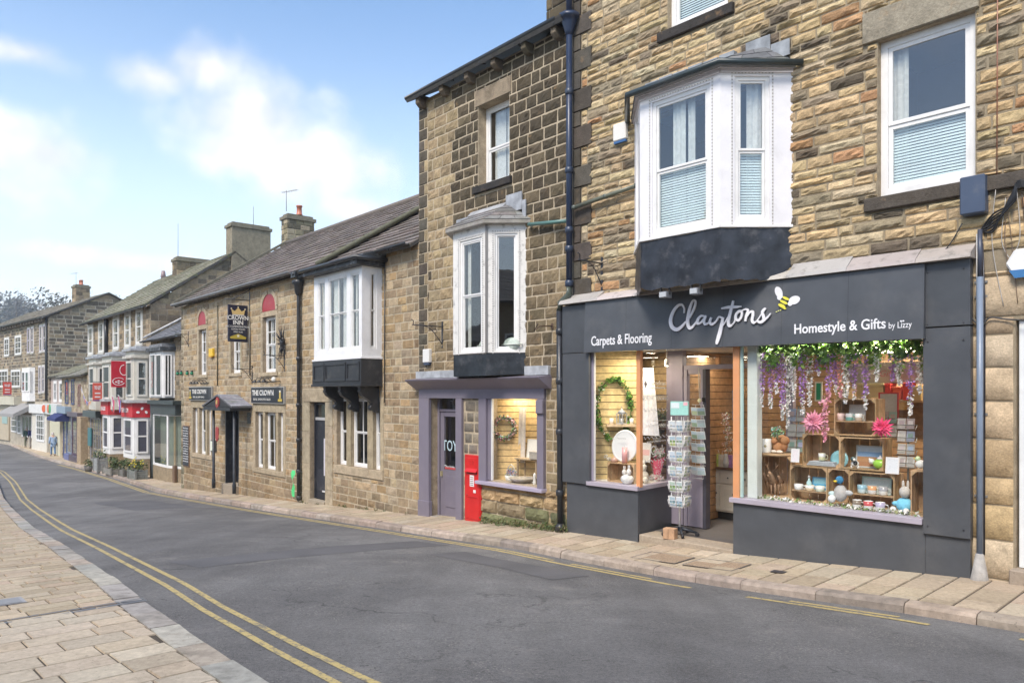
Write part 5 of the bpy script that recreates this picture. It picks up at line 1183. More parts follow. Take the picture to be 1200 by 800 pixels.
def arch(h, name):
    """pointed red tympanum over a window with its stone surround"""
    cx = (h[0]+h[1])/2; w_ = (h[1]-h[0]); zs2 = h[3]+.16; P = [(cx-w_/2, zs2), (cx+w_/2, zs2)]; n = 9
    hh_ = HARC[name]; R = [(cx+w_/2*cos(pi/2*(k/n))**.9 if k < n else cx, zs2+.10+hh_*sin(pi/2*k/n)) for k in range(n+1)]; Lf_ = [(2*cx-a, b) for a, b in R[::-1][1:]]
    mb = MB(oK); P = [(cx-w_/2, zs2), (cx+w_/2, zs2)]+R+Lf_; mb.prism(P, -.012, .05, (.36, .035, .045)); o = mb.build('red_tympanum', PAINT, KB)
    for A_, B_ in list(zip(R, R[1:]))+list(zip(Lf_, Lf_[1:])):
        def outp(p): dx, dz = p[0]-cx, p[1]-zs2; l_ = sqrt(dx*dx+dz*dz) or 1; return (p[0]+dx/l_*.13, p[1]+dz/l_*.13)
        wall.prism([A_, outp(A_), outp(B_), B_], -.03, .01, rv(DRS, .12, r3))
    a = zs2; wall.box(cx-w_/2-.13, cx-w_/2, -.03, .01, a, a+.10, DRS); wall.box(cx+w_/2, cx+w_/2+.13, -.03, .01, a, a+.10, DRS)
arch(hA1, 'a'); arch(hA3, 'b')
# infill around arches
for h, ar, nm_ in ((hA1, arcs[0], 'a'), (hA3, arcs[1], 'b')):
    cx = (h[0]+h[1])/2; w_ = h[1]-h[0]; z = ar[2]
    while z < ar[3]:
        h_ = .14; f = (z+.07-h[3]-.26)/(HARC[nm_]+.10); half = (w_/2+.13)*(1 if f < 0 else sqrt(max(0, 1-f*f))) if f < 1 else 0
        for a, b in ((ar[0]-.0, cx-half), (cx+half, ar[1])):
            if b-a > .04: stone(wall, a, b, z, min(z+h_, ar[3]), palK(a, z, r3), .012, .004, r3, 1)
        z += h_
wall.build('wall', [MATS['stone'], MATS['mortar']], KB)
shell(KB, oK, x0k, -.003, ZK, zg+.05, 7.9, (.30, .25, .18), True, False)
# mullioned windows
def triple(h, spans, y=.09, **kw):
    mu = MB(oK)
    for (a, b) in zip(spans, spans[1:]): ashlar(mu, kx(a[1])+.0, kx(b[0]), h[2]+.003, h[3]-.003, rv((.40, .33, .22), .06, r3), .004); mu.box(kx(a[1])+.002, kx(b[0])-.002, .008, .15, h[2]+.003, h[3]-.003, (.38, .31, .21))
    mo = mu.build('mullion', MATS['stone'], KB)
    for n_, s_ in enumerate(spans): sash(KB, oK, kx(s_[0]), kx(s_[1]), h[2]+.002, h[3]-.002, y=y, fw=.045, meet=.5, bars=(2, 1) if n_ == 1 and kw.get('mid2') else (1, 1), rc=(.05, .045, .04), cur=kw.get('cur'), roomd=.8)
triple(hG1, [(226.2, 231.5), (233.5, 240.8), (242.5, 247.3)], cur=[(.0, .35, (.5, .48, .44))]); triple(hG3, [(299.7, 308), (310.5, 323), (326, 331.8)], mid2=True); triple(hG4, [(395.3, 406), (411, 430.5), (437, 445.7)], mid2=True, cur=[(.55, .9, (.25, .22, .16))])
for h in (hA1, hA3): sash(KB, oK, *h, y=.10, fw=.05, meet=.5, bars=(3, 2), rc=(.2, .19, .17), cur=[(0, .3, (.6, .58, .55)), (.7, 1, (.6, .58, .55))])
sash(KB, oK, *hA2, y=.10, fw=.05, meet=.5, bars=(3, 2), rc=(.2, .19, .17), cur=[(0, .5, (.55, .53, .5))])
# boxy oriel bay
ba = MB(oK); W2 = (.80, .80, .80)
Tb, Fb, Lb = sub_plane(K, (bx0, -ob3), (bx1, -ob3)); Tsr, Fsr, Lsr = sub_plane(K, (bx1, -ob3), (bx1, 0)); Tsl, Fsl, Lsl = sub_plane(K, (bx0, 0), (bx0, -ob3))
zh = kz(424, 317, ob3); zl_ = kz(424, 408, ob3)
hw = [(Fb.X(372.5), Fb.X(380.8), zl_, zh), (Fb.X(384.5), Fb.X(406.5), zl_, zh), (Fb.X(410.5), Fb.X(420.8), zl_, zh)]; hsr = [(Fsr.X(433.5), Fsr.X(441.5), zl_, zh)]; hsl = [(Lsl*.3, Lsl*.75, zl_, zh)]
panel(ba, Tb, Lb, zw0, zw1, hw, .06, W2); panel(ba, Tsr, Lsr, zw0, zw1, hsr, .06, W2); panel(ba, Tsl, Lsl, zw0, zw1, hsl, .06, W2)
OR = ba.build('oriel_bay', PAINT, KB)
for n_, h in enumerate(hw): sash(OR, oK, *h, y=.012, fw=.035, meet=.5, bars=(2, 1) if n_ == 1 else (1, 1), T=Tb, dark=False, cur=[(.05, .35, (.62, .62, .58)), (.6, 1, (.6, .6, .57))], thick=.04)
sash(OR, oK, *hsr[0], y=.012, fw=.035, meet=.5, T=Tsr, dark=False, thick=.04); sash(OR, oK, *hsl[0], y=.012, fw=.035, meet=.5, T=Tsl, dark=False, thick=.04)
room(hBx[0]+.1, hBx[1]-.1, hBx[2], hBx[3], .17, KB, oK, 1.4); m = MB(oK); m.box(bx0+.03, bx1-.03, -ob3+.03, 0, zw0-.04, zw0+.01, (.3, .27, .2)); m.box(bx0+.03, bx1-.03, -ob3+.03, 0, zw1-.02, zw1+.0, (.6, .6, .58)); m.build('bay_floor', PAINT, OR)
tr = MB(oK); tr.box(bx0-.04, bx1+.03, -ob3-.04, 0, zw0-.045, zw0-.003, W2); tr.build('sill', PAINT, OR, .005)
BK = (.028, .03, .034); m = MB(oK); m.box(bx0-.03, bx1+.02, -ob3-.03, 0, zk0+.02, zw0-.047, BK)
w3 = bx1-bx0
for a, b in ((.03, .25), (.29, .70), (.74, .97)): 
    for (p, q, r_, s_) in ((a, b, 0, .05), (a, b, .95, 1.0)): zz0, zz1 = zk0+.10, zw0-.12; m.box(bx0+w3*a, bx0+w3*b, -ob3-.05, -ob3-.03, zz0+(zz1-zz0)*r_-.02, zz0+(zz1-zz0)*s_+.02, BK)
    m.box(bx0+w3*a-.02, bx0+w3*a+.015, -ob3-.05, -ob3-.03, zk0+.08, zw0-.10, BK); m.box(bx0+w3*b-.015, bx0+w3*b+.02, -ob3-.05, -ob3-.03, zk0+.08, zw0-.10, BK)
m.box(bx0-.05, bx1+.04, -ob3-.055, 0, zk0-.03, zk0+.018, BK); m.build('panelled_apron', PAINT, OR, .004)
for f in (.20, .52, .92):
    m = MB(oK); x = bx0+w3*f; P = [(-ob3*.95, zk0-.032), (0, zk0-.032), (0, zk0-.62), (-.10, zk0-.60), (-.13, zk0-.48), (-.22, zk0-.36), (-.42, zk0-.24), (-.48, zk0-.14), (-ob3*.9, zk0-.10)]
    m.prism(P, x-.06, x+.06, BK, ax='x'); m.tube([(x-.065, -.16, zk0-.50), (x+.065, -.16, zk0-.50)], .07, 10, BK); m.build('scroll_bracket', PAINT, OR)
m = MB(oK); zr = kz(424, 300, ob3); m.box(bx0-.18, bx1+.14, -ob3-.20, 0, zw1+.005, zw1+.10, BK); m.prism([(-ob3-.22, zw1+.10), (0, zw1+.10), (0, zw1+.42), (-ob3-.22, zw1+.18)], bx0-.20, bx1+.16, (.06, .065, .07), ax='x'); m.build('bay_roof', LEAD, OR, .01)
m = MB(oK); m.tube([(bx0-.22, -ob3-.25, zw1+.14), (bx1+.20, -ob3-.25, zw1+.14), (bx1+.22, -.02, zw1+.14)], .045, 8, BK); m.tube([(bx1+.17, -.04, zw1+.1), (bx1+.17, -.05, -.2)], .012, 6, BK); m.build('gutter', METAL, OR)
# slated door to the flat
m = MB(oK); yd = .13; zt = hD2[3]-.02; a, b = hD2[0]+.02, hD2[1]-.02; zth = kz(372, 588)+.06; zm_ = kz(372, 492, -yd)
m.box(a, b, yd, yd+.05, zth, zm_, (.022, .025, .035)); m.box(a, a+.05, yd-.03, yd+.05, zth, zt, (.022, .025, .035)); m.box(a+.05, b, yd-.02, yd+.05, zm_+.001, zm_+.07, (.4, .4, .4)); m.box(a+.05, b-.01, yd-.02, yd+.05, zt-.05, zt, (.02, .02, .03))
m.box(a+.12, b-.1, yd-.012, yd, zth+.2, zth+.75, (.03, .033, .045)); m.box(b-.30, b-.02, yd-.016, yd-.002, -2.05, -1.12, (.62, .60, .66)); D2 = m.build('side_door', PAINT, KB, .003)
m = MB(oK); m.poly([(a+.05, yd+.02, zm_+.07), (b, yd+.02, zm_+.07), (b, yd+.02, zt-.05), (a+.05, yd+.02, zt-.05)]); m.build('pane', MATS['glass'], D2); m = MB(oK); m.box(b-.36, b-.14, yd-.03, yd-.012, -2.46, -2.42, (.6, .6, .6)); m.build('letter_flap', METAL, D2)
m = MB(oK); m.box(hD2[0], hD2[1], yd+.05, yd+.9, ZK, hD2[3], (.02, .02, .02)); m.build('room', DARKIN, KB)
m = MB(oK); m.box(hD2[0]-.0, hD2[1], -.05, yd-.001, ZK, zth-.01, (.36, .31, .24)); m.build('doorstep', SLAB, KB, .01)
# main entrance, porch on posts
zth = kz(272, 569)+.05; m = MB(oK); yd = .35; m.box(hD1[0]+.01, hD1[1]-.01, yd, yd+.05, zth, hD1[3]-.01, (.012, .013, .017)); m.box(hD1[0], hD1[0]+.06, .0, yd, zth, hD1[3], (.02, .022, .03)); m.box(hD1[1]-.06, hD1[1], 0, yd, zth, hD1[3], (.02, .022, .03)); m.build('entrance_door', PAINT, KB); room(hD1[0]+.12, hD1[1]-.12, ZK, hD1[3]-.12, .4, KB, oK, .6, (.02, .02, .02), back=(.02, .02, .02))
m = MB(oK); m.box(hD1[0]-.0, hD1[1]-.0, -.12, .349, ZK, zth-.01, (.33, .28, .22)); m.build('doorstep', SLAB, KB, .01)
PO = .62; px0, px1 = kx(263, .1)-.05, kx(286, .1)+.10; zpe = kz(283, 492, PO)+.0; zpk = kz(270, 462, .5); pxm = (px0+px1)/2
po = MB(oK); SL = (.17, .175, .19)
zpe = kz(288, 476, .4); ex0, ex1 = px0-.42, px1+.30
for sgn in (0, 1):
    A_ = (ex0 if not sgn else ex1); P = [(A_, -PO, zpe), (A_, -.01, zpe), (pxm, -.01, zpk), (pxm, -PO, zpk)]
    n0 = Vector((0, 0, .05)); q = [po.V(p) for p in P]; q2 = [po.V(Vector(p)-n0) for p in P]; po.F(q if sgn else q[::-1], (.2, .2, .22)); po.F(q2[::-1] if sgn else q2, BK)
    for k in range(4): po.F((q[k], q2[k], q2[(k+1) % 4], q[(k+1) % 4]), (.12, .12, .13))
tiles(po, (ex1, -PO, zpe+.001), (ex1, -.01, zpe+.001), (pxm, -.01, zpk+.001), (pxm, -PO, zpk+.001), .22, .16, [(.25, .25, .28), (.30, .30, .32)], r3, .012); tiles(po, (ex0, -.01, zpe+.001), (ex0, -PO, zpe+.001), (pxm, -PO, zpk+.001), (pxm, -.01, zpk+.001), .22, .16, [(.2, .2, .22), (.25, .25, .27)], r3, .012)
PR = po.build('porch', SLATE, KB)
m = MB(oK); m.prism([(ex0+.1, zpe-.02), (ex1-.1, zpe-.02), (pxm, zpk-.10)], -PO+.03, -PO+.06, BK); m.box(ex0+.12, ex1-.12, -PO+.0, -.02, zpe-.14, zpe-.03, BK); m.build('porch_gable', PAINT, PR)
m = MB(oK); ell(m, pxm, (zpe+zpk)/2-.08, .13, .17, 0, -PO-.0, .03, (.36, .05, .05)); ell(m, pxm, (zpe+zpk)/2-.06, .06, .07, 0, -PO-.012, .01, (.55, .40, .12)); m.build('crest', PAINT, PR)
for xx in (px0+.02, px1-.02):
    m = MB(oK); m.lathe([(.055, 0), (.055, .25), (.04, .3), (.04, zpe-.15-zth+.2)], xx, -PO+.20, zth-.12, 10, (.03, .035, .045)); m.build('porch_post', PAINT, PR)
# roofs
TC_ = [(.17, .135, .115), (.20, .165, .145), (.15, .125, .11), (.23, .19, .165)]
zE = zg+.10; zRd = 5.85; xs_ = kx(380); yr = 4.0; ov = -.22
slab_roof('roof', KB, oK, (x0k-.12, ov, zE), (xs_, ov, zE), (xs_+1.2, yr, zRd), (x0k-.12, yr, zRd), .30, .30, TC_, r3, lift=.035, thick=.09)
slab_roof('roof', KB, oK, (xs_+.03, ov, zE-.10), (-.004, ov, zE-.10), (-.004, yr, zRd-.12), (xs_+1.23, yr, zRd-.12), .30, .30, TC_, r3, lift=.035, thick=.06)
slab_roof('roof', KB, oK, (-.004, 8.2, zE), (x0k-.12, 8.2, zE), (x0k-.12, yr+.01, zRd), (-.004, yr+.01, zRd), .6, .4, TC_, r3, thick=.09)
m = MB(oK); m.tube([(x0k-.12, yr, zRd+.02), (-.01, yr, zRd+.02)], .10, 8, (.17, .14, .12)); m.build('ridge_tiles', SLATE, KB)
m = MB(oK); m.poly([(x0k, .0, zg), (x0k, 7.9, zg), (x0k, yr, zRd-.1)], (.25, .2, .15)); m.build('gable_wall', MATS['stone'], KB)
m = MB(oK); m.prism([(ov-.02, zE+.02), (ov-.02, zE+.12), (yr, zRd+.14), (yr, zRd+.04)], x0k-.26, x0k-.08, (.17, .16, .12), ax='x'); m.build('verge_stones', MATS['stone'], KB)
m = MB(oK)
P = [(xs_, ov, zE+.03), (xs_+.35, ov+.9, zE+.63), (xs_+1.2, yr, zRd+.05)]; m.tube(P, .07, 6, (.12, .12, .08)); m.build('valley_flashing', SLATE, KB)
gutter(KB, oK, x0k-.1, kx(352), zE+.02, ov-.06, .07, (.22, .23, .24)); gutter(KB, oK, bx1+.2, -.02, zE-.06, ov-.05, .06, BK)
xh = kx(350.5, .08); zz = kz(350, 325, .08); m = MB(oK); m.tube([(xh, -.28, zg+.05), (xh, -.10, zz+.05), (xh, -.09, zz-.05), (xh, -.09, -2.75)], .05, 9, BK)
m.lathe([(.052, -.35), (.09, -.28), (.11, -.10), (.16, -.04), (.16, .03), (.11, .05)], xh, -.10, zz-.12, 8, BK, a0=pi/8); m.box(xh-.13, xh+.13, -.25, -.0, zz-.02, zz+.12, BK)
for q in (.9, -.3, -1.2, -2.0, -2.68): m.lathe([(.052, -.05), (.068, -.04), (.068, .04), (.052, .05)], xh, -.09, q, 9, BK)
m.build('downpipe', METAL, KB)
m = MB(oK); m.tube([(xh+.15, -.14, zz-.02), (bx0-.2, -.10, zz+.03)], .045, 8, BK); m.build('waste_pipe', METAL, KB)
for uu in (290.5, 296.5, 327): pass
m = MB(oK); m.tube([(kx(294), -.03, kz(294, 372)), (kx(294), -.03, kz(294, 440))], .02, 6, (.14, .12, .09)); m.tube([(kx(256), -.03, kz(256, 358)), (kx(256), -.03, kz(256, 452))], .02, 6, (.12, .11, .07)); m.build('cable_run', METAL, KB)
m = MB(oK)
for k in range(7): m.box(kx(290.2), kx(294.3), -.03, -.008, kz(292, 496)+k*.045, kz(292, 496)+k*.045+.02, (.03, .03, .03))
m.box(kx(290.2), kx(294.3), -.008, -.002, kz(292, 496), kz(292, 496)+.32, (.01, .01, .01)); m.build('air_vent', METAL, KB)
def yat(fr, x, u):
    """depth behind the facade at which column u meets the line x = const"""
    r = Vector(((u-600)/FPX, 1)); A = fr.P+fr.e*x; det = fr.yin.x*(-r.y)+r.x*fr.yin.y; return ((-A.x)*(-r.y)+r.x*(-A.y))/det
def zat(fr, x, y, v): q = fr.W(x, y, 0); return -(v-HOR)*q[1]/FPX
palCh = lambda x, z, g: rv(g.choice([(.30, .26, .17), (.24, .21, .13), (.15, .13, .09), (.36, .31, .21)]), .14, g)
xc = x0k+.55; ya, yb = max(yr+.35, yat(K, xc, 336.5)), yat(K, xc+.0, 368)
xc = -15.2; 
xc2 = kx(212.5)+.2
# chimney straddling the back of the ridge
ya = 4.35; 
def xfor(fr, y, u):
    r = Vector(((u-600)/FPX, 1)); A = fr.P+fr.yin*y; det = fr.e.x*(-r.y)+r.x*fr.e.y; return ((-A.x)*(-r.y)+r.x*(-A.y))/det
xw = xfor(K, ya, 336.5); yb = yat(K, xw, 368.5)
chimney('chimney', KB, oK, xw-.55, xw, ya, yb, zRd-.9, zat(K, xw, ya, 252), r3, palCh, 1, ch=(.18, .24), rough=.006)
aerial(KB, oK, xw-.3, ya+.1, zat(K, xw, ya, 247)+.05, .85, True, radians(200))
# ---- things on and by the inn
def sign_board(name, fr, u0, u1, v0, v1, label, cb=(.012, .014, .022)):
    a = fr.px(u0, v1, .06); b = fr.px(u1, v0, .06); w_, h_ = b[0]-a[0], abs(b[1]-a[1]); cx, cz = (a[0]+b[0])/2, (a[1]+b[1])/2
    t = empty(name, fr.W(cx, 0, cz), fr.ang, label, 'sign', 'name boards of the inn'); m = MB(); m.box(-w_/2, w_/2, -.07, -.005, -h_/2, h_/2, (.34, .33, .30)); m.build('frame', PAINT, t, .006)
    m = MB(); m.box(-w_/2+.03, w_/2-.03, -.078, -.0705, -h_/2+.03, h_/2-.03, cb); m.build('board', METAL, t); return t, w_, h_
for (args, lab, ln) in (((221.6, 248, 452.5, 469), 'black board reading THE CROWN left of the porch, partly hidden by its roof', 'GOOD FOOD'), ((294.5, 333, 452.5, 472.5), 'black board reading THE CROWN right of the porch, above the triple window', 'FREE HOUSE')):
    t, w_, h_ = sign_board('pub_sign', K, *args, lab); m = MB(); f = .66 if 'right' in lab else .62
    xx = -w_/2+.12+(.26 if 'left of' in lab else 0); text(m, "THE CROWN", xx, -.0, h_*.42, y=-.082, depth=.006, col=(.75, .73, .68), fit=w_*f, bold=.006); m.build('lettering', PAINT, t); m = MB(); text(m, "REAL ALE BAR MEALS" if 'left' in lab else "REAL SMOOTH ALES", xx+.08, -h_*.30, h_*.17, y=-.082, depth=.005, col=(.7, .68, .62), fit=w_*f*.8); m.build('lettering', PAINT, t)
    m = MB(); bx = w_/2-.22 if 'right' in lab else -w_/2+.17; m.box(bx-.045, bx+.045, -.084, -.079, -.09, .12, (.62, .45, .10)); m.box(bx-.045, bx+.045, -.085, -.079, .08, .13, (.8, .75, .6)); m.box(bx-.13, bx+.13, -.083, -.079, -.17, -.10, (.55, .40, .06)); m.build('pint_emblem', PAINT, t)
# swan neck lamps over the boards
for (u, v, lab) in ((240, 449, 'small black lamp fitting above the left name board of the inn'), (318, 447, 'cluster of black lamp fittings above the right name board of the inn')):
    x, z = K.px(u, v); t = empty('sign_lamp', K.W(x, 0, z), K.ang, lab, 'lamp'); m = MB(); m.col = (.03, .03, .03)
    for k in (-.3, 0, .3): m.tube([(k, -.01, 0), (k, -.10, .09), (k, -.28, .09), (k, -.34, .02)], .012, 5); m.lathe([(.02, .05), (.06, -.01), (.06, -.03)], k, -.35, .0, 8)
    m.tube([(-.4, -.02, 0), (.4, -.02, 0)], .014, 5); m.build('lamp_arms', METAL, t)
    if u > 300: m = MB(); m.ball((.62, -.2, .05), .07, 8, (.8, .78, .72)); m.tube([(.62, -.01, 0), (.62, -.2, .0)], .015, 5, (.1, .1, .1)); m.build('globe', CERAM, t)
# hanging sign
xq = kx(293); q = K.W(xq, 0, 0)
def oat(u): return -yat(K, xq, u)
o0, o1 = oat(290), oat(267); zt_s, zb_s = zat(K, xq, -o0, 358.5), zat(K, xq, -o1, 400)
zt_s = zat(K, xq, -(o0+o1)/2, 357.5); zb_s = zat(K, xq, -(o0+o1)/2, 400.5); om = (o0+o1)/2; wS = o1-o0; hS_ = zt_s-zb_s
t = empty('hanging_sign', K.W(xq, -om, (zt_s+zb_s)/2), K.ang-pi/2, 'tall dark blue sign with a gold crown hanging from an iron bracket on the inn', 'sign')
# local x now points along -outward: towards the wall is +x
t.rotation_euler = (0, 0, K.ang+pi/2); m = MB(); m.box(-wS/2, wS/2, -.03, .03, -hS_/2, hS_/2, (.012, .014, .035)); m.build('board', METAL, t, .006)
for side in (0, 1):
    m = MB(); m.T = Matrix.Rotation(pi*side, 4, 'Z'); y = -.034; cz = hS_*.30; GD = (.70, .50, .20)
    m.prism([(-.17, cz-.06), (.17, cz-.06), (.20, cz+.09), (.10, cz+.03), (.0, cz+.14), (-.10, cz+.03), (-.20, cz+.09)], y-.008, y, GD)
    for k in (-.2, 0, .2): ell(m, k, cz+(.15 if k == 0 else .10), .022, .022, 0, y-.01, .008, (.8, .7, .5), 8)
    m.box(-.17, .17, y-.010, y-.001, cz-.09, cz-.065, (.8, .75, .7))
    text(m, "CROWN", 0, hS_*.10, .17, y=y-.002, depth=.006, align='CENTER', col=(.85, .83, .78), fit=None, sx=.9, bold=.004); text(m, "INN", 0, -hS_*.03, .17, y=y-.002, depth=.006, align='CENTER', col=(.85, .83, .78), bold=.004)
    text(m, "ACCOMMODATION", 0, -hS_*.11, .075, y=y-.002, depth=.004, align='CENTER', col=(.8, .78, .74)); text(m, "GOOD FOOD", 0, -hS_*.18, .065, y=y-.002, depth=.004, align='CENTER', col=(.8, .78, .74)); text(m, "FINE ALES", 0, -hS_*.25, .06, y=y-.002, depth=.004, align='CENTER', col=(.8, .78, .74))
    m.prism([(-.22, -hS_*.42), (.22, -hS_*.42), (.24, -hS_*.37), (0, -hS_*.28), (-.24, -hS_*.37)], y-.004, y, (.5, .38, .05)); m.box(-.03, .03, y-.008, y-.003, -hS_*.37, -hS_*.31, (.85, .8, .6)); m.build('sign_face', PAINT, t)
t = empty('sign_bracket', K.W(xq, 0, zt_s+.12), K.ang, 'black scrolled iron bracket that carries the hanging crown sign', 'bracket'); m = MB(); m.col = BK; m.tube([(0, 0, .04), (0, -o1-.1, .04)], .016, 6); m.tube([(0, 0, .35), (0, -o1*.75, .06)], .010, 5); m.box(-.02, .02, -.02, .0, -.25, .42)
for k in (.35, .6, .85): m.tube([(0, -o1*k-.06*cos(j*.8)*(1-j/12), .12+.06*sin(j*.8)*(1-j/12)) for j in range(9)], .007, 4)
m.build('scrolled_iron', METAL, t)
iron_bracket('sign_bracket', K, 334, 422, 0, 'black iron bracket below the spiky black ornament on the inn', .6); iron_bracket('sign_bracket', K, 296, 437, 0, 'low black iron bracket between the two tall arched windows of the inn', .6); iron_bracket('sign_bracket', K, 221, 396, 0, 'rusty iron bracket high on the left corner of the inn', .45)
x, z = K.px(333.5, 402); t = empty('wall_ornament', K.W(x, -.02, z), K.ang, 'spiky black iron ornament on the inn wall between arched window and drainpipe', 'ornament'); m = MB(); m.col = (.018, .018, .022); rr = random.Random(2)
for k in range(46): a = rr.uniform(0, 2*pi); e = rr.uniform(-.2, 1.1); l_ = rr.uniform(.16, .34); m.tube([(0, -.03, 0), (cos(a)*l_*cos(e)*.8, -.03-l_*.6*sin(abs(e)), sin(a)*l_*cos(e)*1.9)], [.02, .006], 4)
m.ball((0, -.05, 0), .10, 8, sc=(1, .6, 2)); m.build('iron_leaves', METAL, t)
def wall_box(name, fr, u0, u1, v0, v1, d, col, label, cat, parts=None):
    a = fr.px(u0, v1); b = fr.px(u1, v0); w_, h_ = b[0]-a[0], b[1]-a[1]; t = empty(name, fr.W((a[0]+b[0])/2, 0, (a[1]+b[1])/2), fr.ang, label, cat); m = MB(); m.box(-w_/2, w_/2, -d, -.005, -h_/2, h_/2, col); m.build('body', PAINT, t, min(.012, d*.3)); return t, w_, h_
t, w_, h_ = wall_box('alarm_box', K, 247.6, 252, 408, 418, .09, (.78, .50, .04), 'yellow alarm box on the inn wall between two upstairs windows', 'alarm box'); m = MB(); m.lathe([(.05, -h_/2-.04), (.06, -h_/2-.002)], 0, -.05, 0, 8, (.6, .3, .03)); m.build('siren', PAINT, t)
t, w_, h_ = wall_box('menu_case', K, 248.2, 254.3, 516, 528.5, .05, (.03, .03, .03), 'black framed menu case on the wall left of the inn door', 'menu case'); m = MB(); m.box(-w_/2+.03, w_/2-.03, -.056, -.051, -h_/2+.03, h_/2-.03, (.72, .76, .62)); m.build('menu_sheet', PAPER, t)
a = K.px(255, 508); t = empty('wall_plaque', K.W(a[0], 0, a[1]), K.ang, 'red shield shaped plaque on the wall left of the inn door', 'plaque'); m = MB(); m.prism([(-.13, -.14), (0, -.26), (.13, -.14), (.13, .16), (.07, .22), (-.07, .22), (-.13, .16)], -.03, -.004, (.36, .05, .05)); m.build('shield', PAINT, t, .006)
t, w_, h_ = wall_box('blackboard', K, 215.3, 222.6, 498.5, 545.5, .035, (.20, .11, .06), 'tall narrow chalk board fixed to the left corner of the inn', 'blackboard'); m = MB(); m.box(-w_/2+.025, w_/2-.025, -.041, -.036, -h_/2+.03, h_/2-.03, (.03, .035, .045))
for k in range(14):
    z = h_/2-.12-k*(h_-.2)/14; x = -w_/2+.06
    while x < w_/2-.08: l_ = r3.uniform(.02, .06); m.box(x, x+l_, -.045, -.042, z, z+r3.uniform(.02, .05), (.6, .6, .6)); x += l_+.02
m.build('slate', PAINT, t)
for k, (u, lab) in enumerate(((208.5, 'first green lamp from the left on the strip at the inn corner'), (214, 'second green lamp from the left on the strip at the inn corner'), (221, 'third green lamp from the left on the strip at the inn corner'), (226.5, 'rightmost green lamp on the strip at the inn corner'))):
    x, z = K.px(max(u, 213.6), 437); t = empty('festoon_lamp', K.W(x-(.35 if u < 210 else 0), -.05, z), K.ang, lab, 'lamp', 'green lamps in a row at the inn corner'); m = MB(); m.lathe([(.02, .09), (.035, .08), (.04, .03)], n=8, col=(.03, .03, .03)); m.tube([(0, 0, .08), (0, .045, .10)], .008, 5, (.03, .03, .03)); m.build('holder', METAL, t); m = MB(); m.ball((0, 0, -.01), .06, 8, (.02, .22, .11)); m.build('bulb', CERAM, t)
x, z = kx(349, .1), kz(350, 565); t = empty('cloth_strip', K.W(x-.12, -.18, z-.05), K.ang, 'bright green cloth strip tied low on the inn drainpipe', 'cloth'); m = MB(); prev = None
for i in range(9):
    a = (m.V((-.05-.03*sin(i), -.02*sin(i*1.3), .38-i*.085)), m.V((.07+.04*sin(i*1.7), .03*cos(i), .38-i*.085)))
    if prev: m.F((prev[0], a[0], a[1], prev[1]), (.10, .62, .22), None, True)
    prev = a
m.build('strip', CLOTH, t)
# ================================================================== buildings farther down the street
def farwin(par, off, fr, u0, u1, v0, v1, bars=(1, 2), o=.0, col=WHITE, fw=.07, surround=None, T=None, dark=(.05, .05, .055), cur=None, name='window', proud=.05):
    X0, X1 = fr.X(u0, o), fr.X(u1, o); um = (u0+u1)/2; Z0, Z1 = fr.Z(um, v1, o), fr.Z(um, v0, o)
    if T is None: y = -o
    else: y = 0
    mb = MB(off); mb.T = T; mb.col = col
    mb.box(X0, X0+fw, y-proud, y-.001, Z0, Z1); mb.box(X1-fw, X1, y-proud, y-.001, Z0, Z1); mb.box(X0+fw, X1-fw, y-proud, y-.001, Z1-fw, Z1); mb.box(X0+fw, X1-fw, y-proud, y-.001, Z0, Z0+fw)
    for i in range(1, bars[0]): x = X0+(X1-X0)*i/bars[0]; mb.box(x-.02, x+.02, y-proud+.012, y-.001, Z0+fw, Z1-fw)
    for i in range(1, bars[1]): z = Z0+(Z1-Z0)*i/bars[1]; mb.box(X0+fw, X1-fw, y-proud+.01, y-.002, z-.025, z+.025)
    if surround: w_ = surround; mb.box(X0-w_, X0-.001, y-.03, y-.001, Z0, Z1+w_, (.62, .60, .55)); mb.box(X1+.001, X1+w_, y-.03, y-.001, Z0, Z1+w_, (.62, .60, .55)); mb.box(X0-.0, X1, y-.03, y-.001, Z1+.001, Z1+w_, (.62, .60, .55)); mb.box(X0-w_, X1+w_, y-.06, y-.001, Z0-.1, Z0-.001, (.5, .48, .43))
    w_ = mb.build(name, PAINT, par)
    m = MB(off); m.T = T; m.poly([(X0+fw, y-.022, Z0+fw), (X1-fw, y-.022, Z0+fw), (X1-fw, y-.022, Z1-fw), (X0+fw, y-.022, Z1-fw)]); m.build('pane', MATS['glass'], w_)
    m = MB(off); m.T = T; m.poly([(X0+fw*.5, y-.005, Z0+fw*.5), (X1-fw*.5, y-.005, Z0+fw*.5), (X1-fw*.5, y-.005, Z1-fw*.5), (X0+fw*.5, y-.005, Z1-fw*.5)], dark); m.build('unlit_room_sheet', DARKIN, w_)  # no room built: dark sheet behind the pane paints its unlit interior
    if cur: m = MB(off); m.T = T; xx = X0+fw+(X1-X0-2*fw)*cur; m.poly([(X0+fw, y-.012, Z0+fw), (xx, y-.012, Z0+fw), (xx, y-.012, Z1-fw), (X0+fw, y-.012, Z1-fw)], (.5, .48, .45)); m.build('curtain', CLOTH, w_)
    return w_
def pbox(par, off, fr, u0, u1, v0, v1, y0, y1, col, name, mat=None, o=0, bev=.01):
    X0, X1 = fr.X(u0, o), fr.X(u1, o); um = (u0+u1)/2; m = MB(off); m.box(X0, X1, y0, y1, fr.Z(um, v1, o), fr.Z(um, v0, o), col); return m.build(name, mat or PAINT, par, bev)
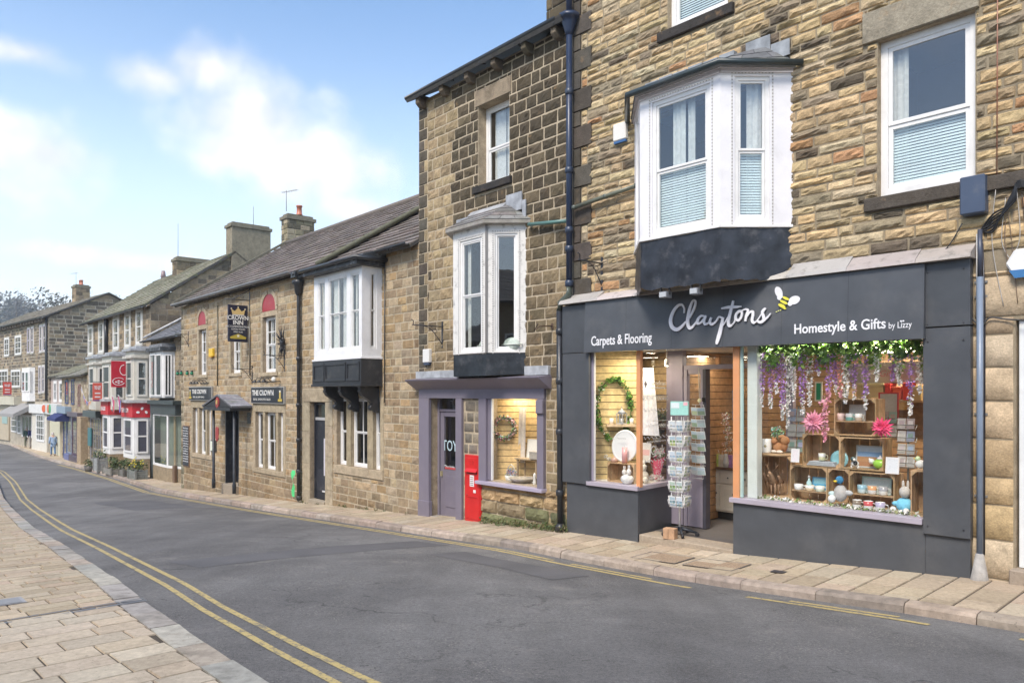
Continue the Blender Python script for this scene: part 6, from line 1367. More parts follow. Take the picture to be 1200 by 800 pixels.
def cbay(par, off, fr, u0, uc, u1, v0, v1, o, col, name='bay_window', left=True, mat=None, cant=.7):
    """canted bay: front u0..uc (at offset o), right cheek uc..u1 meeting the wall; returns planes"""
    xB_, xC_ = fr.X(uc, o), fr.X(u0, o); xR_ = fr.X(u1); d_ = xR_-xB_; d_ = max(.15, d_); Z0, Z1 = fr.Z(uc, v1, o), fr.Z(uc, v0, o)
    A, B_, C_, D_ = (xC_-d_, 0), (xC_, -o), (xB_, -o), (xB_+d_, 0); m = MB(off); m.prism([A, D_, C_, B_][::-1] if False else [A, B_, C_, D_], Z0, Z1, col, ax='z'); ob_ = m.build(name, mat or PAINT, par, .006)
    return ob_, sub_plane(fr, B_, C_), sub_plane(fr, C_, D_), (A, B_, C_, D_, Z0, Z1)
# ---- small dark green shop
ZD = -3.9; oD = off_(ZD); r4 = random.Random(41)
DB = empty('shop_building', D.W(0, 0, ZD), D.ang, 'low slate roofed building with a dark green shopfront, left of the inn', 'building')
xd0 = D.X(177); zde = D.Z(190, 398)
palF = palette([(.34, .27, .18), (.28, .22, .15), (.38, .30, .20), (.18, .15, .11), (.24, .19, .13)], [4, 4, 3, 2, 3])
m = MB(oD); zf0 = D.Z(195, 546)
backing(m, xd0, 1.6, ZD-.1, zde, [], col=(.34, .29, .22)); masonry(m, xd0, 1.6, zf0-.9, zde, [], r4, (.16, .22), (.25, .5), palF, (.006, .02), .005, 0, .014); m.build('wall', [MATS['stone'], MATS['mortar']], DB)
shell(DB, oD, xd0, 1.6, ZD, zde, 5, left=True)
slab_roof('roof', DB, oD, (xd0-.05, -.35, zde), (1.5, -.35, zde), (1.5, 3.2, zde+2.1), (xd0-.05, 3.2, zde+2.1), .3, .2, [(.15, .15, .165), (.18, .18, .19), (.13, .13, .14)], r4)
slab_roof('roof', DB, oD, (1.5, 5.3, zde+.6), (xd0-.05, 5.3, zde+.6), (xd0-.05, 3.2, zde+2.1), (1.5, 3.2, zde+2.1), .4, .3, [(.15, .15, .165)], r4)
m = MB(oD); m.tube([(xd0+.02, -.3, zde+.15), (xd0+.02, 3.1, zde+2.2)], .05, 6, (.5, .5, .5)); m.build('lead_flashing', LEAD, DB); gutter(DB, oD, xd0, 1.2, zde-.02, -.42, .06)
DG = (.045, .06, .06)
b_, (Tf_, Ff_, Lf_), (Tc_, Fc_, Lc_), pts = cbay(DB, oD, D, 175.5, 190.7, 203.5, 411, 466, .42, WHITE)
farwin(b_, oD, Ff_, 176.5, 183, 415, 464, (1, 1), T=Tf_, fw=.05, cur=.4); farwin(b_, oD, Ff_, 183.3, 190, 415, 464, (1, 1), T=Tf_, fw=.05); farwin(b_, oD, Fc_, 192.5, 201.5, 415, 464, (2, 1), T=Tc_, fw=.05)
m = MB(oD); A_, B_1, C_1, D_1, Z0, Z1 = pts; m.prism([(A_[0]-.1, 0), (B_1[0]-.06, -.56), (C_1[0]+.08, -.56), (D_1[0]+.15, 0)], Z1+.01, Z1+.16, BK, ax='z'); m.prism([(A_[0], 0), (B_1[0], -.45), (C_1[0], -.45), (D_1[0], 0)], Z1+.165, Z1+.3, (.2, .2, .21), ax='z'); m.build('bay_roof', LEAD, b_)
of_ = .30; xq0 = D.X(175, of_+.1)
m = MB(oD); zz = D.Z(190, 473, of_); m.box(xq0-.05, 1.0, -of_-.18, 0, zz-.02, zz+.14, DG); m.box(xq0, .9, -of_-.06, 0, zz-.42, zz-.021, DG); zb_d = D.Z(188, 543, of_)
m.box(xq0, xq0+.2, -of_-.03, 0, ZD, zz-.421, DG); m.box(.75, .95, -.1, 0, ZD, zz-.421, DG); m.build('shopfront', PAINT, DB, .008)
x1 = D.X(196.4, of_); Tg, Fg, Lg = sub_plane(D, (xq0+.21, -of_), (x1, -of_)); Tg2, Fg2, Lg2 = sub_plane(D, (x1, -of_), (.74, -.02))
m = MB(oD); m.prism([(xq0+.21, -.006), (xq0+.21, -of_-.02), (x1, -of_-.02), (.74, -.03), (.74, -.006)], ZD, zb_d-.1, (.30, .24, .16), ax='z'); m.build('stall_riser', MATS['stone'], DB)
for (T, L_) in ((Tg, Lg), (Tg2, Lg2)):
    m = MB(oD); m.T = T; z0, z1 = zb_d-.099, zz-.422; m.box(0, .06, -.02, .03, z0, z1, WHITE); m.box(L_-.06, L_, -.02, .03, z0, z1, WHITE); m.box(.06, L_-.06, -.02, .03, z0, z0+.09, WHITE); m.box(.06, L_-.06, -.02, .03, z1-.05, z1, WHITE); w_ = m.build('shop_window', PAINT, DB)
    m = MB(oD); m.T = T; m.poly([(.05, .01, z0+.08), (L_-.05, .01, z0+.08), (L_-.05, .01, z1-.04), (.05, .01, z1-.04)]); m.build('pane', MATS['glass'], w_)
m = MB(oD); m.box(xq0+.22, .7, -.03, -.01, zb_d-.1, zz-.43, (.22, .24, .20)); m.box(.0, .10, -.14, -.08, zb_d-.1, zz-.45, (.45, .33, .20)); m.build('display_lining', DARKIN, DB)
downpipe(DB, oD, [(xq0-.08, -.30, zz), (xq0-.08, -.30, ZD+.3)], .05, BK); pbox(DB, oD, D, 203.5, 206, 545, 566, -.25, -.15, (.16, .10, .06), 'post', o=.2)
# ---- three storey terrace with red shop
ZE = -4.05; oE = off_(ZE); r5 = random.Random(51); Ef = Efr
EB = empty('terrace_building', Ef.W(0, 0, ZE), Ef.ang, 'three storey stone terrace with cream bays above two red shop fascias', 'building')
xe0 = Ef.X(103); zee = Ef.Z(177, 357)
palE = palette([(.32, .25, .16), (.27, .21, .14), (.37, .29, .19), (.15, .125, .09), (.20, .165, .115)], [4, 4, 3, 3, 3])
m = MB(oE); backing(m, xe0, 0, ZE-.1, zee, [], col=(.33, .28, .21)); masonry(m, xe0, -.0, ZE, zee, [], r5, (.17, .24), (.28, .55), palE, (.006, .02), .005, 0, .016)
# gable facing the camera
yR = 3.6; zR = 6.45; m.T = Matrix.Rotation(radians(90), 4, 'Z'); Gp = [(-(zR-zee)/yR, 1, zee), ((zR-zee)/yR, 1, zR+(zR-zee))]
backing(m, 0, 7.2, ZE, zR, [], planes=Gp, col=(.33, .28, .21)); masonry(m, 0, 7.2, -.5, zR, [], r5, (.20, .28), (.3, .6), palE, (.006, .02), .005, 0, .016, planes=Gp); m.T = None
m.build('wall', [MATS['stone'], MATS['mortar']], EB); shell(EB, oE, xe0, 0, ZE, zee, 7.2, right=False)
MS = [(.25, .235, .17), (.29, .27, .19), (.21, .20, .14), (.32, .30, .23)]
slab_roof('roof', EB, oE, (xe0-.1, -.3, zee-.02), (.12, -.3, zee-.02), (.12, yR, zR+.1), (xe0-.1, yR, zR+.1), .5, .34, MS, r5, MOSSY, .04, .10); slab_roof('roof', EB, oE, (.12, 7.5, zee-.02), (xe0-.1, 7.5, zee-.02), (xe0-.1, yR, zR+.1), (.12, yR, zR+.1), .6, .5, MS, r5, MOSSY, .04)
gutter(EB, oE, xe0, 0, zee-.08, -.36, .07)
for (u0, u1, a, b) in ((104, 109.3, 382.5, 415.5), (116.2, 121.8, 377.5, 413), (133.3, 139.6, 372, 409), (147, 153.2, 367.5, 406.5), (160.3, 167, 362.5, 403)): farwin(EB, oE, Ef, u0, u1, a, b, (1, 2), surround=.10, col=(.72, .70, .66), fw=.12, cur=.4)
m = MB(oE); x = Ef.X(127); m.tube([(x, -.1, zee-.1), (x, -.1, Ef.Z(127, 414))], .09, 8, BK); m.build('downpipe', METAL, EB)
CR = (.60, .57, .49)
for i, (u0, uc, u1, v0, v1, vb) in enumerate(((147, 157, 169.5, 411, 478, 0), (119.5, 131, 144.5, 417, 480, 0), (104, 112, 120, 420, 480, 0))):
    b_, (T1, F1_, L1), (T2, F2_, L2), pp = cbay(EB, oE, Ef, u0, uc, u1, v0, v1, .6, CR)
    Z0, Z1 = pp[4], pp[5]; zt_w = Z1-.42; zb_w = Z0+.50
    for T, L_, n_ in ((T1, L1, 1), (T2, L2, 1)):
        g = L_*.16; m = MB(oE); m.T = T; m.col = (.66, .64, .58); fw = .08
        m.box(g, g+fw, -.05, -.001, zb_w, zt_w); m.box(L_-g-fw, L_-g, -.05, -.001, zb_w, zt_w); m.box(g+fw, L_-g-fw, -.05, -.001, zt_w-fw, zt_w); m.box(g+fw, L_-g-fw, -.05, -.001, zb_w, zb_w+fw); m.box(g+fw, L_-g-fw, -.045, -.002, (zb_w+zt_w)/2-.03, (zb_w+zt_w)/2+.03); w_ = m.build('window', PAINT, b_)
        m = MB(oE); m.T = T; m.poly([(g+fw, -.02, zb_w+fw), (L_-g-fw, -.02, zb_w+fw), (L_-g-fw, -.02, zt_w-fw), (g+fw, -.02, zt_w-fw)]); m.build('pane', MATS['glass'], w_); m = MB(oE); m.T = T; m.poly([(g+fw*.5, -.006, zb_w+fw*.5), (L_-g-fw*.5, -.006, zb_w+fw*.5), (L_-g-fw*.5, -.006, zt_w-fw*.5), (g+fw*.5, -.006, zt_w-fw*.5)], (.06, .07, .075)); m.build('unlit_room_sheet', DARKIN, w_)  # flat dark sheet stands in for the unlit room behind the bay pane
    A_, B_1, C_1, D_1 = pp[:4]; m = MB(oE); m.prism([(A_[0]-.1, 0), (B_1[0]-.06, -.72), (C_1[0]+.06, -.72), (D_1[0]+.1, 0)], Z1-.30, Z1-.20, (.55, .52, .45), ax='z'); m.prism([(A_[0]-.1, 0), (B_1[0]-.06, -.74), (C_1[0]+.06, -.74), (D_1[0]+.1, 0)], Z1+.002, Z1+.10, (.33, .34, .36), ax='z'); m.prism([(A_[0]+.1, 0), (B_1[0]+.1, -.5), (C_1[0]-.1, -.5), (D_1[0]-.1, 0)], Z1+.101, Z1+.22, (.36, .37, .39), ax='z'); m.build('bay_roof', LEAD, b_)
RED = (.55, .018, .03)
zl0 = Ef.Z(150, 478, .6); zlr = Ef.Z(157, 489, .6)
for i, (u0, uc, u1, vt_, vb_, vg) in enumerate(((144.5, 157, 169.5, 489, 538, 560), (120.5, 128.5, 139.5, 486, 532, 552))):
    b_, (T1, F1_, L1), (T2, F2_, L2), pp = cbay(EB, oE, Ef, u0, uc, u1, vt_, vb_, .62, WHITE, 'shop_bay'); A_, B_1, C_1, D_1, Z0, Z1 = pp
    for T, L_ in ((T1, L1), (T2, L2)):
        g = L_*.14; zb_w, zt_w = Z0+.25, Z1-.08; m = MB(oE); m.T = T; m.col = (.82, .81, .80); fw = .07
        m.box(g, g+fw, -.05, -.001, zb_w, zt_w); m.box(L_-g-fw, L_-g, -.05, -.001, zb_w, zt_w); m.box(g+fw, L_-g-fw, -.05, -.001, zt_w-fw, zt_w); m.box(g+fw, L_-g-fw, -.05, -.001, zb_w, zb_w+fw); m.box(g+fw, L_-g-fw, -.045, -.002, (zb_w+zt_w)/2-.03, (zb_w+zt_w)/2+.03); w_ = m.build('window', PAINT, b_)
        m = MB(oE); m.T = T; m.poly([(g+fw, -.02, zb_w+fw), (L_-g-fw, -.02, zb_w+fw), (L_-g-fw, -.02, zt_w-fw), (g+fw, -.02, zt_w-fw)]); m.build('pane', MATS['glass'], w_); m = MB(oE); m.T = T; m.poly([(g+fw*.5, -.006, zb_w+fw*.5), (L_-g-fw*.5, -.006, zb_w+fw*.5), (L_-g-fw*.5, -.006, zt_w-fw*.5), (g+fw*.5, -.006, zt_w-fw*.5)], (.06, .055, .09)); m.build('unlit_room_sheet', DARKIN, w_)  # shop interior left out; its shade is painted as a dark sheet
    m = MB(oE); m.prism([(A_[0], -.003), (B_1[0], -.60), (C_1[0], -.60), (D_1[0], -.003)], ZE, Z0-.002, (.30, .23, .15), ax='z'); m.build('stall_riser', MATS['stone'], EB)
    m = MB(oE); x0, x1 = A_[0]-.1, D_1[0]+.05; zt2 = Z1+.62; m.prism([(x0, -.003), (B_1[0]-.05, -.70), (C_1[0]+.05, -.70), (x1, -.003)], Z1+.002, zt2, RED, ax='z'); fo = m.build('fascia', METAL, EB)
    m = MB(oE); T, _, L_ = sub_plane(Ef, (C_1[0]+.05, -.70), (x1, -.003)); m.T = T
    for k in range(3): ell(m, L_*.3+k*.16, Z1+.22+(k % 2)*.16, .07, .05, k, -.02, .015, (.85, .85, .85), 10)
    T, _, L_ = sub_plane(Ef, (B_1[0]-.05, -.70), (C_1[0]+.05, -.70)); m.build('leaf_emblem', PAINT, fo); m = MB(oE); m.T = T; text(m, "TEAROOM" if i == 0 else "BAKERY", .12, Z1+.20, .28, y=-.012, depth=.01, col=(.85, .8, .8), fit=L_*.6); m.build('lettering', PAINT, fo)
    m = MB(oE); m.prism([(x0-.2, 0), (B_1[0]-.12, -.86), (C_1[0]+.12, -.86), (x1+.2, 0)], zt2+.002, zt2+.12, (.42, .42, .42), ax='z'); m.build('lead_canopy', LEAD, fo)
pbox(EB, oE, Ef, 140.3, 143.6, 485, 548, -.25, -.003, RED, 'red_pilaster'); pbox(EB, oE, Ef, 104, 119.5, 481, 488.5, -.30, -.003, (.07, .09, .09), 'fascia'); 
farwin(EB, oE, Ef, 107, 119, 489, 541, (4, 1), col=(.25, .25, .27), fw=.10); pbox(EB, oE, Ef, 169.6, 174, 430, 470, -.03, -.003, (.3, .25, .18), 'ashlar_strip', MATS['stone'])
pbox(EB, oE, Ef, 105.5, 109, 501, 522, -.12, -.05, (.05, .18, .20), 'notice_board', o=0)
# rendered chimney on the near gable, party chimneys beyond
y0c, y1c = yat(Ef, -.0, 270.5), yat(Ef, 0, 316)
chimney('chimney', EB, oE, -.6, .12, y0c, y1c, 3.0, zat(Ef, 0, y0c, 262), r5, palE, 0, render=True)
aerial(EB, oE, -.2, yat(Ef, -.2, 297), zat(Ef, 0, y0c, 262), 1.0, False)
yy0 = 2.9; xx = xfor(Ef, yy0, 207); y1_ = yat(Ef, xx, 252); chimney('chimney', EB, oE, xx-.7, xx, yy0, y1_, 4.6, zat(Ef, xx, yy0, 302), r5, palE, 0, ch=(.22, .3)); aerial(EB, oE, xx-.1, yy0+.1, zat(Ef, xx, yy0, 300), 1.7, False)
yy0 = 3.2; xx = xfor(Ef, yy0, 176.5); y1_ = yat(Ef, xx, 200); zt_ = zat(Ef, xx, yy0, 335); chimney('chimney', EB, oE, xx-.7, xx, yy0, y1_, 4.6, zt_, r5, palE, 0, ch=(.22, .3)); m = MB(oE); m.lathe([(.15, 0), (.13, .5), (.16, .52), (.10, .9)], xx-.35, y1_-.3, zt_+.09, 8, (.28, .2, .2)); m.build('chimney_pot', PAINT, EB)
# ---- small shops between terrace and far block
ZG = -4.35; oG = off_(ZG); r6 = random.Random(61)
GBd = empty('shop_building', G.W(0, 0, ZG), G.ang, 'small two storey stone shop with a blue awning and a hipped stone slate roof', 'building')
gx0 = G.X(72.5); zge = G.Z(86, 441); m = MB(oG); backing(m, gx0, -.003, ZG, zge, [], col=(.36, .30, .22)); masonry(m, gx0, -.003, ZG, zge, [], r6, (.18, .24), (.3, .5), palette([(.38, .31, .21), (.44, .37, .27), (.30, .24, .17), (.2, .16, .12)], [4, 4, 3, 1]), (.006, .02), .004, 0, .016); m.build('wall', [MATS['stone'], MATS['mortar']], GBd); shell(GBd, oG, gx0, 0, ZG, zge, 4)
m = MB(oG); zt2 = G.Z(92, 425)
slab_roof('roof', GBd, oG, (gx0-.2, -.35, zge), (-.05, -.35, zge), (-.05, 1.5, zt2+.1), (gx0+1.2, 1.5, zt2+.1), .4, .28, [(.27, .25, .21), (.22, .205, .17), (.31, .29, .25)], r6, MOSSY, .035)
slab_roof('roof', GBd, oG, (gx0-.2, 4.2, zge), (gx0-.2, -.35, zge), (gx0+1.2, 1.5, zt2+.1), (gx0+1.21, 1.51, zt2+.1), .4, .28, [(.25, .235, .2)], r6, MOSSY, .035)
NB = (.05, .07, .18)
farwin(GBd, oG, G, 77, 80.5, 445, 473, (1, 2), col=NB, fw=.1); farwin(GBd, oG, G, 84.3, 87.5, 444, 474, (1, 2), col=NB, fw=.1); farwin(GBd, oG, G, 92, 94.5, 450, 476, (1, 1), col=(.25, .13, .12), fw=.1)
pbox(GBd, oG, G, 73.5, 84, 476, 484, -.35, -.003, (.26, .34, .42), 'fascia'); pbox(GBd, oG, G, 85, 97.5, 483, 488, -.3, -.003, (.12, .10, .12), 'fascia')
farwin(GBd, oG, G, 75, 79, 486, 537, (1, 1), col=(.03, .06, .20), fw=.14, dark=(.02, .03, .07)); farwin(GBd, oG, G, 79.4, 84.4, 486, 531, (1, 1), col=(.22, .27, .36), fw=.08, dark=(.12, .14, .2)); pbox(GBd, oG, G, 79.4, 84.4, 531.5, 541, -.2, -.003, (.12, .14, .30), 'stall_riser')
farwin(GBd, oG, G, 85.5, 91, 489, 533, (1, 1), col=(.07, .03, .07), fw=.09, dark=(.03, .02, .03)); farwin(GBd, oG, G, 91.5, 97, 489, 533, (2, 1), col=(.07, .03, .07), fw=.09, dark=(.03, .02, .03)); pbox(GBd, oG, G, 86, 97, 534, 545, -.25, -.003, (.08, .06, .08), 'stall_riser')
pbox(GBd, oG, G, 98.5, 103, 488, 548, -.35, -.003, (.38, .29, .19), 'stone_pillar', MATS['stone'])
aw = MB(oG); xa, xb_ = G.X(70.5), G.X(81); za = G.Z(76, 481, 0); aw.prism([(-.003, za), (-.75, za-.45), (-.75, za-.62), (-.003, za-.62)], xa, xb_, (.025, .035, .13), ax='x'); aw.build('awning', CLOTH, GBd)
GC = empty('shop_building', G.W(gx0, .1, ZG), G.ang, 'narrow cream fronted shop under a long mossy lean-to roof against the far gable', 'building')
oGc = (-gx0, -.1, -ZG); gx2 = G.X(57.5); zlr = G.Z(58, 441); zpr = G.Z(73, 433)
m = MB(oGc); m.box(gx2-.5, gx0-.005, .12, 4.0, ZG, zlr, (.50, .40, .36)); m.build('wall', PAINT, GC)
slab_roof('roof', GC, oGc, (gx2-.7, -.1, zlr-.02), (gx0+3.4, -.1, zlr-.02), (gx0+3.4, 1.9, zlr+.85), (gx2-.7, 1.9, zlr+.85), .5, .35, MS, r6, MOSSY, .04, .12)

for u0, u1 in ((61.5, 65), (68, 72)): farwin(GC, oGc, G, u0, u1, 446, 471, (1, 2), fw=.2, proud=.05, o=-.12) if False else farwin(GC, (-gx0, .0, -ZG), G, u0, u1, 446, 471, (1, 2), fw=.2)
pbox(GC, oGc, G, 56, 72.4, 473, 485.5, -.30, .12, (.62, .64, .62), 'fascia'); pbox(GC, oGc, G, 58, 70, 487, 532, .0, .12, (.60, .57, .42), 'shop_window_wall'); m = MB(oGc); x, z = G.px(58.5, 479, .3); ell(m, x, z, .45, .30, 0, -.33, .03, (.05, .35, .15), 12); ell(m, x-.8, z, .4, .28, 0, -.33, .03, (.7, .15, .05), 12); m.build('round_logo', PAINT, GC)
# ---- far block
ZH = -4.4; oH = off_(ZH); r7 = random.Random(71)
HB = empty('terrace_building', H.W(0, 0, ZH), H.ang, 'tall far stone block with its bare gable facing up the street', 'building')
hx0 = -20; zhe = H.Z(56, 371); yRh = yat(H, 0, 127); zRh = zat(H, 0, yRh, 344.5)
palH = palette([(.34, .27, .18), (.28, .22, .15), (.20, .165, .12), (.13, .11, .085), (.17, .145, .11), (.40, .33, .23)], [3, 4, 4, 3, 4, 1])
m = MB(oH); backing(m, hx0, 0, ZH-.2, zhe, [], col=(.42, .37, .29)); masonry(m, hx0, 0, -.6, zhe, [], r7, (.20, .27), (.3, .6), palH, (.006, .02), .004, 0, .035)
m.T = Matrix.Rotation(radians(90), 4, 'Z'); Gp = [(-(zRh-zhe)/yRh, 1, zhe), ((zRh-zhe)/yRh, 1, zRh+(zRh-zhe))]
backing(m, 0, 2*yRh, ZH, zRh, [], planes=Gp, col=(.46, .40, .31)); masonry(m, 0, 2*yRh, -.5, zRh, [], r7, (.22, .30), (.35, .8), palH, (.006, .02), .004, 0, .05, planes=Gp); m.T = None
m.build('wall', [MATS['stone'], MATS['mortar']], HB); shell(HB, oH, hx0, 0, ZH, zhe, 2*yRh, right=False)
RS = [(.30, .27, .22), (.34, .31, .26), (.26, .235, .2)]
slab_roof('roof', HB, oH, (hx0, -.35, zhe), (.15, -.35, zhe), (.15, yRh, zRh+.12), (hx0, yRh, zRh+.12), .5, .34, RS, r7, SLATE, .04, .1); slab_roof('roof', HB, oH, (.15, 2*yRh+.3, zhe), (hx0, 2*yRh+.3, zhe), (hx0, yRh, zRh+.12), (.15, yRh, zRh+.12), .8, .6, RS, r7, SLATE, .04)
gutter(HB, oH, hx0, 0, zhe-.05, -.42, .10); m = MB(oH); m.tube([(-.15, -.12, zhe), (-.15, -.12, -.5)], .08, 8, BK); m.build('downpipe', METAL, HB)
m = MB(oH); x = 0-.4
while x > hx0: m.box(x-.12, x+.12, -.36, -.003, zhe-.3, zhe-.1, (.2, .17, .13)); x -= .75
m.build('corbel_course', MATS['stone'], HB)
yc0 = yRh-.5; xx = xfor(H, yc0, 92); chimney('chimney', HB, oH, xx-.9, xx, yc0-.2, yat(H, xx, 105.5), zRh-1, zat(H, xx, yc0, 334.5), r7, palE, 2, ch=(.25, .3)); aerial(HB, oH, xx-.6, yc0, zat(H, xx, yc0, 333), 1.0, True, radians(20))
for (u0, u1, a, b, bars, c_) in ((5.5, 10.8, 396.5, 416.7, (2, 3), WHITE), (18, 25, 394, 415, (2, 3), WHITE), (32.5, 35.2, 385, 413, (1, 2), (.55, .5, .6)), (36.8, 39.5, 384, 413, (1, 2), (.6, .55, .6)), (46.8, 49.4, 382, 412, (1, 2), (.6, .55, .6)), (51, 53.8, 381, 411, (1, 2), (.6, .55, .6)), (45.8, 48.2, 429.5, 460, (1, 2), (.55, .5, .55)), (49.8, 52.4, 429, 459, (1, 2), (.55, .5, .55)), (-1, 9.4, 434, 453, (3, 3), WHITE), (13.5, 24, 434, 453, (3, 3), WHITE)):
    farwin(HB, oH, H, u0, u1, a, b, bars, col=c_, fw=.10 if c_ == WHITE else .07, surround=.10)
b_, (T1, F1_, L1), (T2, F2_, L2), pp = cbay(HB, oH, H, 25.5, 34.2, 37.5, 430.5, 470, .35, WHITE)
farwin(b_, oH, F1_, 26, 29.5, 435, 459, (1, 2), T=T1, fw=.1); farwin(b_, oH, F1_, 30, 33.8, 435, 459, (1, 2), T=T1, fw=.1, dark=(.08, .14, .10)); farwin(b_, oH, F2_, 34.8, 37.0, 435, 459, (1, 2), T=T2, fw=.1)
pbox(HB, oH, H, 1, 25, 464.5, 474, -.5, -.003, (.58, .54, .42), 'fascia'); pbox(HB, oH, H, -14, 12, 474.5, 514, -.12, -.003, (.50, .42, .30), 'cream_wall'); farwin(HB, oH, H, 13.5, 20, 478, 506, (3, 4), fw=.1, o=0); farwin(HB, oH, H, 21, 25, 478, 508, (2, 4), fw=.1); farwin(HB, oH, H, 26, 38, 486, 512, (3, 1), fw=.12, dark=(.14, .13, .12)); pbox(HB, oH, H, 5, 11, 486, 496, -.16, -.125, (.32, .45, .42), 'notice_board')
aw = MB(oH); xa, xb_ = H.X(19), H.X(39.5); za = H.Z(30, 472.5); aw.prism([(-.003, za), (-1.3, za-.75), (-1.3, za-.98), (-1.25, za-.98), (-.003, za-.4)], xa, xb_, (.30, .29, .28), ax='x'); aw.build('awning', CLOTH, HB)
pbox(HB, oH, H, 40, 57.5, 473.5, 484, -.35, -.003, (.70, .70, .68), 'fascia'); pbox(HB, oH, H, 40, 57.5, 484.2, 531, -.16, -.003, (.66, .63, .55), 'rendered_shopfront'); farwin(HB, oH, H, 43, 52.5, 485, 517, (4, 4), o=.17, fw=.12, dark=(.12, .12, .11)); m = MB(oH); x, z = H.px(51.5, 478.5, .35); ell(m, x, z, .42, .26, 0, -.38, .03, (.68, .12, .04), 12); x, z = H.px(56, 478.5, .35); ell(m, x, z, .40, .30, 0, -.38, .03, (.05, .36, .15), 12); m.build('round_logo', PAINT, HB)
# agents' boards and hanging signs
def perp_sign(name, fr, u0, u1, v0, v1, label, col, draw, xw=None, grp=None, face=0):
    """board standing out from the wall, square to it"""
    xq = fr.X(u1, .75 if fr is Efr else .55) if xw is None else xw; a, b = -yat(fr, xq, u1), -yat(fr, xq, u0); om = (a+b)/2; w_ = b-a; z1, z0 = zat(fr, xq, -om, v0), zat(fr, xq, -om, v1); h_ = z1-z0
    t = empty(name, fr.W(xq, -om, (z0+z1)/2), fr.ang+pi/2, label, 'sign'); m = MB(); m.box(-w_/2, w_/2, -.03, .03, -h_/2, h_/2, col); m.build('board', PAINT, t); m = MB(); m.tube([(w_/2+a+.0, 0, h_/2+.05), (-w_/2, 0, h_/2+.05)], .025, 6, (.15, .15, .15)); m.build('arm', METAL, t)
    m = MB()
    for s_ in (0, 1): m.T = Matrix.Rotation(pi*s_, 4, 'Z'); draw(m, w_, h_)
    m.build('sign_face', PAINT, t); return t
def dr1(m, w_, h_):
    def ring(cx, cz, rx, rz, a0, a1, n=16):
        for k in range(n):
            a, b = a0+(a1-a0)*k/n, a0+(a1-a0)*(k+1)/n; m.prism([(cx+rx*cos(a), cz+rz*sin(a)), (cx+rx*1.16*cos(a), cz+rz*1.16*sin(a)), (cx+rx*1.16*cos(b), cz+rz*1.16*sin(b)), (cx+rx*cos(b), cz+rz*sin(b))], -.042, -.032, (.85, .82, .80))
    ring(0, -h_*.28, w_*.38, h_*.13, .6, 5.9); ring(w_*.36, h_*.16, w_*.26, h_*.18, 1.5, 5.2)
    for dx, dz in ((-.18, -.02), (0, .02), (0, -.06), (.2, -.01)): ell(m, w_*dx, h_*(-.28+dz), w_*.09, h_*.03, 0, -.044, .01, (.85, .8, .78), 8)
perp_sign('hanging_sign', Ef, 130.3, 147.3, 423, 453.5, 'large bright red hanging sign with white looping swirl over the tearoom', (.55, .01, .03), dr1)
def dr2(m, w_, h_): text(m, "TO LET", 0, h_*.15, h_*.25, y=-.034, depth=.008, align='CENTER', col=(.85, .85, .85), fit=w_*.7, bold=.01); [m.box(-w_*.3, w_*.3, -.04, -.031, -h_*.1-k*.2*h_, -h_*.03-k*.2*h_, (.85, .8, .78)) for k in range(2)]; m.box(-w_*.48, w_*.48, -.04, -.031, -h_*.48, -h_*.42, (.1, .1, .3))
perp_sign('agents_board', Ef, 108.7, 119.5, 448.5, 470, 'coral red agents board with white lines on the cream left bay of the terrace', (.72, .12, .08), dr2)
perp_sign('agents_board', H, 3.5, 13.5, 447.5, 463, 'red and orange agents board on the far block at the left edge', (.70, .08, .05), dr2)
# ================================================================== people and street things
def skin_mesh(name, verts, edges, radii, mat, col, parent, sub=2, root=0):
    me = bpy.data.meshes.new(name); me.from_pydata(verts, edges, []); o = bpy.data.objects.new(name, me); COL.objects.link(o)
    md = o.modifiers.new('skin', 'SKIN'); sk = me.skin_vertices[0].data
    for i, r in enumerate(radii): sk[i].radius = r if isinstance(r, tuple) else (r, r); sk[i].use_root = (i == root)
    md.use_smooth_shade = True; sb = o.modifiers.new('sub', 'SUBSURF'); sb.levels = sub; sb.render_levels = sub
    dg = bpy.context.evaluated_depsgraph_get(); nm = bpy.data.meshes.new_from_object(o.evaluated_get(dg)); bpy.data.objects.remove(o); nm.name = name
    nm.materials.clear(); nm.materials.append(mat)
    for a in list(nm.color_attributes): nm.color_attributes.remove(a)
    at = nm.color_attributes.new('col', 'FLOAT_COLOR', 'CORNER'); at.data.foreach_set('color', [*col, 1.0]*len(nm.loops))
    for p in nm.polygons: p.use_smooth = True
    r = bpy.data.objects.new(name, nm); COL.objects.link(r); r.parent = parent; return r
SKIN = tint_mat('skin', .55, .05, 20)
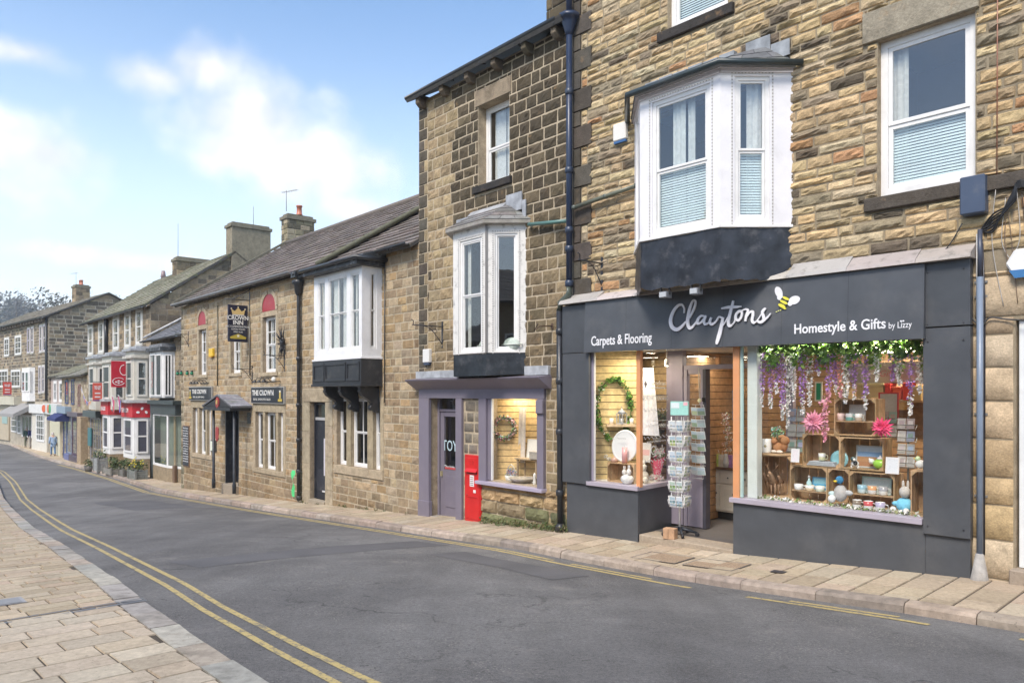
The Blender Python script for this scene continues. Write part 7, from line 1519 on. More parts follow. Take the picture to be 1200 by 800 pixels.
def person(x, y, rz, h, label, coat, trous, hair, stride=.18, bag=None, bend=0, arm=0, long_coat=0, hat=None, shoes=(.03, .025, .02)):
    s = h/1.7; t = empty('person', (x, y, ground(x, y)), rz, label, 'person', None); q = lambda a, b, c: (a*s, b*s, c*s)
    st = stride; fw = bend
    # faces local -y
    V = [q(0, 0, .92), q(0, 0, 1.05), q(0, -fw*.5, 1.25), q(0, -fw, 1.42), q(0, -fw*1.15, 1.49), q(0, -fw*1.4-.01, 1.57), q(0, -fw*1.5-.01, 1.64),
         q(.09, 0, .88), q(.10, -st*.6, .50), q(.10, -st*.55, .09), q(.10, -st*.55-.10, .04), q(-.09, 0, .88), q(-.10, st*.15, .50), q(-.10, st*.8, .12), q(-.10, st*.8-.12, .05),
         q(.17, -fw*.9, 1.38), q(.22, -fw*.7+.04-arm*.05, 1.12), q(.21, -fw*.7-.10-arm*.14, .90+arm*.08), q(.20, -fw*.7-.15-arm*.18, .82+arm*.10), q(-.17, -fw*.9, 1.38), q(-.22, -fw*.7+.05, 1.12), q(-.21, -fw*.7-.02, .88), q(-.20, -fw*.7-.05, .79)]
    E_ = [(0, 1), (1, 2), (2, 3), (3, 4), (4, 5), (5, 6), (0, 7), (7, 8), (8, 9), (9, 10), (0, 11), (11, 12), (12, 13), (13, 14), (3, 15), (15, 16), (16, 17), (17, 18), (3, 19), (19, 20), (20, 21), (21, 22)]
    R = [.12, .12, .13, .09, .055, .085, .08, .085, .06, .045, .035, .085, .06, .045, .035, .06, .045, .035, .03, .06, .045, .035, .03]
    skin_mesh('body', V, E_, [r*s for r in R], SKIN, (.50, .32, .24), t)
    hem = .62 if long_coat else .84
    Vc = [q(0, 0, hem), q(0, 0, 1.0), q(0, -fw*.5, 1.22), q(0, -fw*.95, 1.40), q(.18, -fw*.9, 1.37), V[16], V[17], q(-.18, -fw*.9, 1.37), V[20], V[21]]
    skin_mesh('coat', Vc, [(0, 1), (1, 2), (2, 3), (3, 4), (4, 5), (5, 6), (3, 7), (7, 8), (8, 9)], [((.19 if long_coat else .17)*s, .14*s), (.165*s, .135*s), (.17*s, .14*s), (.12*s, .10*s), .085*s, .068*s, .055*s, .085*s, .068*s, .055*s], CLOTH, coat, t)
    skin_mesh('trousers', [V[0], V[7], V[8], V[9], V[11], V[12], V[13]], [(0, 1), (1, 2), (2, 3), (0, 4), (4, 5), (5, 6)], [.13*s, .10*s, .078*s, .068*s, .10*s, .078*s, .068*s], CLOTH, trous, t)
    m = MB(); c = V[6]; m.ball((c[0], c[1]+.02*s, c[2]+.015*s), .108*s, 12, hair, (.92, 1, .95)); m.ball((c[0], c[1]+.055*s, c[2]-.05*s), .08*s, 10, hair); m.build('hair', CLOTH, t)
    m = MB(); fy = c[1]-.085*s; m.ball((c[0], fy-.012*s, c[2]-.03*s), .016*s, 6, (.5, .30, .22)); m.ball((.035*s, fy, c[2]-.005*s), .010*s, 6, (.05, .04, .04)); m.ball((-.035*s, fy, c[2]-.005*s), .010*s, 6, (.05, .04, .04)); m.box(-.025*s, .025*s, fy-.004*s, fy+.02*s, c[2]-.068*s, c[2]-.06*s, (.35, .12, .10))
    for sg in (-1, 1): m.ball((sg*.088*s, c[1], c[2]-.015*s), .022*s, 6, (.5, .3, .22), (.4, .8, 1.2))
    m.build('face', SKIN, t)
    m = MB(); 
    for i in (10, 14): a = V[i]; m.ball((a[0], a[1]-.02, max(.045*s, a[2]-.0)), .075*s, 8, shoes, (.62, 1.7, .55))
    m.build('shoes', CLOTH, t)
    for i, sg in ((18, 1), (22, -1)):
        m = MB(); a = Vector(V[i]); m.ball(tuple(a), .036*s, 8, (.5, .32, .24), (.6, 1, 1.2))
        for k in range(4): m.tube([a+Vector((0, (-.03+.02*k)*s, -.03*s)), a+Vector((-sg*.006*s, (-.034+.021*k)*s, (-.075-.008*(1-abs(k-1.5)))*s)), a+Vector((-sg*.02*s, (-.034+.02*k)*s, -.098*s))], [.010*s, .009*s, .007*s], 5, (.5, .32, .24))
        m.tube([a+Vector((0, -.034*s, 0)), a+Vector((-sg*.006*s, -.058*s, -.035*s)), a+Vector((-sg*.01*s, -.055*s, -.06*s))], [.012*s, .010*s, .008*s], 5, (.5, .32, .24)); m.build('hand', SKIN, t)
    return t
def gat(u, v):
    """ground point seen at column u, row v"""
    lo, hi = 3., 140.; r = ((u-600)/FPX, 1, -(v-HOR)/FPX)
    for _ in range(60):
        k = (lo+hi)/2
        if r[2]*k < ground(r[0]*k, k): hi = k
        else: lo = k
    return r[0]*lo, lo
def street_dir(x, y): t, c = TC(x, y); return t
ang_st = atan2(DST.y, DST.x)
def place_person(u, v0, v1, rz, *a, **k):
    x, y = gat(u, v1); h = (v1-v0)*y/FPX; return person(x, y, rz, min(1.78, max(1.5, h)), *a, **k), x, y
# facing: local -y; heading up the street towards the camera = ang of -DST
away = ang_st+pi/2; toward = ang_st-pi/2
t, x, y = place_person(31.5, 500, 524, away, 'person in a dark green coat walking close beside a navy coated companion', (.03, .07, .06), (.16, .17, .12), (.35, .30, .26)); 
t, x, y = place_person(37.5, 499.5, 525, away, 'person in a navy coat and pale trousers, nearer the kerb of the walking pair', (.03, .035, .12), (.30, .27, .24), (.30, .20, .16), arm=.3)
t, x, y = place_person(62.3, 507, 534, away, 'person in a pale blue coat and jeans walking alone with a dark shoulder bag', (.30, .40, .56), (.12, .20, .34), (.55, .50, .50), bend=.10, long_coat=1)
tb = empty('shoulder_bag', (x, y, ground(x, y)), away, 'dark shoulder bag hanging at the side of the pale blue coat', 'bag'); m = MB(); m.box(-.42, -.22, -.16, .14, .62, .86, (.05, .04, .06)); m.build('pouch', CLOTH, tb, .03); m = MB(); m.tube([(-.30, .0, .86), (-.22, .02, 1.2), (-.05, -.02, 1.42)], .012, 5, (.05, .04, .05)); m.build('strap', CLOTH, tb)
def aboard(u, v, h, w_, label, col, col2):
    x, y = gat(u, v); t = empty('pavement_sign', (x, y, ground(x, y)), ang_st+pi/2+.25, label, 'sign'); m = MB(); m.col = col
    for s_ in (0, 1):
        m.T = Matrix.Rotation(pi*s_, 4, 'Z') @ Matrix.Translation((0, -.28, 0)) @ Matrix.Rotation(radians(-14), 4, 'X'); m.prism([(-w_/2+.0, 0), (w_/2, 0), (w_/2, h*.8)]+[(w_/2*cos(a), h*.8+h*.2*sin(a)) for a in (.5, 1.0, 1.57, 2.1, 2.6)]+[(-w_/2, h*.8)], -.015, .015)
    m.build('panel', PAINT, t); m = MB(); m.T = Matrix.Translation((0, -.28, 0)) @ Matrix.Rotation(radians(-14), 4, 'X')
    for k in range(4): m.box(-w_*.32, w_*.3, -.022, -.016, h*(.7-.15*k), h*(.75-.15*k), col2)
    m.build('writing', PAPER, t)
aboard(12.5, 518, 1.15, .75, 'white pavement sign with rounded top, left one by the cream far shop', (.72, .72, .70), (.2, .2, .2)); aboard(22.5, 519, 1.0, .95, 'white pavement sign with rounded top, right one under the grey awning', (.75, .75, .75), (.3, .3, .3))
# planters by the red shop
def planter(fr, u, v, w_, d_, h_, label, col, flowers, n=260, tall=.5, tub=False, sd=1):
    rr = random.Random(sd); X = fr.X(u, .85); p = fr.W(X, -.85, 0); t = empty('planter', (p[0], p[1], ground(p[0], p[1])-.005), fr.ang, label, 'planter'); m = MB()
    if tub: m.lathe([(w_*.38, 0), (w_*.5, h_), (w_*.46, h_), (w_*.44, h_-.06)], n=16, col=col)
    else:
        for k in range(5): m.box(-w_/2, w_/2, -d_/2, -d_/2+.03, k*h_/5+.005, (k+1)*h_/5-.005, rv(col, .1, rr)); m.box(-w_/2, w_/2, d_/2-.03, d_/2, k*h_/5+.005, (k+1)*h_/5-.005, col); m.box(-w_/2, -w_/2+.03, -d_/2+.031, d_/2-.031, k*h_/5+.005, (k+1)*h_/5-.005, rv(col, .1, rr)); m.box(w_/2-.03, w_/2, -d_/2+.031, d_/2-.031, k*h_/5+.005, (k+1)*h_/5-.005, rv(col, .1, rr))
        for sx_ in (-1, 1):
            for sy in (-1, 1): m.cbox(sx_*(w_/2), sy*(d_/2), h_/2+.02, .07, .07, h_+.08, rv(col, .1, rr))
        m.box(-w_/2+.03, w_/2-.03, -d_/2+.03, d_/2-.03, h_-.1, h_-.05, (.04, .03, .02))
    m.build('box' if not tub else 'tub', WOOD, t); m = MB()
    for k in range(9): leaf_cloud(m, (rr.uniform(-.42, .42)*w_, rr.uniform(-.4, .4)*d_, h_+rr.uniform(.02, tall)), .20, n//9, .055, rr, [(.07, .11, .035), (.11, .16, .05), (.05, .08, .03), (.16, .18, .07)])
    m.build('foliage', LEAF, t)
    if flowers:
        m = MB()
        for k in range(26): x, y, z = rr.uniform(-.4, .4)*w_, rr.uniform(-.5, .3)*d_, h_+rr.uniform(.1, tall+.2); m.ball((x, y, z), .035, 5, rv(flowers, .15, rr), (1, 1, .7)); 
        m.build('flowers', PETAL, t)
planter(Efr, 161, 556, 1.05, .42, .34, 'grey slatted planter with yellow flowers, nearest the dark green shop', (.20, .21, .19), (.75, .60, .05), 240, .32, sd=3)
planter(Efr, 148, 556, .7, .4, .28, 'low grey planter of dark leaves under the right red fascia', (.18, .17, .15), None, 220, .35, sd=4)
planter(Efr, 134, 552, 1.4, .6, .26, 'wide stone trough with a large spreading dark shrub by the red pilaster', (.26, .25, .22), None, 420, .45, sd=5)
planter(Efr, 117.5, 548, .7, .4, .60, 'tall pale grey planter box at the left end of the red shop', (.30, .31, .30), (.5, .45, .3), 130, .25, sd=6)
planter(Efr, 106, 546, .6, .4, .30, 'small tub of dark leaves beside the stone pillar', (.12, .11, .10), None, 160, .3, True, sd=7)
# bunting over the red fascia
rr = random.Random(8)
a = Vector(Efr.W(Efr.X(121), -1.0, Efr.Z(121, 452, 1.0))); b = Vector(Efr.W(Efr.X(143), -1.3, Efr.Z(143, 470, 1.3))); t = empty('bunting', tuple(a), 0, 'string of small coloured flags drooping over the red tearoom fascia', 'bunting'); m = MB(); n = 14; pts = []
for k in range(n+1): p = a.lerp(b, k/n)-a; p.z -= .35*sin(pi*k/n); pts.append(p)
m.tube(pts, .008, 4, (.6, .6, .6)); m.build('string', CLOTH, t); m = MB()
for k in range(n): p, q_ = pts[k], pts[k+1]; c = rr.choice([(.6, .08, .08), (.08, .12, .45), (.75, .75, .75), (.6, .3, .1)]); m.poly([p, q_, (p+q_)/2-Vector((0, 0, .22))], c)
m.build('flags', CLOTH, t)
for k, (u, cc) in enumerate(((134, (.62, .1, .1)), (141, (.1, .14, .5)))):
    x = Efr.X(u, .9); p = Efr.W(x, -.9, Efr.Z(u, 476, .9)); t = empty('flag', p, Efr.ang, ['small drooping red and white flag over the left red fascia', 'small drooping blue and red flag over the right end of the bunting'][k], 'flag'); m = MB(); m.tube([(0, .6, -.3), (0, -.1, .5)], .015, 5, (.6, .6, .6)); m.build('pole', METAL, t); m = MB(); prev = None
    for j in range(7): c = [cc, (.75, .75, .75), (.5, .1, .2)][j % 3]; r_ = (m.V((j*.07-.1, -.08-.02*sin(j*2), .48-j*.04)), m.V((j*.06-.16, -.05+.03*sin(j), .02-j*.05))); (m.F((prev[0], r_[0], r_[1], prev[1]), c, None, True) if prev else None); prev = r_
    m.build('cloth', CLOTH, t)
# ---- wall letter box
a = B2.px(545, 612, .04); b = B2.px(563.4, 533, .04); w_, h_ = b[0]-a[0], B2.Z(554, 533, .04)-B2.Z(554, 611, .04); RB = (.60, .022, .022)
t = empty('post_box', B2.W((a[0]+b[0])/2, 0, B2.Z(554, 611, .04)), B2.ang, 'bright red wall letter box set between the lilac door and window', 'post box'); m = MB()
m.box(-w_/2, w_/2, -.05, .05, 0, h_, RB); m.box(-w_/2+.03, w_/2-.03, -.062, -.051, .05, h_-.05, RB); m.build('body', METAL, t, .01)
m = MB(); m.prism([(-.063, h_*.80), (-.11, h_*.755), (-.11, h_*.745), (-.063, h_*.765)], -w_*.36, w_*.36, RB, ax='x'); m.build('slot_hood', METAL, t); m = MB(); m.box(-w_*.32, w_*.32, -.066, -.063, h_*.725, h_*.745, (.01, .01, .01)); m.build('slot', METAL, t)
m = MB(); m.box(-w_*.12, w_*.14, -.068, -.063, h_*.53, h_*.70, (.78, .75, .75)); 
for k in range(5): m.box(-w_*.09, w_*.10, -.0705, -.0682, h_*(.55+.028*k), h_*(.56+.028*k), (.25, .2, .2))
m.build('collection_plate', PAPER, t); m = MB(); m.box(w_*.10, w_*.25, -.067, -.063, h_*.44, h_*.485, (.78, .75, .72)); m.build('tablet', PAPER, t)
m = MB(); text(m, "E R", 0, h_*.86, .11, y=-.064, depth=.006, align='CENTER', col=(.48, .02, .02)); m.box(-w_*.35, w_*.35, -.066, -.062, h_*.36, h_*.375, (.45, .015, .015)); m.ball((-w_*.3, -.065, h_*.40), .018, 6, (.4, .02, .02)); m.build('door_details', METAL, t)
# ---- right hand edge of the picture
x = C.X(1148, .07); zt_, zb_ = C.Z(1148, 262, .07), C.Z(1148, 655, .07)
t = empty('conduit', C.W(x, 0, zb_-.25), C.ang, 'blue grey metal conduit rising from a concrete foot beside the grey shopfront', 'conduit'); H_ = zt_-zb_+.25; m = MB(); m.tube([(0, -.06, .2), (0, -.06, H_-.55)], .032, 10, (.20, .25, .33)); m.tube([(0, -.06, H_-.55), (0, -.06, H_-.06)], .024, 8, (.06, .07, .10)); m.build('pipe', METAL, t)
m = MB(); m.lathe([(.11, -.06), (.085, .05), (.04, .30), (.03, .31)], 0, -.07, 0, 10, (.42, .40, .37)); m.build('concrete_foot', KERB, t)
m = MB()
for z in (.9, 1.75, H_-.75, H_-.6): m.box(-.06, .06, -.03, -.003, z-.012, z+.012, (.2, .2, .2)); 
m.build('brackets', METAL, t); m = MB(); m.tube([(.03, -.03, .3), (.035, -.03, H_-.8), (.02, -.05, H_-.2)], .009, 6, (.03, .03, .04)); m.tube([(-.035, -.04, H_-1.0), (-.03, -.05, H_-.1)], .008, 6, (.5, .5, .5)); m.build('cables', METAL, t)
t, w_, h_ = wall_box('junction_box', C, 1129.5, 1159, 206, 255, .14, (.060, .085, .14), 'slate blue junction box under the upstairs sill at the right', 'junction box')
cb = empty('cable_bundle', C.W(C.X(1160), -.05, C.Z(1160, 262)), C.ang, 'tangle of black cables running right from the junction box', 'cables'); rr = random.Random(12); m = MB(); k_ = (.018, .018, .02)
ex, ez = C.px(1200, 224); ex += .5-C.X(1160); ez -= C.Z(1160, 262)
for k in range(7):
    s_ = rr.uniform(-.10, -.02); m.tube(smooth([(s_, .03, -.05+rr.uniform(-.05, .0)), (.04, 0, -.10+.03*k), (.12+.02*k, -.03, .05+.02*k), (.26, -.02, .30+.012*k), (ex*.6, -.01, ez*.93+.008*k), (ex, 0, ez+.006*k)], 5), .009, 5, k_)
for k in range(6): x1 = rr.uniform(.02, .30); m.tube(smooth([(x1, 0, .25+rr.uniform(-.1, .1)), (x1+rr.uniform(-.04, .04), .01, -.2), (x1+rr.uniform(-.1, .1), .02, rr.uniform(-.9, -.4))], 5), .004, 4, rr.choice([k_, (.2, .14, .1), (.5, .48, .45)]))
m.build('cables', METAL, cb)
m = MB(oC); a = C.px(1170, 0, .02); b = C.px(1169, 215, .02); m.tube([(a[0], -.04, a[1]+.8), (b[0], -.045, b[1])], .006, 5, (.36, .16, .10)); m.build('thin_cable', METAL, CB)
m = MB(oC); pts = [C.px(u, v, .05) for u, v in ((1128, 262), (1100, 300), (1040, 322), (960, 332), (925, 328))]; m.tube(smooth([(p[0], -.06, p[1]) for p in pts], 6), .007, 5, (.04, .04, .04)); m.build('cable_run', METAL, CB)
m = MB(oC); pts = [C.px(u, v, .05) for u, v in ((1138, 372), (1150, 382), (1160, 372), (1180, 374), (1215, 376))]; m.tube(smooth([(p[0], -.05, p[1]) for p in pts], 6), .009, 5, (.04, .04, .04)); m.build('cable_run', METAL, CB)
a = C.px(1197, 309); t = empty('alarm_box', C.W(a[0]+.04, 0, a[1]), C.ang, 'white six sided alarm box with blue foot at the right edge', 'alarm box'); m = MB(); hx = [(.16*cos(k*pi/3), .16*sin(k*pi/3)) for k in range(6)]; m.prism(hx, -.09, -.004, (.8, .8, .78)); m.build('cover', PAINT, t, .015); m = MB(); m.prism([(-.125, -.07), (-.075, -.15), (.075, -.15), (.125, -.07)], -.097, -.091, (.05, .18, .40)); m.build('blue_foot', PAINT, t)
t, w_, h_ = wall_box('alarm_box', C, 722, 737, 143, 168, .08, (.76, .73, .68), 'cream alarm box with blue foot on the tan wall left of the big bay', 'alarm box'); m = MB(); m.box(-w_/2+.01, w_/2-.01, -.07, -.005, -h_/2-.035, -h_/2-.002, (.04, .12, .30)); m.build('blue_foot', PAINT, t)
# white door beyond the pier
m = MB(oC); xd = xpr+.02; zt_ = hDoorR[3]-.01; zb_ = C.Z(1195, 668)+.02; m.col = (.78, .80, .80); m.box(xd, xd+.10, .04, .12, zb_, zt_); m.box(xd+.10, xd+1.1, .04, .12, zt_-.08, zt_); m.box(xd+.13, xd+1.05, .06, .10, zb_+.03, zt_-.10); m.box(xd+.22, xd+.95, .045, .06, zb_+.25, zb_+.85); m.box(xd+.22, xd+.95, .045, .06, zb_+1.05, zt_-.3); m.build('side_door', PAINT, CB, .006)
m = MB(oC); m.box(hDoorR[0], hDoorR[1], .12, .5, ZB, hDoorR[3], (.1, .1, .1)); m.build('room', DARKIN, CB); m = MB(oC); m.box(hDoorR[0]-.03, hDoorR[1], -.12, .3, ZB, zb_-.003, (.34, .28, .22)); m.build('doorstep', SLAB, CB, .012)
# weeds along the wall foot
m = MB(); rr = random.Random(15)
for k in range(46):
    x = B2.X(rr.uniform(565, 668)); p = B2.W(x, -.07-rr.uniform(0, .10), 0); leaf_cloud(m, (p[0], p[1], ground(p[0], p[1])+.05), .09, 22, .022, rr, [(.07, .11, .03), (.12, .15, .05), (.20, .17, .08)])
for k in range(20):
    x = K.X(rr.uniform(352, 488)); p = K.W(x, -.05-rr.uniform(0, .05), 0); leaf_cloud(m, (p[0], p[1], ground(p[0], p[1])+.02), .06, 10, .02, rr, [(.07, .11, .03), (.14, .13, .06)])
tag(m.build('weeds', LEAF), kind='stuff', label='small weeds growing along the foot of the stone walls', cat='weeds')
# ================================================================== goods in the shop windows and doorway
rr = random.Random(77); zf = zs_-.010
def put(name, x, y, z, label, cat, group=None, rz=0, fr=C): return empty(name, fr.W(x, y, z), fr.ang+rz, label, cat, group)
OAK = [(.46, .30, .16), (.52, .35, .20), (.40, .26, .13), (.55, .38, .22)]
def crate(x0, x1, z0, z1, y0, dp, label, vertical=True, rz=0):
    w_, h_ = x1-x0, z1-z0; t = put('wooden_crate', (x0+x1)/2, y0+dp/2, z0, label, 'crate', 'wooden crates in the gift shop window', rz); g = .012
    for side in (0, 1, 2, 3):
        m = MB(); 
        if side < 2:      # uprights
            x = -w_/2 if side == 0 else w_/2-g; n = 3
            for k in range(n): a = -dp/2+dp*k/n+.003; m.box(x, x+g, a, a+dp/n-.012, .002, h_-.002, rv(rr.choice(OAK), .12, rr))
        else:
            z = 0 if side == 2 else h_-g; n = 3
            for k in range(n): a = -dp/2+dp*k/n+.003; m.box(-w_/2+g+.001, w_/2-g-.001, a, a+dp/n-.008, z, z+g, rv(rr.choice(OAK), .12, rr))
        m.build('plank_side', WOOD, t)
    m = MB(); n = 4
    for k in range(n): a = -w_/2+g+.002+(w_-2*g)*k/n; m.box(a, a+(w_-2*g)/n-.012, dp/2-g, dp/2, g, h_-g, rv(rr.choice(OAK), .12, rr))
    m.build('back_boards', WOOD, t); m = MB()
    for sx_ in (-1, 1):
        for sz in (0, 1): zz = g if sz == 0 else h_-g; s_ = 1 if sz == 0 else -1; m.prism([(sx_*(w_/2-g), zz), (sx_*(w_/2-g-.05), zz), (sx_*(w_/2-g), zz+s_*.05)], -dp/2+.001, -dp/2+.02, rv(OAK[0], .1, rr))
    m.build('corner_block', WOOD, t); return t
X_ = lambda u, d=.3: C.X(u, -d); Z_ = lambda u, v, d=.3: C.Z(u, v, -d)
zA = Z_(907, 534); zB = Z_(950, 546); zC = Z_(1025, 553); zD_ = Z_(963, 509); zE_ = Z_(1012, 512.5); zF = Z_(1003, 467)
crate(X_(889), X_(926.5), zf, zA, .32, .34, 'tall wooden crate at the left end of the big window, deer figures inside')
crate(X_(928), X_(971.5), zf, zB, .24, .30, 'wooden crate on the window floor with a blue picture and a row of bowls')
crate(X_(972.2), X_(998), zf, zB-.004, .24, .30, 'narrow upright wooden crate on the window floor behind the toy duck')
crate(X_(999), X_(1052), zf, zC, .20, .30, 'widest wooden crate on the window floor, holding two rows of mugs')
crate(X_(941.5), X_(985.3), zB+.002, zD_, .27, .28, 'middle row wooden crate holding a single mug over grey cloth')
crate(X_(986.2), X_(1037.5), max(zB, zC)+.003, zE_, .24, .28, 'middle row wooden crate holding a green teapot and a landscape picture')
crate(X_(979), X_(1028), max(zD_, zE_)+.003, zF, .26, .28, 'topmost wooden crate of the stack, with three mugs on its shelf')
crate(X_(1066, .1), X_(1081, .1)+.12, zf, Z_(1074, 551, .1), .08, .34, 'wooden crate hard against the right end of the window glass', rz=.12)
def mug(x, y, z, label, col, band=None, r=.042, h=.09, fr=C):
    t = put('mug', x, y, z, label, 'mug', 'mugs and bowls in the gift shop window', 0, fr); m = MB(); m.lathe([(r*.8, 0), (r*.95, .01), (r, h*.5), (r*1.03, h), (r*.95, h), (r*.9, h*.3), (r*.2, h*.2)], n=14, cols=[col, col, band or col, col, col, (.7, .7, .68)]); m.build('cup', CERAM, t)
    m = MB(); m.tube([(r*.95, 0, h*.8), (r*1.6, 0, h*.75), (r*1.75, 0, h*.45), (r*1.5, 0, h*.22), (r*.9, 0, h*.2)], .006, 6, col); m.build('handle', CERAM, t); return t
TEAL = (.25, .55, .50); WH = (.80, .79, .76)
zsh = zF-.27; m = MB(oC); m.box(X_(980.5), X_(1026), .27, .44, zsh-.012, zsh, (.45, .30, .17)); m.build('crate_shelf', WOOD, CB)
sp = zsh+.001
mug(X_(984), .33, sp, 'pale pink mug, left of the three in the topmost crate', (.75, .55, .5)); mug(X_(994), .33, sp, 'teal mug, middle one of three in the topmost crate', TEAL, WH); mug(X_(1005), .33, sp, 'sand coloured mug, right of three in the topmost crate', (.6, .5, .4), WH)
mug(X_(962), .33, zB+.08, 'yellow and white mug alone in the middle left crate', (.75, .72, .45), WH)
m = put('folded_cloth', X_(965), .34, zB+.016, 'grey patterned cloth lying in the middle left crate', 'cloth'); b = MB(); [b.box(-.20+.01*k, .17-.01*k, -.08, .08, k*.014, k*.014+.012, (.45, .48, .50)) for k in range(4)]; b.build('folds', CLOTH, m, .004)
for k, (u, lab, c) in enumerate(((936, 'small white bowl, left of three bowls in the blue picture crate', WH), (949, 'orange banded bowl between two pale bowls in the picture crate', (.8, .62, .4)), (961, 'pale green bowl, right of three in the blue picture crate', (.7, .75, .6)))): mug(X_(u), .30, zf+.14, lab, c, WH, .055, .07)
m = MB(oC); m.box(X_(929.5), X_(970), .26, .40, zf+.125, zf+.138, (.45, .30, .17)); m.build('crate_shelf', WOOD, CB)
for k, u in enumerate((1010, 1022, 1035)): mug(X_(u), .30, zf+.17, ['pale blue patterned mug, back row left in the widest crate', 'white mug with orange band, back row middle in the widest crate', 'white mug with grey band, back row right in the widest crate'][k], [(.6, .75, .78), WH, WH][k], [(.3, .5, .6), (.75, .4, .2), (.4, .4, .42)][k], .05, .10)
for k, u in enumerate((1007, 1020, 1034)): mug(X_(u, .18), .12, zf+.004, ['white mug with dark band, front row left before the widest crate', 'white mug with red band, front row middle before the widest crate', 'white mug with flower spots, front row right before the widest crate'][k], WH, [(.25, .2, .15), (.6, .1, .1), (.5, .45, .6)][k], .052, .105)
m = MB(oC); m.box(X_(1001), X_(1050), .24, .36, zf+.155, zf+.168, (.45, .30, .17)); m.build('crate_shelf', WOOD, CB)
def picture(x, y, z, w_, h_, label, frame, cols, cat='picture', fr=C, lean=.12):
    t = put('picture', x, y, z, label, cat, None, 0, fr); R_ = Matrix.Rotation(-lean, 4, 'X'); m = MB(); m.T = R_; f = .018; m.box(-w_/2, w_/2, 0, .012, 0, f, frame); m.box(-w_/2, w_/2, 0, .012, h_-f, h_, frame); m.box(-w_/2, -w_/2+f, 0, .012, f, h_-f, frame); m.box(w_/2-f, w_/2, 0, .012, f, h_-f, frame); m.build('frame', PAINT, t)
    m = MB(); m.T = R_; n = len(cols)
    for k, c in enumerate(cols): m.box(-w_/2+f, w_/2-f, .003, .009, f+(h_-2*f)*k/n, f+(h_-2*f)*(k+1)/n, c)
    m.build('print', PAPER, t); return t
picture(X_(957), .38, zf+.14, .20, .17, 'small blue picture standing in the lower left crate', (.1, .35, .55), [(.1, .4, .65), (.3, .6, .7)]); picture(X_(1025), .34, zf+.17, .34, .20, 'pale teal triple picture at the back of the widest crate', (.45, .65, .62), [(.7, .78, .75)])
picture(X_(1016), .40, max(zB, zC)+.02, .36, .27, 'landscape print of blue sky and brown hills in the teapot crate', (.5, .52, .5), [(.40, .20, .10), (.45, .25, .12), (.25, .40, .60), (.55, .65, .72)])
picture(X_(999), .42, sp, .20, .20, 'small speckled white picture behind the mugs of the topmost crate', (.7, .7, .66), [(.75, .76, .72)]); picture(X_(934, .2), .14, Z_(934, 541, .2), .11, .17, 'white card with pink flower propped left of the middle crate', (.8, .78, .78), [(.78, .72, .75)]); picture(X_(1046, .18), .16, zC+.01, .15, .19, 'white card with faint drawing propped on the widest crate', (.8, .78, .78), [(.74, .76, .8)])
picture(X_(957, .9), .95, Z_(957, 470, .9), .10, .26, 'small green picture with pale border on the back wall of the gift shop', (.75, .72, .6), [(.03, .30, .15)], lean=.02); picture(X_(1039, .8), .85, Z_(1039, 490, .8), .24, .32, 'red framed grey picture hanging behind the hot pink flower', (.50, .04, .05), [(.5, .48, .45)], lean=.02)
# back shelving with parcels
for k, (u0, u1, v0, v1, c, lab) in enumerate(((980, 992, 447, 467, (.62, .48, .25), 'first of the straw yellow boxes on the back shelf, left end'), (1004, 1014, 449, 467, (.55, .42, .22), 'small straw yellow box on the back shelf beside a dark gap'), (1018, 1035, 449, 466, (.65, .52, .28), 'wide straw yellow box in the middle of the back shelf'), (1037, 1043, 449, 462, (.70, .06, .05), 'narrow dark red box on the back shelf behind the garlands'), (1046, 1056, 453, 468, (.85, .14, .06), 'orange red box at the front of the back shelf'), (1058, 1066, 448, 470, (.80, .08, .05), 'tall bright red box near the right of the back shelf'), (1069, 1079, 452, 470, (.62, .47, .22), 'last straw yellow box at the right end of the back shelf'), (1048, 1060, 471, 480, (.55, .38, .15), 'low brown box under the orange red box'))):
    d_ = 1.15; a, b = X_(u0, d_), X_(u1, d_); z0, z1 = Z_((u0+u1)/2, v1, d_), Z_((u0+u1)/2, v0, d_); t = put('gift_box', (a+b)/2, d_+.1, z0, lab, 'box', 'boxes on the back shelf'); m = MB(); m.box(-(b-a)/2, (b-a)/2, -.1, .1, 0, (z1-z0)*.75, c); m.build('base', PAPER, t, .004); m = MB(); m.box(-(b-a)/2-.006, (b-a)/2+.006, -.106, .106, (z1-z0)*.75+.001, z1-z0, rv(c, .1)); m.build('lid', PAPER, t, .004)
m = MB(oC); zz = Z_(1020, 468.5, 1.15); m.box(X_(978, 1.15), X_(1082, 1.15), 1.12, 1.42, zz-.03, zz, (.40, .26, .13)); m.box(X_(978, 1.15), X_(1082, 1.15), 1.40, 1.42, zz-.5, zz-.03, (.25, .15, .08)); zz = Z_(1020, 447, 1.15); m.box(X_(975, 1.15), X_(1082, 1.15), 1.30, 1.42, zz-.02, zz+.25, (.40, .36, .33)); m.build('back_shelf', WOOD, CB)
t = put('wall_sign', X_(1034, 1.1), 1.12+.17, Z_(1034, 438, 1.1), 'grey shop sign board behind the garlands with thin pink script', 'sign'); m = MB(); m.box(-.4, .4, -.01, .0, -.11, .11, (.42, .38, .36)); m.build('board', PAINT, t); m = MB(); text(m, "Gifts", 0, -.03, .12, y=-.014, depth=.004, align='CENTER', col=(.5, .2, .25), shear=.3); m.build('lettering', PAINT, t)
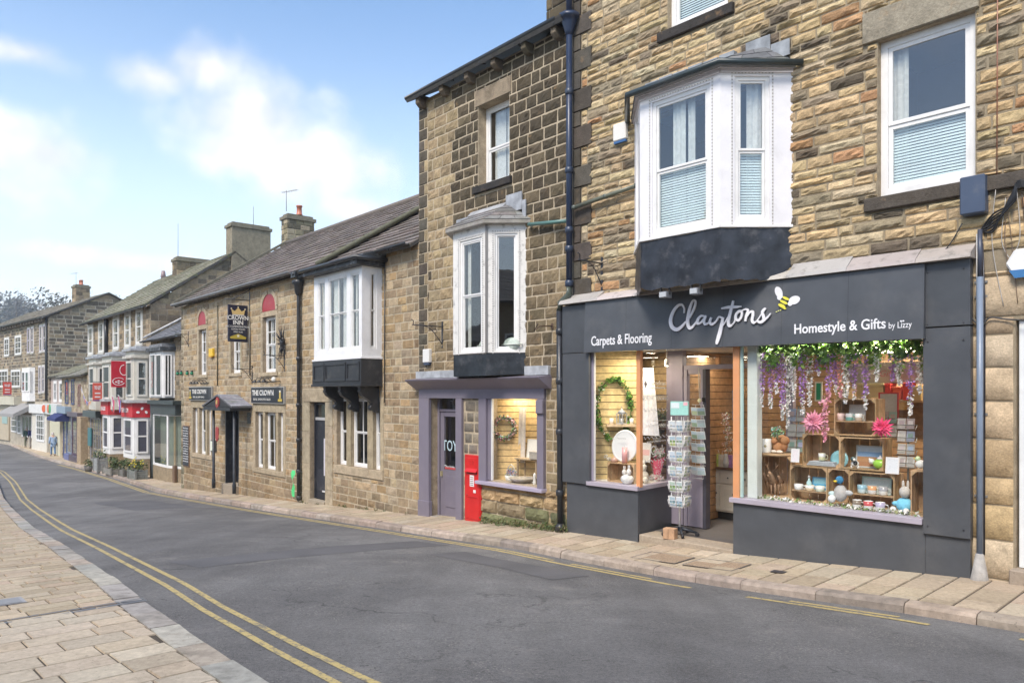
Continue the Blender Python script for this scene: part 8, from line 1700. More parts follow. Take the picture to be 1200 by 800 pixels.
# card stands
def cardstand(u0, u1, v0, v1, d_, rows, label, cols):
    a, b = X_(u0, d_), X_(u1, d_); z0 = zf; zt_ = Z_((u0+u1)/2, v0, d_); t = put('card_stand', (a+b)/2, d_+.08, z0, label, 'card stand'); H_ = zt_-z0; w_ = b-a; m = MB(); m.col = (.16, .17, .17); m.tube([(0, .05, 0), (0, .05, H_)], .012, 6); m.lathe([(.12, 0), (.12, .015), (.02, .03)], 0, .05, 0, 12, (.16, .17, .17))
    zb_ = Z_((u0+u1)/2, v1, d_)-z0; rh = (H_-zb_)/rows
    for r_ in range(rows):
        z = zb_+r_*rh
        for q in (-w_/2, w_/2): m.tube([(q, -.05, z), (q, .0, z), (q, .05, z+.05)], .005, 4)
        m.tube([(-w_/2, -.05, z), (w_/2, -.05, z)], .005, 4); m.tube([(-w_/2, -.05, z+rh*.35), (w_/2, -.05, z+rh*.35)], .005, 4); m.tube([(-w_/2, .05, z+.05), (w_/2, .05, z+.05)], .005, 4)
    m.build('wire_frame', METAL, t); nC = 2
    for r_ in range(rows):
        for k in range(nC):
            z = zb_+r_*rh+.01; m = MB(); x = -w_/2+w_*(k+.5)/nC; c = rr.choice(cols); hw_ = w_/nC*.45; m.T = Matrix.Translation((x, -.03, z)) @ Matrix.Rotation(radians(-10), 4, 'X'); m.box(-hw_, hw_, 0, .006, 0, rh*.80, rv(c, .1, rr)); m.box(-hw_*.6, hw_*.6, -.002, -.0005, rh*.25, rh*.62, rv(rr.choice(cols), .3, rr)); m.build('card', PAPER, t)
CG = [(.55, .56, .55), (.45, .48, .47), (.60, .58, .56), (.30, .45, .42), (.50, .42, .42), (.35, .42, .55)]
cardstand(920, 941, 476, 530, .62, 3, 'grey greeting card stand behind the brown squirrel toy', CG); cardstand(1049, 1070, 488, 548, .50, 4, 'grey greeting card stand right of the hot pink flower', CG); cardstand(1029, 1049, 480, 512, .75, 2, 'low grey card stand partly hidden by the hot pink flower', CG)
# flowers
def dahlia(u, v, d_, r, col, label):
    t = put('paper_flower', X_(u, d_), d_, Z_(u, v, d_), label, 'flower'); m = MB()
    for ring, (n, l_, up) in enumerate(((16, 1.0, .0), (14, .8, .25), (11, .58, .5), (8, .36, .75))):
        for k in range(n):
            a = 2*pi*(k+ring*.5)/n+rr.uniform(-.1, .1); l2 = r*l_*rr.uniform(.85, 1.1); w_ = r*.16; o = -up*r*.5; ca, sa = cos(a), sin(a); p = lambda s_, w, dy: (ca*s_-sa*w, o-dy, sa*s_+ca*w)
            m.poly([p(r*.08, 0, 0), p(l2*.45, -w_, .01+up*r*.2), p(l2, 0, up*r*.35), p(l2*.45, w_, .01+up*r*.2)], rv(col, .15, rr), None, False)
    m.build('petals', PETAL, t); m = MB(); m.ball((0, -r*.35, 0), r*.16, 8, lerp(col, (.4, .02, .1), .4)); m.build('centre', PETAL, t)
dahlia(954, 494, .16, .155, (.88, .38, .50), 'large pale pink paper flower on the middle left crate'); dahlia(1034, 500.5, .14, .135, (.88, .10, .25), 'hot pink paper flower on the teapot crate')
# hanging strings of blossom
ords = ['first', 'second', 'third', 'fourth', 'fifth', 'sixth', 'seventh', 'eighth', 'ninth', 'tenth', 'eleventh', 'twelfth', 'thirteenth', 'fourteenth', 'fifteenth', 'sixteenth', 'seventeenth', 'eighteenth', 'nineteenth', 'twentieth']
PU, WT, PK, OR_ = (.46, .25, .60), (.82, .80, .80), (.85, .42, .52), (.75, .30, .22)
WS = [(893, 476, PU, WT), (903, 479, PU, WT), (910, 462, PU, WT), (917, 492, PU, WT), (923, 502, WT, WT), (930, 470, WT, WT), (940, 486, PU, WT), (949, 477, WT, WT), (959, 440, PU, WT), (971, 470, PU, PK), (979, 462, PU, WT), (985, 466, OR_, PK), (991, 473, WT, WT), (1001, 468, PU, WT), (1014, 480, PU, WT), (1027, 447, WT, WT), (1046, 447, PU, PU), (1054, 452, WT, WT), (1067, 486, PU, WT), (1078, 462, WT, WT)]
nmc = {PU: 'purple', WT: 'white', PK: 'pink', OR_: 'orange red'}
def blossom_string(t, L_, c0, c1, dens=1., sz=.016):
    m = MB(); pts = [(rr.uniform(-.01, .01), 0, -L_*k/8) for k in range(9)]; m.tube(pts, .003, 4, (.2, .3, .1)); m.build('stem', LEAF, t); m = MB(); n = int(L_*330*dens)
    for k in range(n):
        f = rr.random()**.9; w_ = .055*(1-f)**.6+.014; a = rr.uniform(0, 2*pi); p = Vector((cos(a)*w_*rr.random(), sin(a)*w_*rr.random(), -L_*f)); c = rv(c0 if f < .72+rr.uniform(-.15, .15) else c1, .2, rr); q = Vector((rr.gauss(0, 1), rr.gauss(0, 1), rr.gauss(0, 1))).normalized(); b = q.orthogonal().normalized(); b2 = q.cross(b); s_ = sz*rr.uniform(.6, 1.2)
        m.poly([p-b*s_, p+b2*s_*.8, p+b*s_, p-b2*s_*.8], c)
    m.build('blossom', PETAL, t)
for k, (u, v, c0, c1) in enumerate(WS):
    d_ = [.10, .18, .14][k % 3]; zt_ = Z_(u, 414, d_); t = put('blossom_string', X_(u, d_), d_, zt_, '%s blossom string from the left in the big window, %s%s' % (ords[k], nmc[c0], '' if c0 == c1 else ' turning '+nmc[c1]), 'flower string', 'blossom strings hanging in the gift shop window'); blossom_string(t, zt_-Z_(u, v, d_), c0, c1)
t = put('blossom_string', X_(967, .13), .13, Z_(967, 464, .13), 'short pink blossom spray looping down beside the pale pink flower', 'flower string'); blossom_string(t, .55, PK, PK, .6, .026)
m = MB()
for k in range(2400):
    u = rr.uniform(889, 1083); dz = abs(rr.gauss(0, .085)); d_ = rr.uniform(.04, .32); p = Vector(C.W(X_(u, d_), d_, zhead-.01-dz-(.20*rr.random() if sin(u*.21) > .2 else 0))); leaf_cloud(m, p, .02, 1, .04, rr, [(.12, .26, .03), (.18, .34, .05), (.07, .16, .03), (.28, .42, .08)])
tag(m.build('ivy_garland', LEAF), kind='stuff', label='mass of green artificial leaves along the top of the window', cat='foliage')
m = MB()
for k in range(420): u = rr.uniform(886, 1078); d_ = rr.uniform(.02, .16); p = Vector(C.W(X_(u, d_), d_, zf+.01+abs(rr.gauss(0, .018)))); leaf_cloud(m, p, .012, 1, .022, rr, [(.12, .2, .04), (.2, .28, .08), (.75, .74, .70), (.8, .78, .72), (.3, .32, .15)])
tag(m.build('sill_garland', LEAF), kind='stuff', label='trail of small leaves and white petals along the window floor', cat='foliage')
# toys and ornaments
def toy(name, u, d_, z, label, cat, blobs, sc=1., mat=None):
    t = put(name, X_(u, d_), d_, z, label, cat)
    for pn, lst in blobs.items():
        m = MB()
        for (x, y, zz, r, c, s_) in lst: m.ball((x*sc, y*sc, zz*sc), r*sc, 10, c, s_)
        m.build(pn, mat or CLOTH, t)
    return t
BRW = (.42, .20, .09); o1 = (1, 1, 1)
toy('toy_squirrel', 912, .40, zA+.03, 'brown squirrel toy with a curled tail on the left crate', 'toy', {'body': [(0, 0, .06, .055, BRW, (1, .9, 1.1)), (-.03, -.03, .02, .03, (.75, .68, .6), (1.3, 1, .6)), (.03, -.03, .02, .03, (.75, .68, .6), (1.3, 1, .6))], 'head': [(-.035, -.02, .13, .035, BRW, o1), (-.05, -.02, .165, .012, BRW, (.7, .7, 1.5)), (-.02, -.02, .165, .012, BRW, (.7, .7, 1.5))], 'tail': [(.06, .02, .08, .045, BRW, (.8, .8, 1.2)), (.07, .02, .14, .05, (.48, .24, .11), o1), (.03, .02, .18, .035, (.48, .24, .11), (1.3, 1, .7))]}, 1.2)
t = put('log_slice', X_(907), .42, zA+.003, 'slice of bark edged wood on top of the left crate', 'wood slice'); m = MB(); m.lathe([(.21, 0), (.215, .015), (.20, .028)], n=20, col=(.38, .25, .14)); m.build('disc', WOOD, t)
t = put('canister', X_(895), .38, zA+.032, 'white canister with a small printed flower at the left end', 'canister'); m = MB(); m.lathe([(.06, 0), (.062, .01), (.062, .18), (.055, .185)], n=18, col=WH); m.build('jar', CERAM, t); m = MB(); m.ball((.01, -.062, .09), .02, 6, (.45, .4, .25), (1, .1, 1)); m.build('print', PAPER, t)
t = put('topiary_tree', X_(904), .45, zA+.032, 'little topiary ball of pastel flowers standing behind the canister', 'topiary'); m = MB(); m.tube([(0, 0, 0), (0, 0, .2)], .008, 6, (.3, .2, .1)); m.lathe([(.035, 0), (.045, .07), (.04, .07)], n=12, col=(.6, .6, .55)); m.build('pot', CERAM, t); m = MB(); leaf_cloud(m, (0, 0, .27), .085, 240, .022, rr, [(.15, .3, .1), (.75, .4, .35), (.3, .6, .6), (.75, .72, .6), (.2, .4, .15)], o1); m.build('blooms', PETAL, t)
DBR = (.36, .22, .13)
for k, (u, sc) in enumerate(((897, .85), (902, .8), (908.5, 1.25), (914, .8))):
    t = put('deer_figure', X_(u, .42), .45-.06*(k == 2), zf+.02+(.06 if k != 2 else 0), ['first small brown deer figure from the left in the tall crate', 'second small brown deer figure from the left in the tall crate', 'largest brown deer figure standing foremost in the tall crate', 'small brown deer figure at the right in the tall crate'][k], 'figurine', 'deer figures in the crate'); m = MB()
    m.tube([(.0, .05*sc, .14*sc), (0, -.03*sc, .15*sc), (0, -.06*sc, .22*sc), (0, -.10*sc, .25*sc)], [.03*sc, .032*sc, .018*sc, .014*sc], 8, DBR)
    for sx_ in (-1, 1):
        for yy in (-.02, .05): m.tube([(sx_*.02*sc, yy*sc, .13*sc), (sx_*.022*sc, yy*sc, 0)], [.011*sc, .006*sc], 5, DBR)
        m.tube([(sx_*.01*sc, -.06*sc, .25*sc), (sx_*.05*sc, -.05*sc, .30*sc), (sx_*.04*sc, -.04*sc, .36*sc)], .005*sc, 4, DBR); m.tube([(sx_*.05*sc, -.05*sc, .30*sc), (sx_*.075*sc, -.05*sc, .33*sc)], .004*sc, 4, DBR)
    m.build('carved_body', WOOD, t)
toy('toy_duck', 985, .14, zf+.03, 'standing toy duck with blue head and grey bow before the narrow crate', 'toy', {'body': [(0, 0, .10, .06, (.50, .48, .46), (1, .9, 1.3)), (.07, 0, .11, .03, (.55, .55, .55), (1.4, .7, .8)), (-.07, 0, .09, .03, (.55, .7, .7), (1.4, .7, .8)), (-.06, -.04, .05, .035, (.8, .8, .78), o1)], 'head': [(0, -.02, .22, .036, (.04, .22, .42), o1)], 'beak': [(-.02, -.06, .21, .016, (.80, .60, .05), (1, 1.4, .6))]}, 1.35)
toy('toy_rabbit', 1060, .16, zf+.02, 'grey plush rabbit in a sky blue coat beside the end crate', 'toy', {'coat': [(0, 0, .07, .075, (.22, .60, .80), (1.1, .9, 1)), (-.07, -.02, .08, .03, (.22, .60, .80), (1.4, 1, .8))], 'head': [(.01, -.02, .20, .055, (.55, .52, .48), (1, 1, 1.05)), (-.005, -.02, .27, .018, (.55, .52, .48), (.8, .6, 2.6)), (.035, -.01, .27, .018, (.55, .52, .48), (.8, .6, 2.6))], 'paws': [(-.09, -.05, .02, .032, (.78, .76, .72), o1), (.04, -.07, .02, .03, (.78, .76, .72), o1)]}, 1.15)
GRN = (.35, .65, .08); t = put('teapot', X_(1026, .2), .34, max(zB, zC)+.018, 'lime green teapot with white sheep head spout in the landscape crate', 'teapot'); m = MB(); m.ball((0, 0, .065), .075, 14, GRN, (1.1, .9, .85)); m.build('pot', CERAM, t); m = MB(); m.ball((-.10, 0, .09), .035, 8, WH); m.ball((-.12, -.01, .115), .014, 6, WH); m.build('spout', CERAM, t); m = MB(); m.lathe([(.045, .12), (.03, .14), (.008, .15), (.012, .165)], n=12, col=WH); m.build('lid', CERAM, t); m = MB(); m.tube([(.08, 0, .10), (.125, 0, .09), (.12, 0, .04), (.08, 0, .03)], .008, 6, GRN); m.build('handle', CERAM, t)
toy('cow_figure', 1002, .30, max(zB, zC)+.018, 'small black and white cow figure beside the green teapot', 'figurine', {'body': [(0, 0, .04, .03, WH, (1.3, 1, 1)), (.01, -.01, .045, .022, (.05, .05, .05), (1, 1.3, 1)), (-.03, 0, .01, .012, WH, (1, 1, 1.4)), (.03, 0, .01, .012, WH, (1, 1, 1.4))], 'head': [(-.005, -.03, .085, .024, (.05, .10, .10), o1), (.012, -.045, .08, .014, WH, o1)]}, 1.3, CERAM)
toy('bird_jug', 1079, .12, Z_(1074, 551, .1)+.02, 'white and green bird shaped jug on the end crate', 'jug', {'body': [(0, 0, .05, .05, WH, (1.2, 1, 1)), (-.03, 0, .11, .03, (.6, .75, .45), o1)], 'beak': [(-.06, 0, .11, .012, (.8, .6, .1), (1.6, 1, .7))]}, 1.0, CERAM)
t = put('bottle', X_(946), .35, zf+.14, 'pale blue bottle with a silver stopper beside the small blue picture', 'bottle'); m = MB(); m.lathe([(.03, 0), (.032, .01), (.032, .10), (.012, .13), (.012, .15)], n=12, col=(.5, .72, .72)); m.build('glass_body', CERAM, t); m = MB(); m.lathe([(.014, .151), (.018, .17), (.01, .185)], n=8, col=(.6, .6, .6)); m.build('stopper', METAL, t)
t = put('plate', X_(981), .38, zB+.10, 'turquoise plate leaning in the right of the middle left crate', 'plate'); m = MB(); m.T = Matrix.Rotation(radians(80), 4, 'X'); m.lathe([(.02, 0), (.07, .004), (.11, .02), (.112, .024), (.07, .01), (.02, .008)], n=20, col=(.25, .50, .55)); m.build('dish', CERAM, t)
# ---- left window
XL = lambda u, d=.5: C.X(u, -d); ZL = lambda u, v, d=.5: C.Z(u, v, -d)
onD = lambda u, v, o_=.03: (lambda p: (.10+(p[0]+o_)*.7071, .05+(p[0]-o_)*.7071, p[1]))(FD.px(u, v)); t = put('leafy_hoop', *onD(719, 479, .05), 'tall oval hoop of green leaves hanging on the slatted wall', 'wreath', None, pi/4); RX, RZ = (FD.X(739)-FD.X(699))/2, (FD.Z(719, 444)-FD.Z(719, 514))/2; m = MB(); m.tube([(RX*cos(a*pi/15), 0, RZ*sin(a*pi/15)) for a in range(31)], .010, 5, (.15, .2, .06)); m.build('hoop', WOOD, t); m = MB()
for k in range(60): a = rr.uniform(0, 2*pi); leaf_cloud(m, (RX*cos(a), 0, RZ*sin(a)), .055, 16, .026, rr, [(.10, .26, .03), (.16, .36, .05), (.06, .16, .03)], o1)
for k in range(14): a = rr.uniform(2.2, 4.6); leaf_cloud(m, (RX*cos(a)*1.02, -.03, RZ*sin(a)), .05, 5, .018, rr, [(.8, .78, .75)], o1)
m.build('leaves', LEAF, t)
m = MB(oC); m.T = TD; zz = FD.Z(728, 496.5); m.box(FD.X(710), FD.X(744), -.15, -.002, zz-.04, zz, (.62, .47, .30)); m.build('small_shelf', WOOD, CB)
t = put('lantern', *onD(728, 500, .08)[:2], zz+.001, 'small grey metal lantern on the shelf inside the leafy hoop', 'lantern'); m = MB(); c_ = (.40, .42, .45); m.box(-.06, .06, -.06, .06, 0, .015, c_); m.box(-.06, .06, -.06, .06, .16, .172, c_); [m.box(a-.005, a+.005, b-.005, b+.005, .015, .16, c_) for a in (-.055, 0, .055) for b in (-.055, .055)]; m.lathe([(.07, .173), (.045, .21), (.015, .23), (.012, .25)], n=8, col=c_); m.tube([(-.02, 0, .25), (0, 0, .285), (.02, 0, .25)], .004, 5, c_); m.build('frame', METAL, t); m = MB(); m.lathe([(.025, .016), (.025, .09)], n=10, col=WH); m.build('candle', CERAM, t)
for k, (u, lab) in enumerate(((716, 'short white candle left of the lantern on the small shelf'), (739.5, 'short white candle right of the lantern on the small shelf'))): t = put('candle', *onD(u, 500, .08)[:2], zz+.001, lab, 'candle', 'white candles beside the lantern'); m = MB(); m.lathe([(.032, 0), (.032, .09), (.005, .09), (.003, .10)], n=12, col=WH); m.build('wax', CERAM, t); m = MB(); m.tube([(0, 0, .095), (0, 0, .115)], .002, 4, (.05, .05, .05)); m.build('wick', METAL, t)
ztb = ZL(735, 543, .15); crate(XL(713, .15), XL(748, .15)-.06, zf, ztb, .12, .26, 'wooden crate used as a table in the left window, under the round white board')
t = put('round_board', XL(730, .25), .27, ztb+.004, 'large round white board leaning behind the pink candle', 'board'); m = MB(); m.T = Matrix.Rotation(radians(84), 4, 'X') @ Matrix.Translation((0, .25, 0)); m.lathe([(.25, 0), (.252, .01), (.245, .018), (.22, .019), (.215, .014)], n=32, col=(.78, .79, .80)); m.build('disc', PAINT, t); m = MB(); text(m, "Happiness", 0, .36, .045, y=-.06, depth=.002, align='CENTER', col=(.5, .5, .5)); m.build('script', PAINT, t)
t = put('candle', XL(732, .18), .18, ztb+.004, 'tall pink pillar candle in front of the round white board', 'candle'); m = MB(); m.lathe([(.042, 0), (.042, .24), (.006, .24)], n=16, col=(.72, .38, .38)); m.build('wax', CERAM, t); m = MB(); m.tube([(0, 0, .24), (0, 0, .26)], .002, 4, (.05, .05, .05)); m.build('wick', METAL, t)
t = put('glass_trinket', XL(720, .2), .20, ztb+.004, 'small faceted brown trinket house left of the pink candle', 'trinket'); m = MB(); m.lathe([(.06, 0), (.06, .04), (.0, .09)], n=6, col=(.45, .28, .22)); m.build('prism_body', CERAM, t)
for k, (u, v) in enumerate(((708, 535), (700, 507), (712, 537.5))):
    t = put('blossom_ball', XL(u, .3), .34, ZL(u, v, .3), ['white blossom ball at the lower left of the round board', 'tiny white blossom ball under the left side of the hoop', 'white blossom ball nearest the round board'][k], 'ornament', 'white blossom balls'); m = MB(); leaf_cloud(m, (0, 0, 0), .035, 60, .014, rr, [(.8, .79, .77)], o1); m.build('petals', PETAL, t); m = MB(); m.tube([(0, 0, 0), (0, 0, .5)], .0015, 3, (.6, .6, .6)); m.build('thread', CLOTH, t)
toy('rabbit_basket', 735, .06, zf+.01, 'white basket with two rabbit ornaments behind the orange post', 'ornament', {'basket': [(0, 0, .06, .09, (.74, .73, .70), (1.1, .9, .75)), (0, 0, .02, .07, (.70, .68, .64), (1, 1, .5))], 'rabbits': [(-.035, -.02, .15, .032, (.68, .64, .60), (1, 1, 1.3)), (.045, -.02, .16, .034, (.78, .77, .75), (1, 1, 1.3)), (-.045, -.02, .21, .010, (.68, .64, .60), (.8, .8, 3)), (-.022, -.02, .21, .010, (.68, .64, .60), (.8, .8, 3)), (.035, -.02, .225, .010, (.78, .77, .75), (.8, .8, 3)), (.058, -.02, .225, .010, (.78, .77, .75), (.8, .8, 3))]}, 1.1)
toy('plush_bear', 753.5, .38, zf+.01, 'seated cream plush bear with a pointed hat right of the orange post', 'toy', {'body': [(0, 0, .08, .085, (.72, .66, .55), (1, .9, 1)), (-.07, -.04, .04, .04, (.75, .7, .6), o1), (.07, -.04, .04, .04, (.75, .7, .6), o1)], 'head': [(0, -.01, .20, .06, (.76, .72, .62), o1), (0, -.06, .19, .022, (.7, .62, .5), o1)], 'hat': [(0, 0, .26, .035, (.78, .74, .66), (1, 1, 1.5)), (0, 0, .22, .055, (.74, .70, .62), (1.1, 1.1, .4))]}, 1.1)
t = put('bouquet', XL(771, .82), .80, zf+.01, 'bouquet wrapped in a pink and white spotted paper cone', 'bouquet'); m = MB(); n = 14; r0, r1, hh2 = .035, .145, .34; A = [m.V((r0*cos(2*pi*k/n), r0*.6*sin(2*pi*k/n), 0)) for k in range(n)]; B_ = [m.V((r1*cos(2*pi*k/n), r1*.5*sin(2*pi*k/n), hh2+.03*cos(4*pi*k/n))) for k in range(n)]
for k in range(n): m.F((A[k], A[(k+1) % n], B_[(k+1) % n], B_[k]), (.80, .13, .22), None, True)
for k in range(70): a = rr.uniform(pi, 2*pi); f = rr.uniform(.1, .95); r_ = r0+(r1-r0)*f+.002; m.ball((r_*cos(a), (r0*.6+(r1*.5-r0*.6)*f+.003)*sin(a), hh2*f), .007, 4, (.85, .75, .75))
m.build('paper_cone', PAPER, t); m = MB(); leaf_cloud(m, (0, 0, hh2+.07), .12, 200, .03, rr, [(.85, .83, .8), (.10, .2, .05), (.75, .1, .2), (.6, .62, .5)], (1.1, .8, .6)); m.build('blooms', PETAL, t)
t = put('flower_spray', XL(770, .74), .72, zf+.01, 'low white blossom spray at the foot of the pink bouquet', 'flowers'); m = MB(); leaf_cloud(m, (0, 0, .04), .14, 160, .018, rr, [(.8, .78, .76), (.85, .83, .8), (.7, .45, .45)], (1.1, .5, .35)); m.build('petals', PETAL, t)
t = put('voile_drape', XL(757, .58), .60, ZL(757, 431, .58), 'sheer white voile drape hanging in the door side of the left window', 'drape'); m = MB(); prev = None
for i in range(15): x = -.10+.26*i/14; a = (m.V((x*1.3+.02, .02*sin(i*1.5), -1.05)), m.V((x*.7, .02*sin(i*1.5), 0))); (m.F((prev[0], a[0], a[1], prev[1]), (.80, .79, .82), None, True) if prev else None); prev = a
m.build('cloth', CLOTH, t)
for k, (u, v0, v1) in enumerate(((765, 478, 500), (777, 482, 503), (769, 506, 520))):
    z0 = ZL(u, v1, 1.02); t = put('potted_plant', XL(u, 1.02), 1.04, z0, ['grey green plant in a pot, upper left on the back shelves of the left window', 'grey green plant in a pot, upper right on the back shelves of the left window', 'grey green plant in a pot on the lower back shelf of the left window'][k], 'plant', 'potted plants behind the window writing'); m = MB(); m.lathe([(.05, 0), (.07, .10), (.065, .10)], n=12, col=(.62, .60, .56)); m.build('pot', CERAM, t); m = MB(); leaf_cloud(m, (0, 0, .20), .11, 110, .03, rr, [(.15, .2, .12), (.25, .3, .2), (.1, .13, .07)]); m.build('leaves', LEAF, t)
m = MB(oC)
for v in (500.5, 520.5, 545): z = ZL(770, v, 1.0); m.box(1.0-.1, x_ret+.02, .98, 1.14, z-.025, z-.002, (.12, .08, .05))
m.build('back_shelf', WOOD, CB)
picture(XL(755.5, .62), .62, ZL(755, 541, .62), .20, .30, 'white framed print with a pink blot just right of the orange post', (.75, .75, .75), [(.72, .70, .68), (.72, .45, .45), (.72, .70, .68)])
# ---- postcard spinner on the step
def spinner(x, y, z, H_, w_, tiers, z0f, label, fr=C, rz=.15, castor=True):
    t = put('postcard_spinner', x, y, z, label, 'card spinner', None, rz, fr); m = MB(); WR = (.72, .72, .74)
    m.tube([(0, 0, .06), (0, 0, H_-.12)], .016, 10, (.78, .78, .80)); m.build('pole', METAL, t); 
    if castor:
        for k in range(5):
            a = 2*pi*k/5+.3; m = MB(); m.tube([(0, 0, .10), (.10*cos(a), .10*sin(a), .085), (.25*cos(a), .25*sin(a), .055)], [.03, .026, .018], 7, (.015, .02, .03)); m.build('foot', PAINT, t); m = MB(); cx, cy = .25*cos(a), .25*sin(a); m.T = Matrix.Translation((cx, cy, .032)) @ Matrix.Rotation(a, 4, 'Z') @ Matrix.Rotation(pi/2, 4, 'X'); m.lathe([(.02, -.018), (.032, -.016), (.032, .016), (.02, .018)], n=12, col=(.02, .02, .025)); m.build('castor', PAINT, t)
    m = MB(); th_ = (H_-z0f)/tiers
    for k in range(tiers):
        zz = z0f+k*th_
        for a in range(4):
            R_ = Matrix.Rotation(a*pi/2, 4, 'Z'); m.T = R_; yy = -w_/2
            for dz, o_ in ((0, 0), (.05, .02), (.10, .03)): m.tube([(-w_/2, yy-o_, zz+dz), (w_/2, yy-o_, zz+dz)], .0035, 4, WR)
            for q in range(5): xx = -w_/2+w_*q/4; m.tube([(xx, yy+.0, zz-.005), (xx, yy-.03, zz+.10)], .003, 4, WR)
            m.tube([(-w_/2+.01, yy+.03, zz), (-w_/2+.01, yy+.03, zz+th_)], .0035, 4, WR); m.tube([(w_/2-.01, yy+.03, zz), (w_/2-.01, yy+.03, zz+th_)], .0035, 4, WR)
        m.T = None; m.tube([(0, 0, zz), (w_/2, w_/2, zz)], .004, 4, WR); m.tube([(0, 0, zz), (-w_/2, -w_/2, zz)], .004, 4, WR); m.tube([(0, 0, zz), (-w_/2, w_/2, zz)], .004, 4, WR); m.tube([(0, 0, zz), (w_/2, -w_/2, zz)], .004, 4, WR)
    m.build('wire_frame', METAL, t)
    VC = [(.35, .50, .62), (.25, .40, .15), (.55, .62, .25), (.60, .66, .70), (.45, .58, .70), (.30, .42, .28), (.68, .70, .66), (.20, .35, .40)]
    for k in range(tiers):
        for a in range(4):
            for c in range(2 if w_ > .2 else 1):
                m = MB(); zz = z0f+k*th_+.008; cw = w_*.43 if w_ > .2 else w_*.8; xx = (-w_*.25+c*w_*.5) if w_ > .2 else 0; m.T = Matrix.Rotation(a*pi/2, 4, 'Z') @ Matrix.Translation((xx, -w_/2+.004, zz)) @ Matrix.Rotation(radians(12), 4, 'X'); hh3 = min(.15, th_*.72)
                m.box(-cw/2, cw/2, 0, .012, 0, hh3, (.74, .75, .74)); b1, b2, b3 = rr.choice(VC), rr.choice(VC), rr.choice(VC); m.box(-cw*.44, cw*.44, -.002, -.0004, hh3*.07, hh3*.38, b1); m.box(-cw*.44, cw*.44, -.002, -.0004, hh3*.381, hh3*.62, b2); m.box(-cw*.44, cw*.44, -.002, -.0004, hh3*.621, hh3*.93, lerp(b3, (.6, .7, .8), .5))
                n_ = rr.randint(2, 5)
                for j in range(n_): q = rr.uniform(-.35, .35)*cw; e = rr.uniform(.12, .6)*hh3; s_ = cw*rr.uniform(.06, .14); m.box(q-s_, q+s_, -.0035-.0003*j, -.0021, e, e+s_*1.2, rv(rr.choice(VC+[(.7, .6, .2), (.2, .25, .12)]), .3, rr))
                m.build('postcard', PAPER, t)
    return t
Ysp = FPX*2.04/165; Psp = Vector(((796.5-600)/FPX*Ysp, Ysp)); q = Psp-C.P; xs_p, ys_p = q.dot(C.e), q.dot(C.yin)
t = spinner(xs_p, ys_p, ZI-.012, 1.72, .215, 6, .42, 'tall white wire spinner full of postcards standing on the shop step')
m = MB(); m.T = Matrix.Rotation(.2, 4, 'Z'); m.box(-.13, .13, -.02, .02, 1.74, 1.94, (.35, .66, .60)); m.box(-.12, .0, -.024, -.0201, 1.84, 1.92, (.7, .78, .8)); m.box(.06, .12, -.024, -.0201, 1.88, 1.93, (.8, .45, .5)); m.build('header_card', PAPER, t)
t = put('wooden_block', xs_p+.05, ys_p-.30, ZI-.012, 'rough wooden block wedged at the foot of the postcard spinner', 'block', None, .2); m = MB(); m.box(-.085, .085, -.06, .06, 0, .15, (.48, .30, .18)); m.box(-.01, .0, -.063, -.0605, .01, .14, (.3, .18, .1)); m.build('block_body', WOOD, t, .008)
xk, zk_ = C.px(819, 560, -.80); t = put('hanging_card_rack', xk, .82, zk_, 'clear card rack hanging by a white tape on the shop door', 'card rack'); m = MB(); H_ = C.Z(819, 474, -.8)-zk_; m.col = (.6, .62, .63); m.tube([(-.07, 0, 0), (-.07, 0, H_)], .004, 4); m.tube([(.07, 0, 0), (.07, 0, H_)], .004, 4); [m.tube([(-.10, -.05, H_*k/6), (.10, -.05, H_*k/6)], .003, 4) for k in range(7)]; m.build('wire_frame', METAL, t)
for k in range(6):
    for j in (0, 1): m = MB(); m.T = Matrix.Translation((-.06+.12*j, -.03-.01*j, .05+H_*k/6.2)) @ Matrix.Rotation(radians(14), 4, 'X') @ Matrix.Rotation(radians(20*(j-.5)), 4, 'Z'); c = rr.choice([(.45, .58, .60), (.30, .42, .30), (.6, .66, .66), (.50, .60, .40), (.25, .35, .45)]); m.box(-.065, .065, 0, .006, 0, .125, (.66, .70, .70)); m.box(-.055, .055, -.002, -.0005, .01, .07, c); m.box(-.055, .055, -.002, -.0005, .071, .115, rv((.5, .6, .66), .2, rr)); m.build('postcard', PAPER, t)
m = MB(); m.tube([(0, 0, H_), (-.01, -.01, H_+.55)], .008, 5, (.7, .68, .62)); m.ball((.01, -.02, H_+.06), .035, 8, (.75, .7, .45), (1, .3, 1)); m.build('hanging_tape', CLOTH, t)
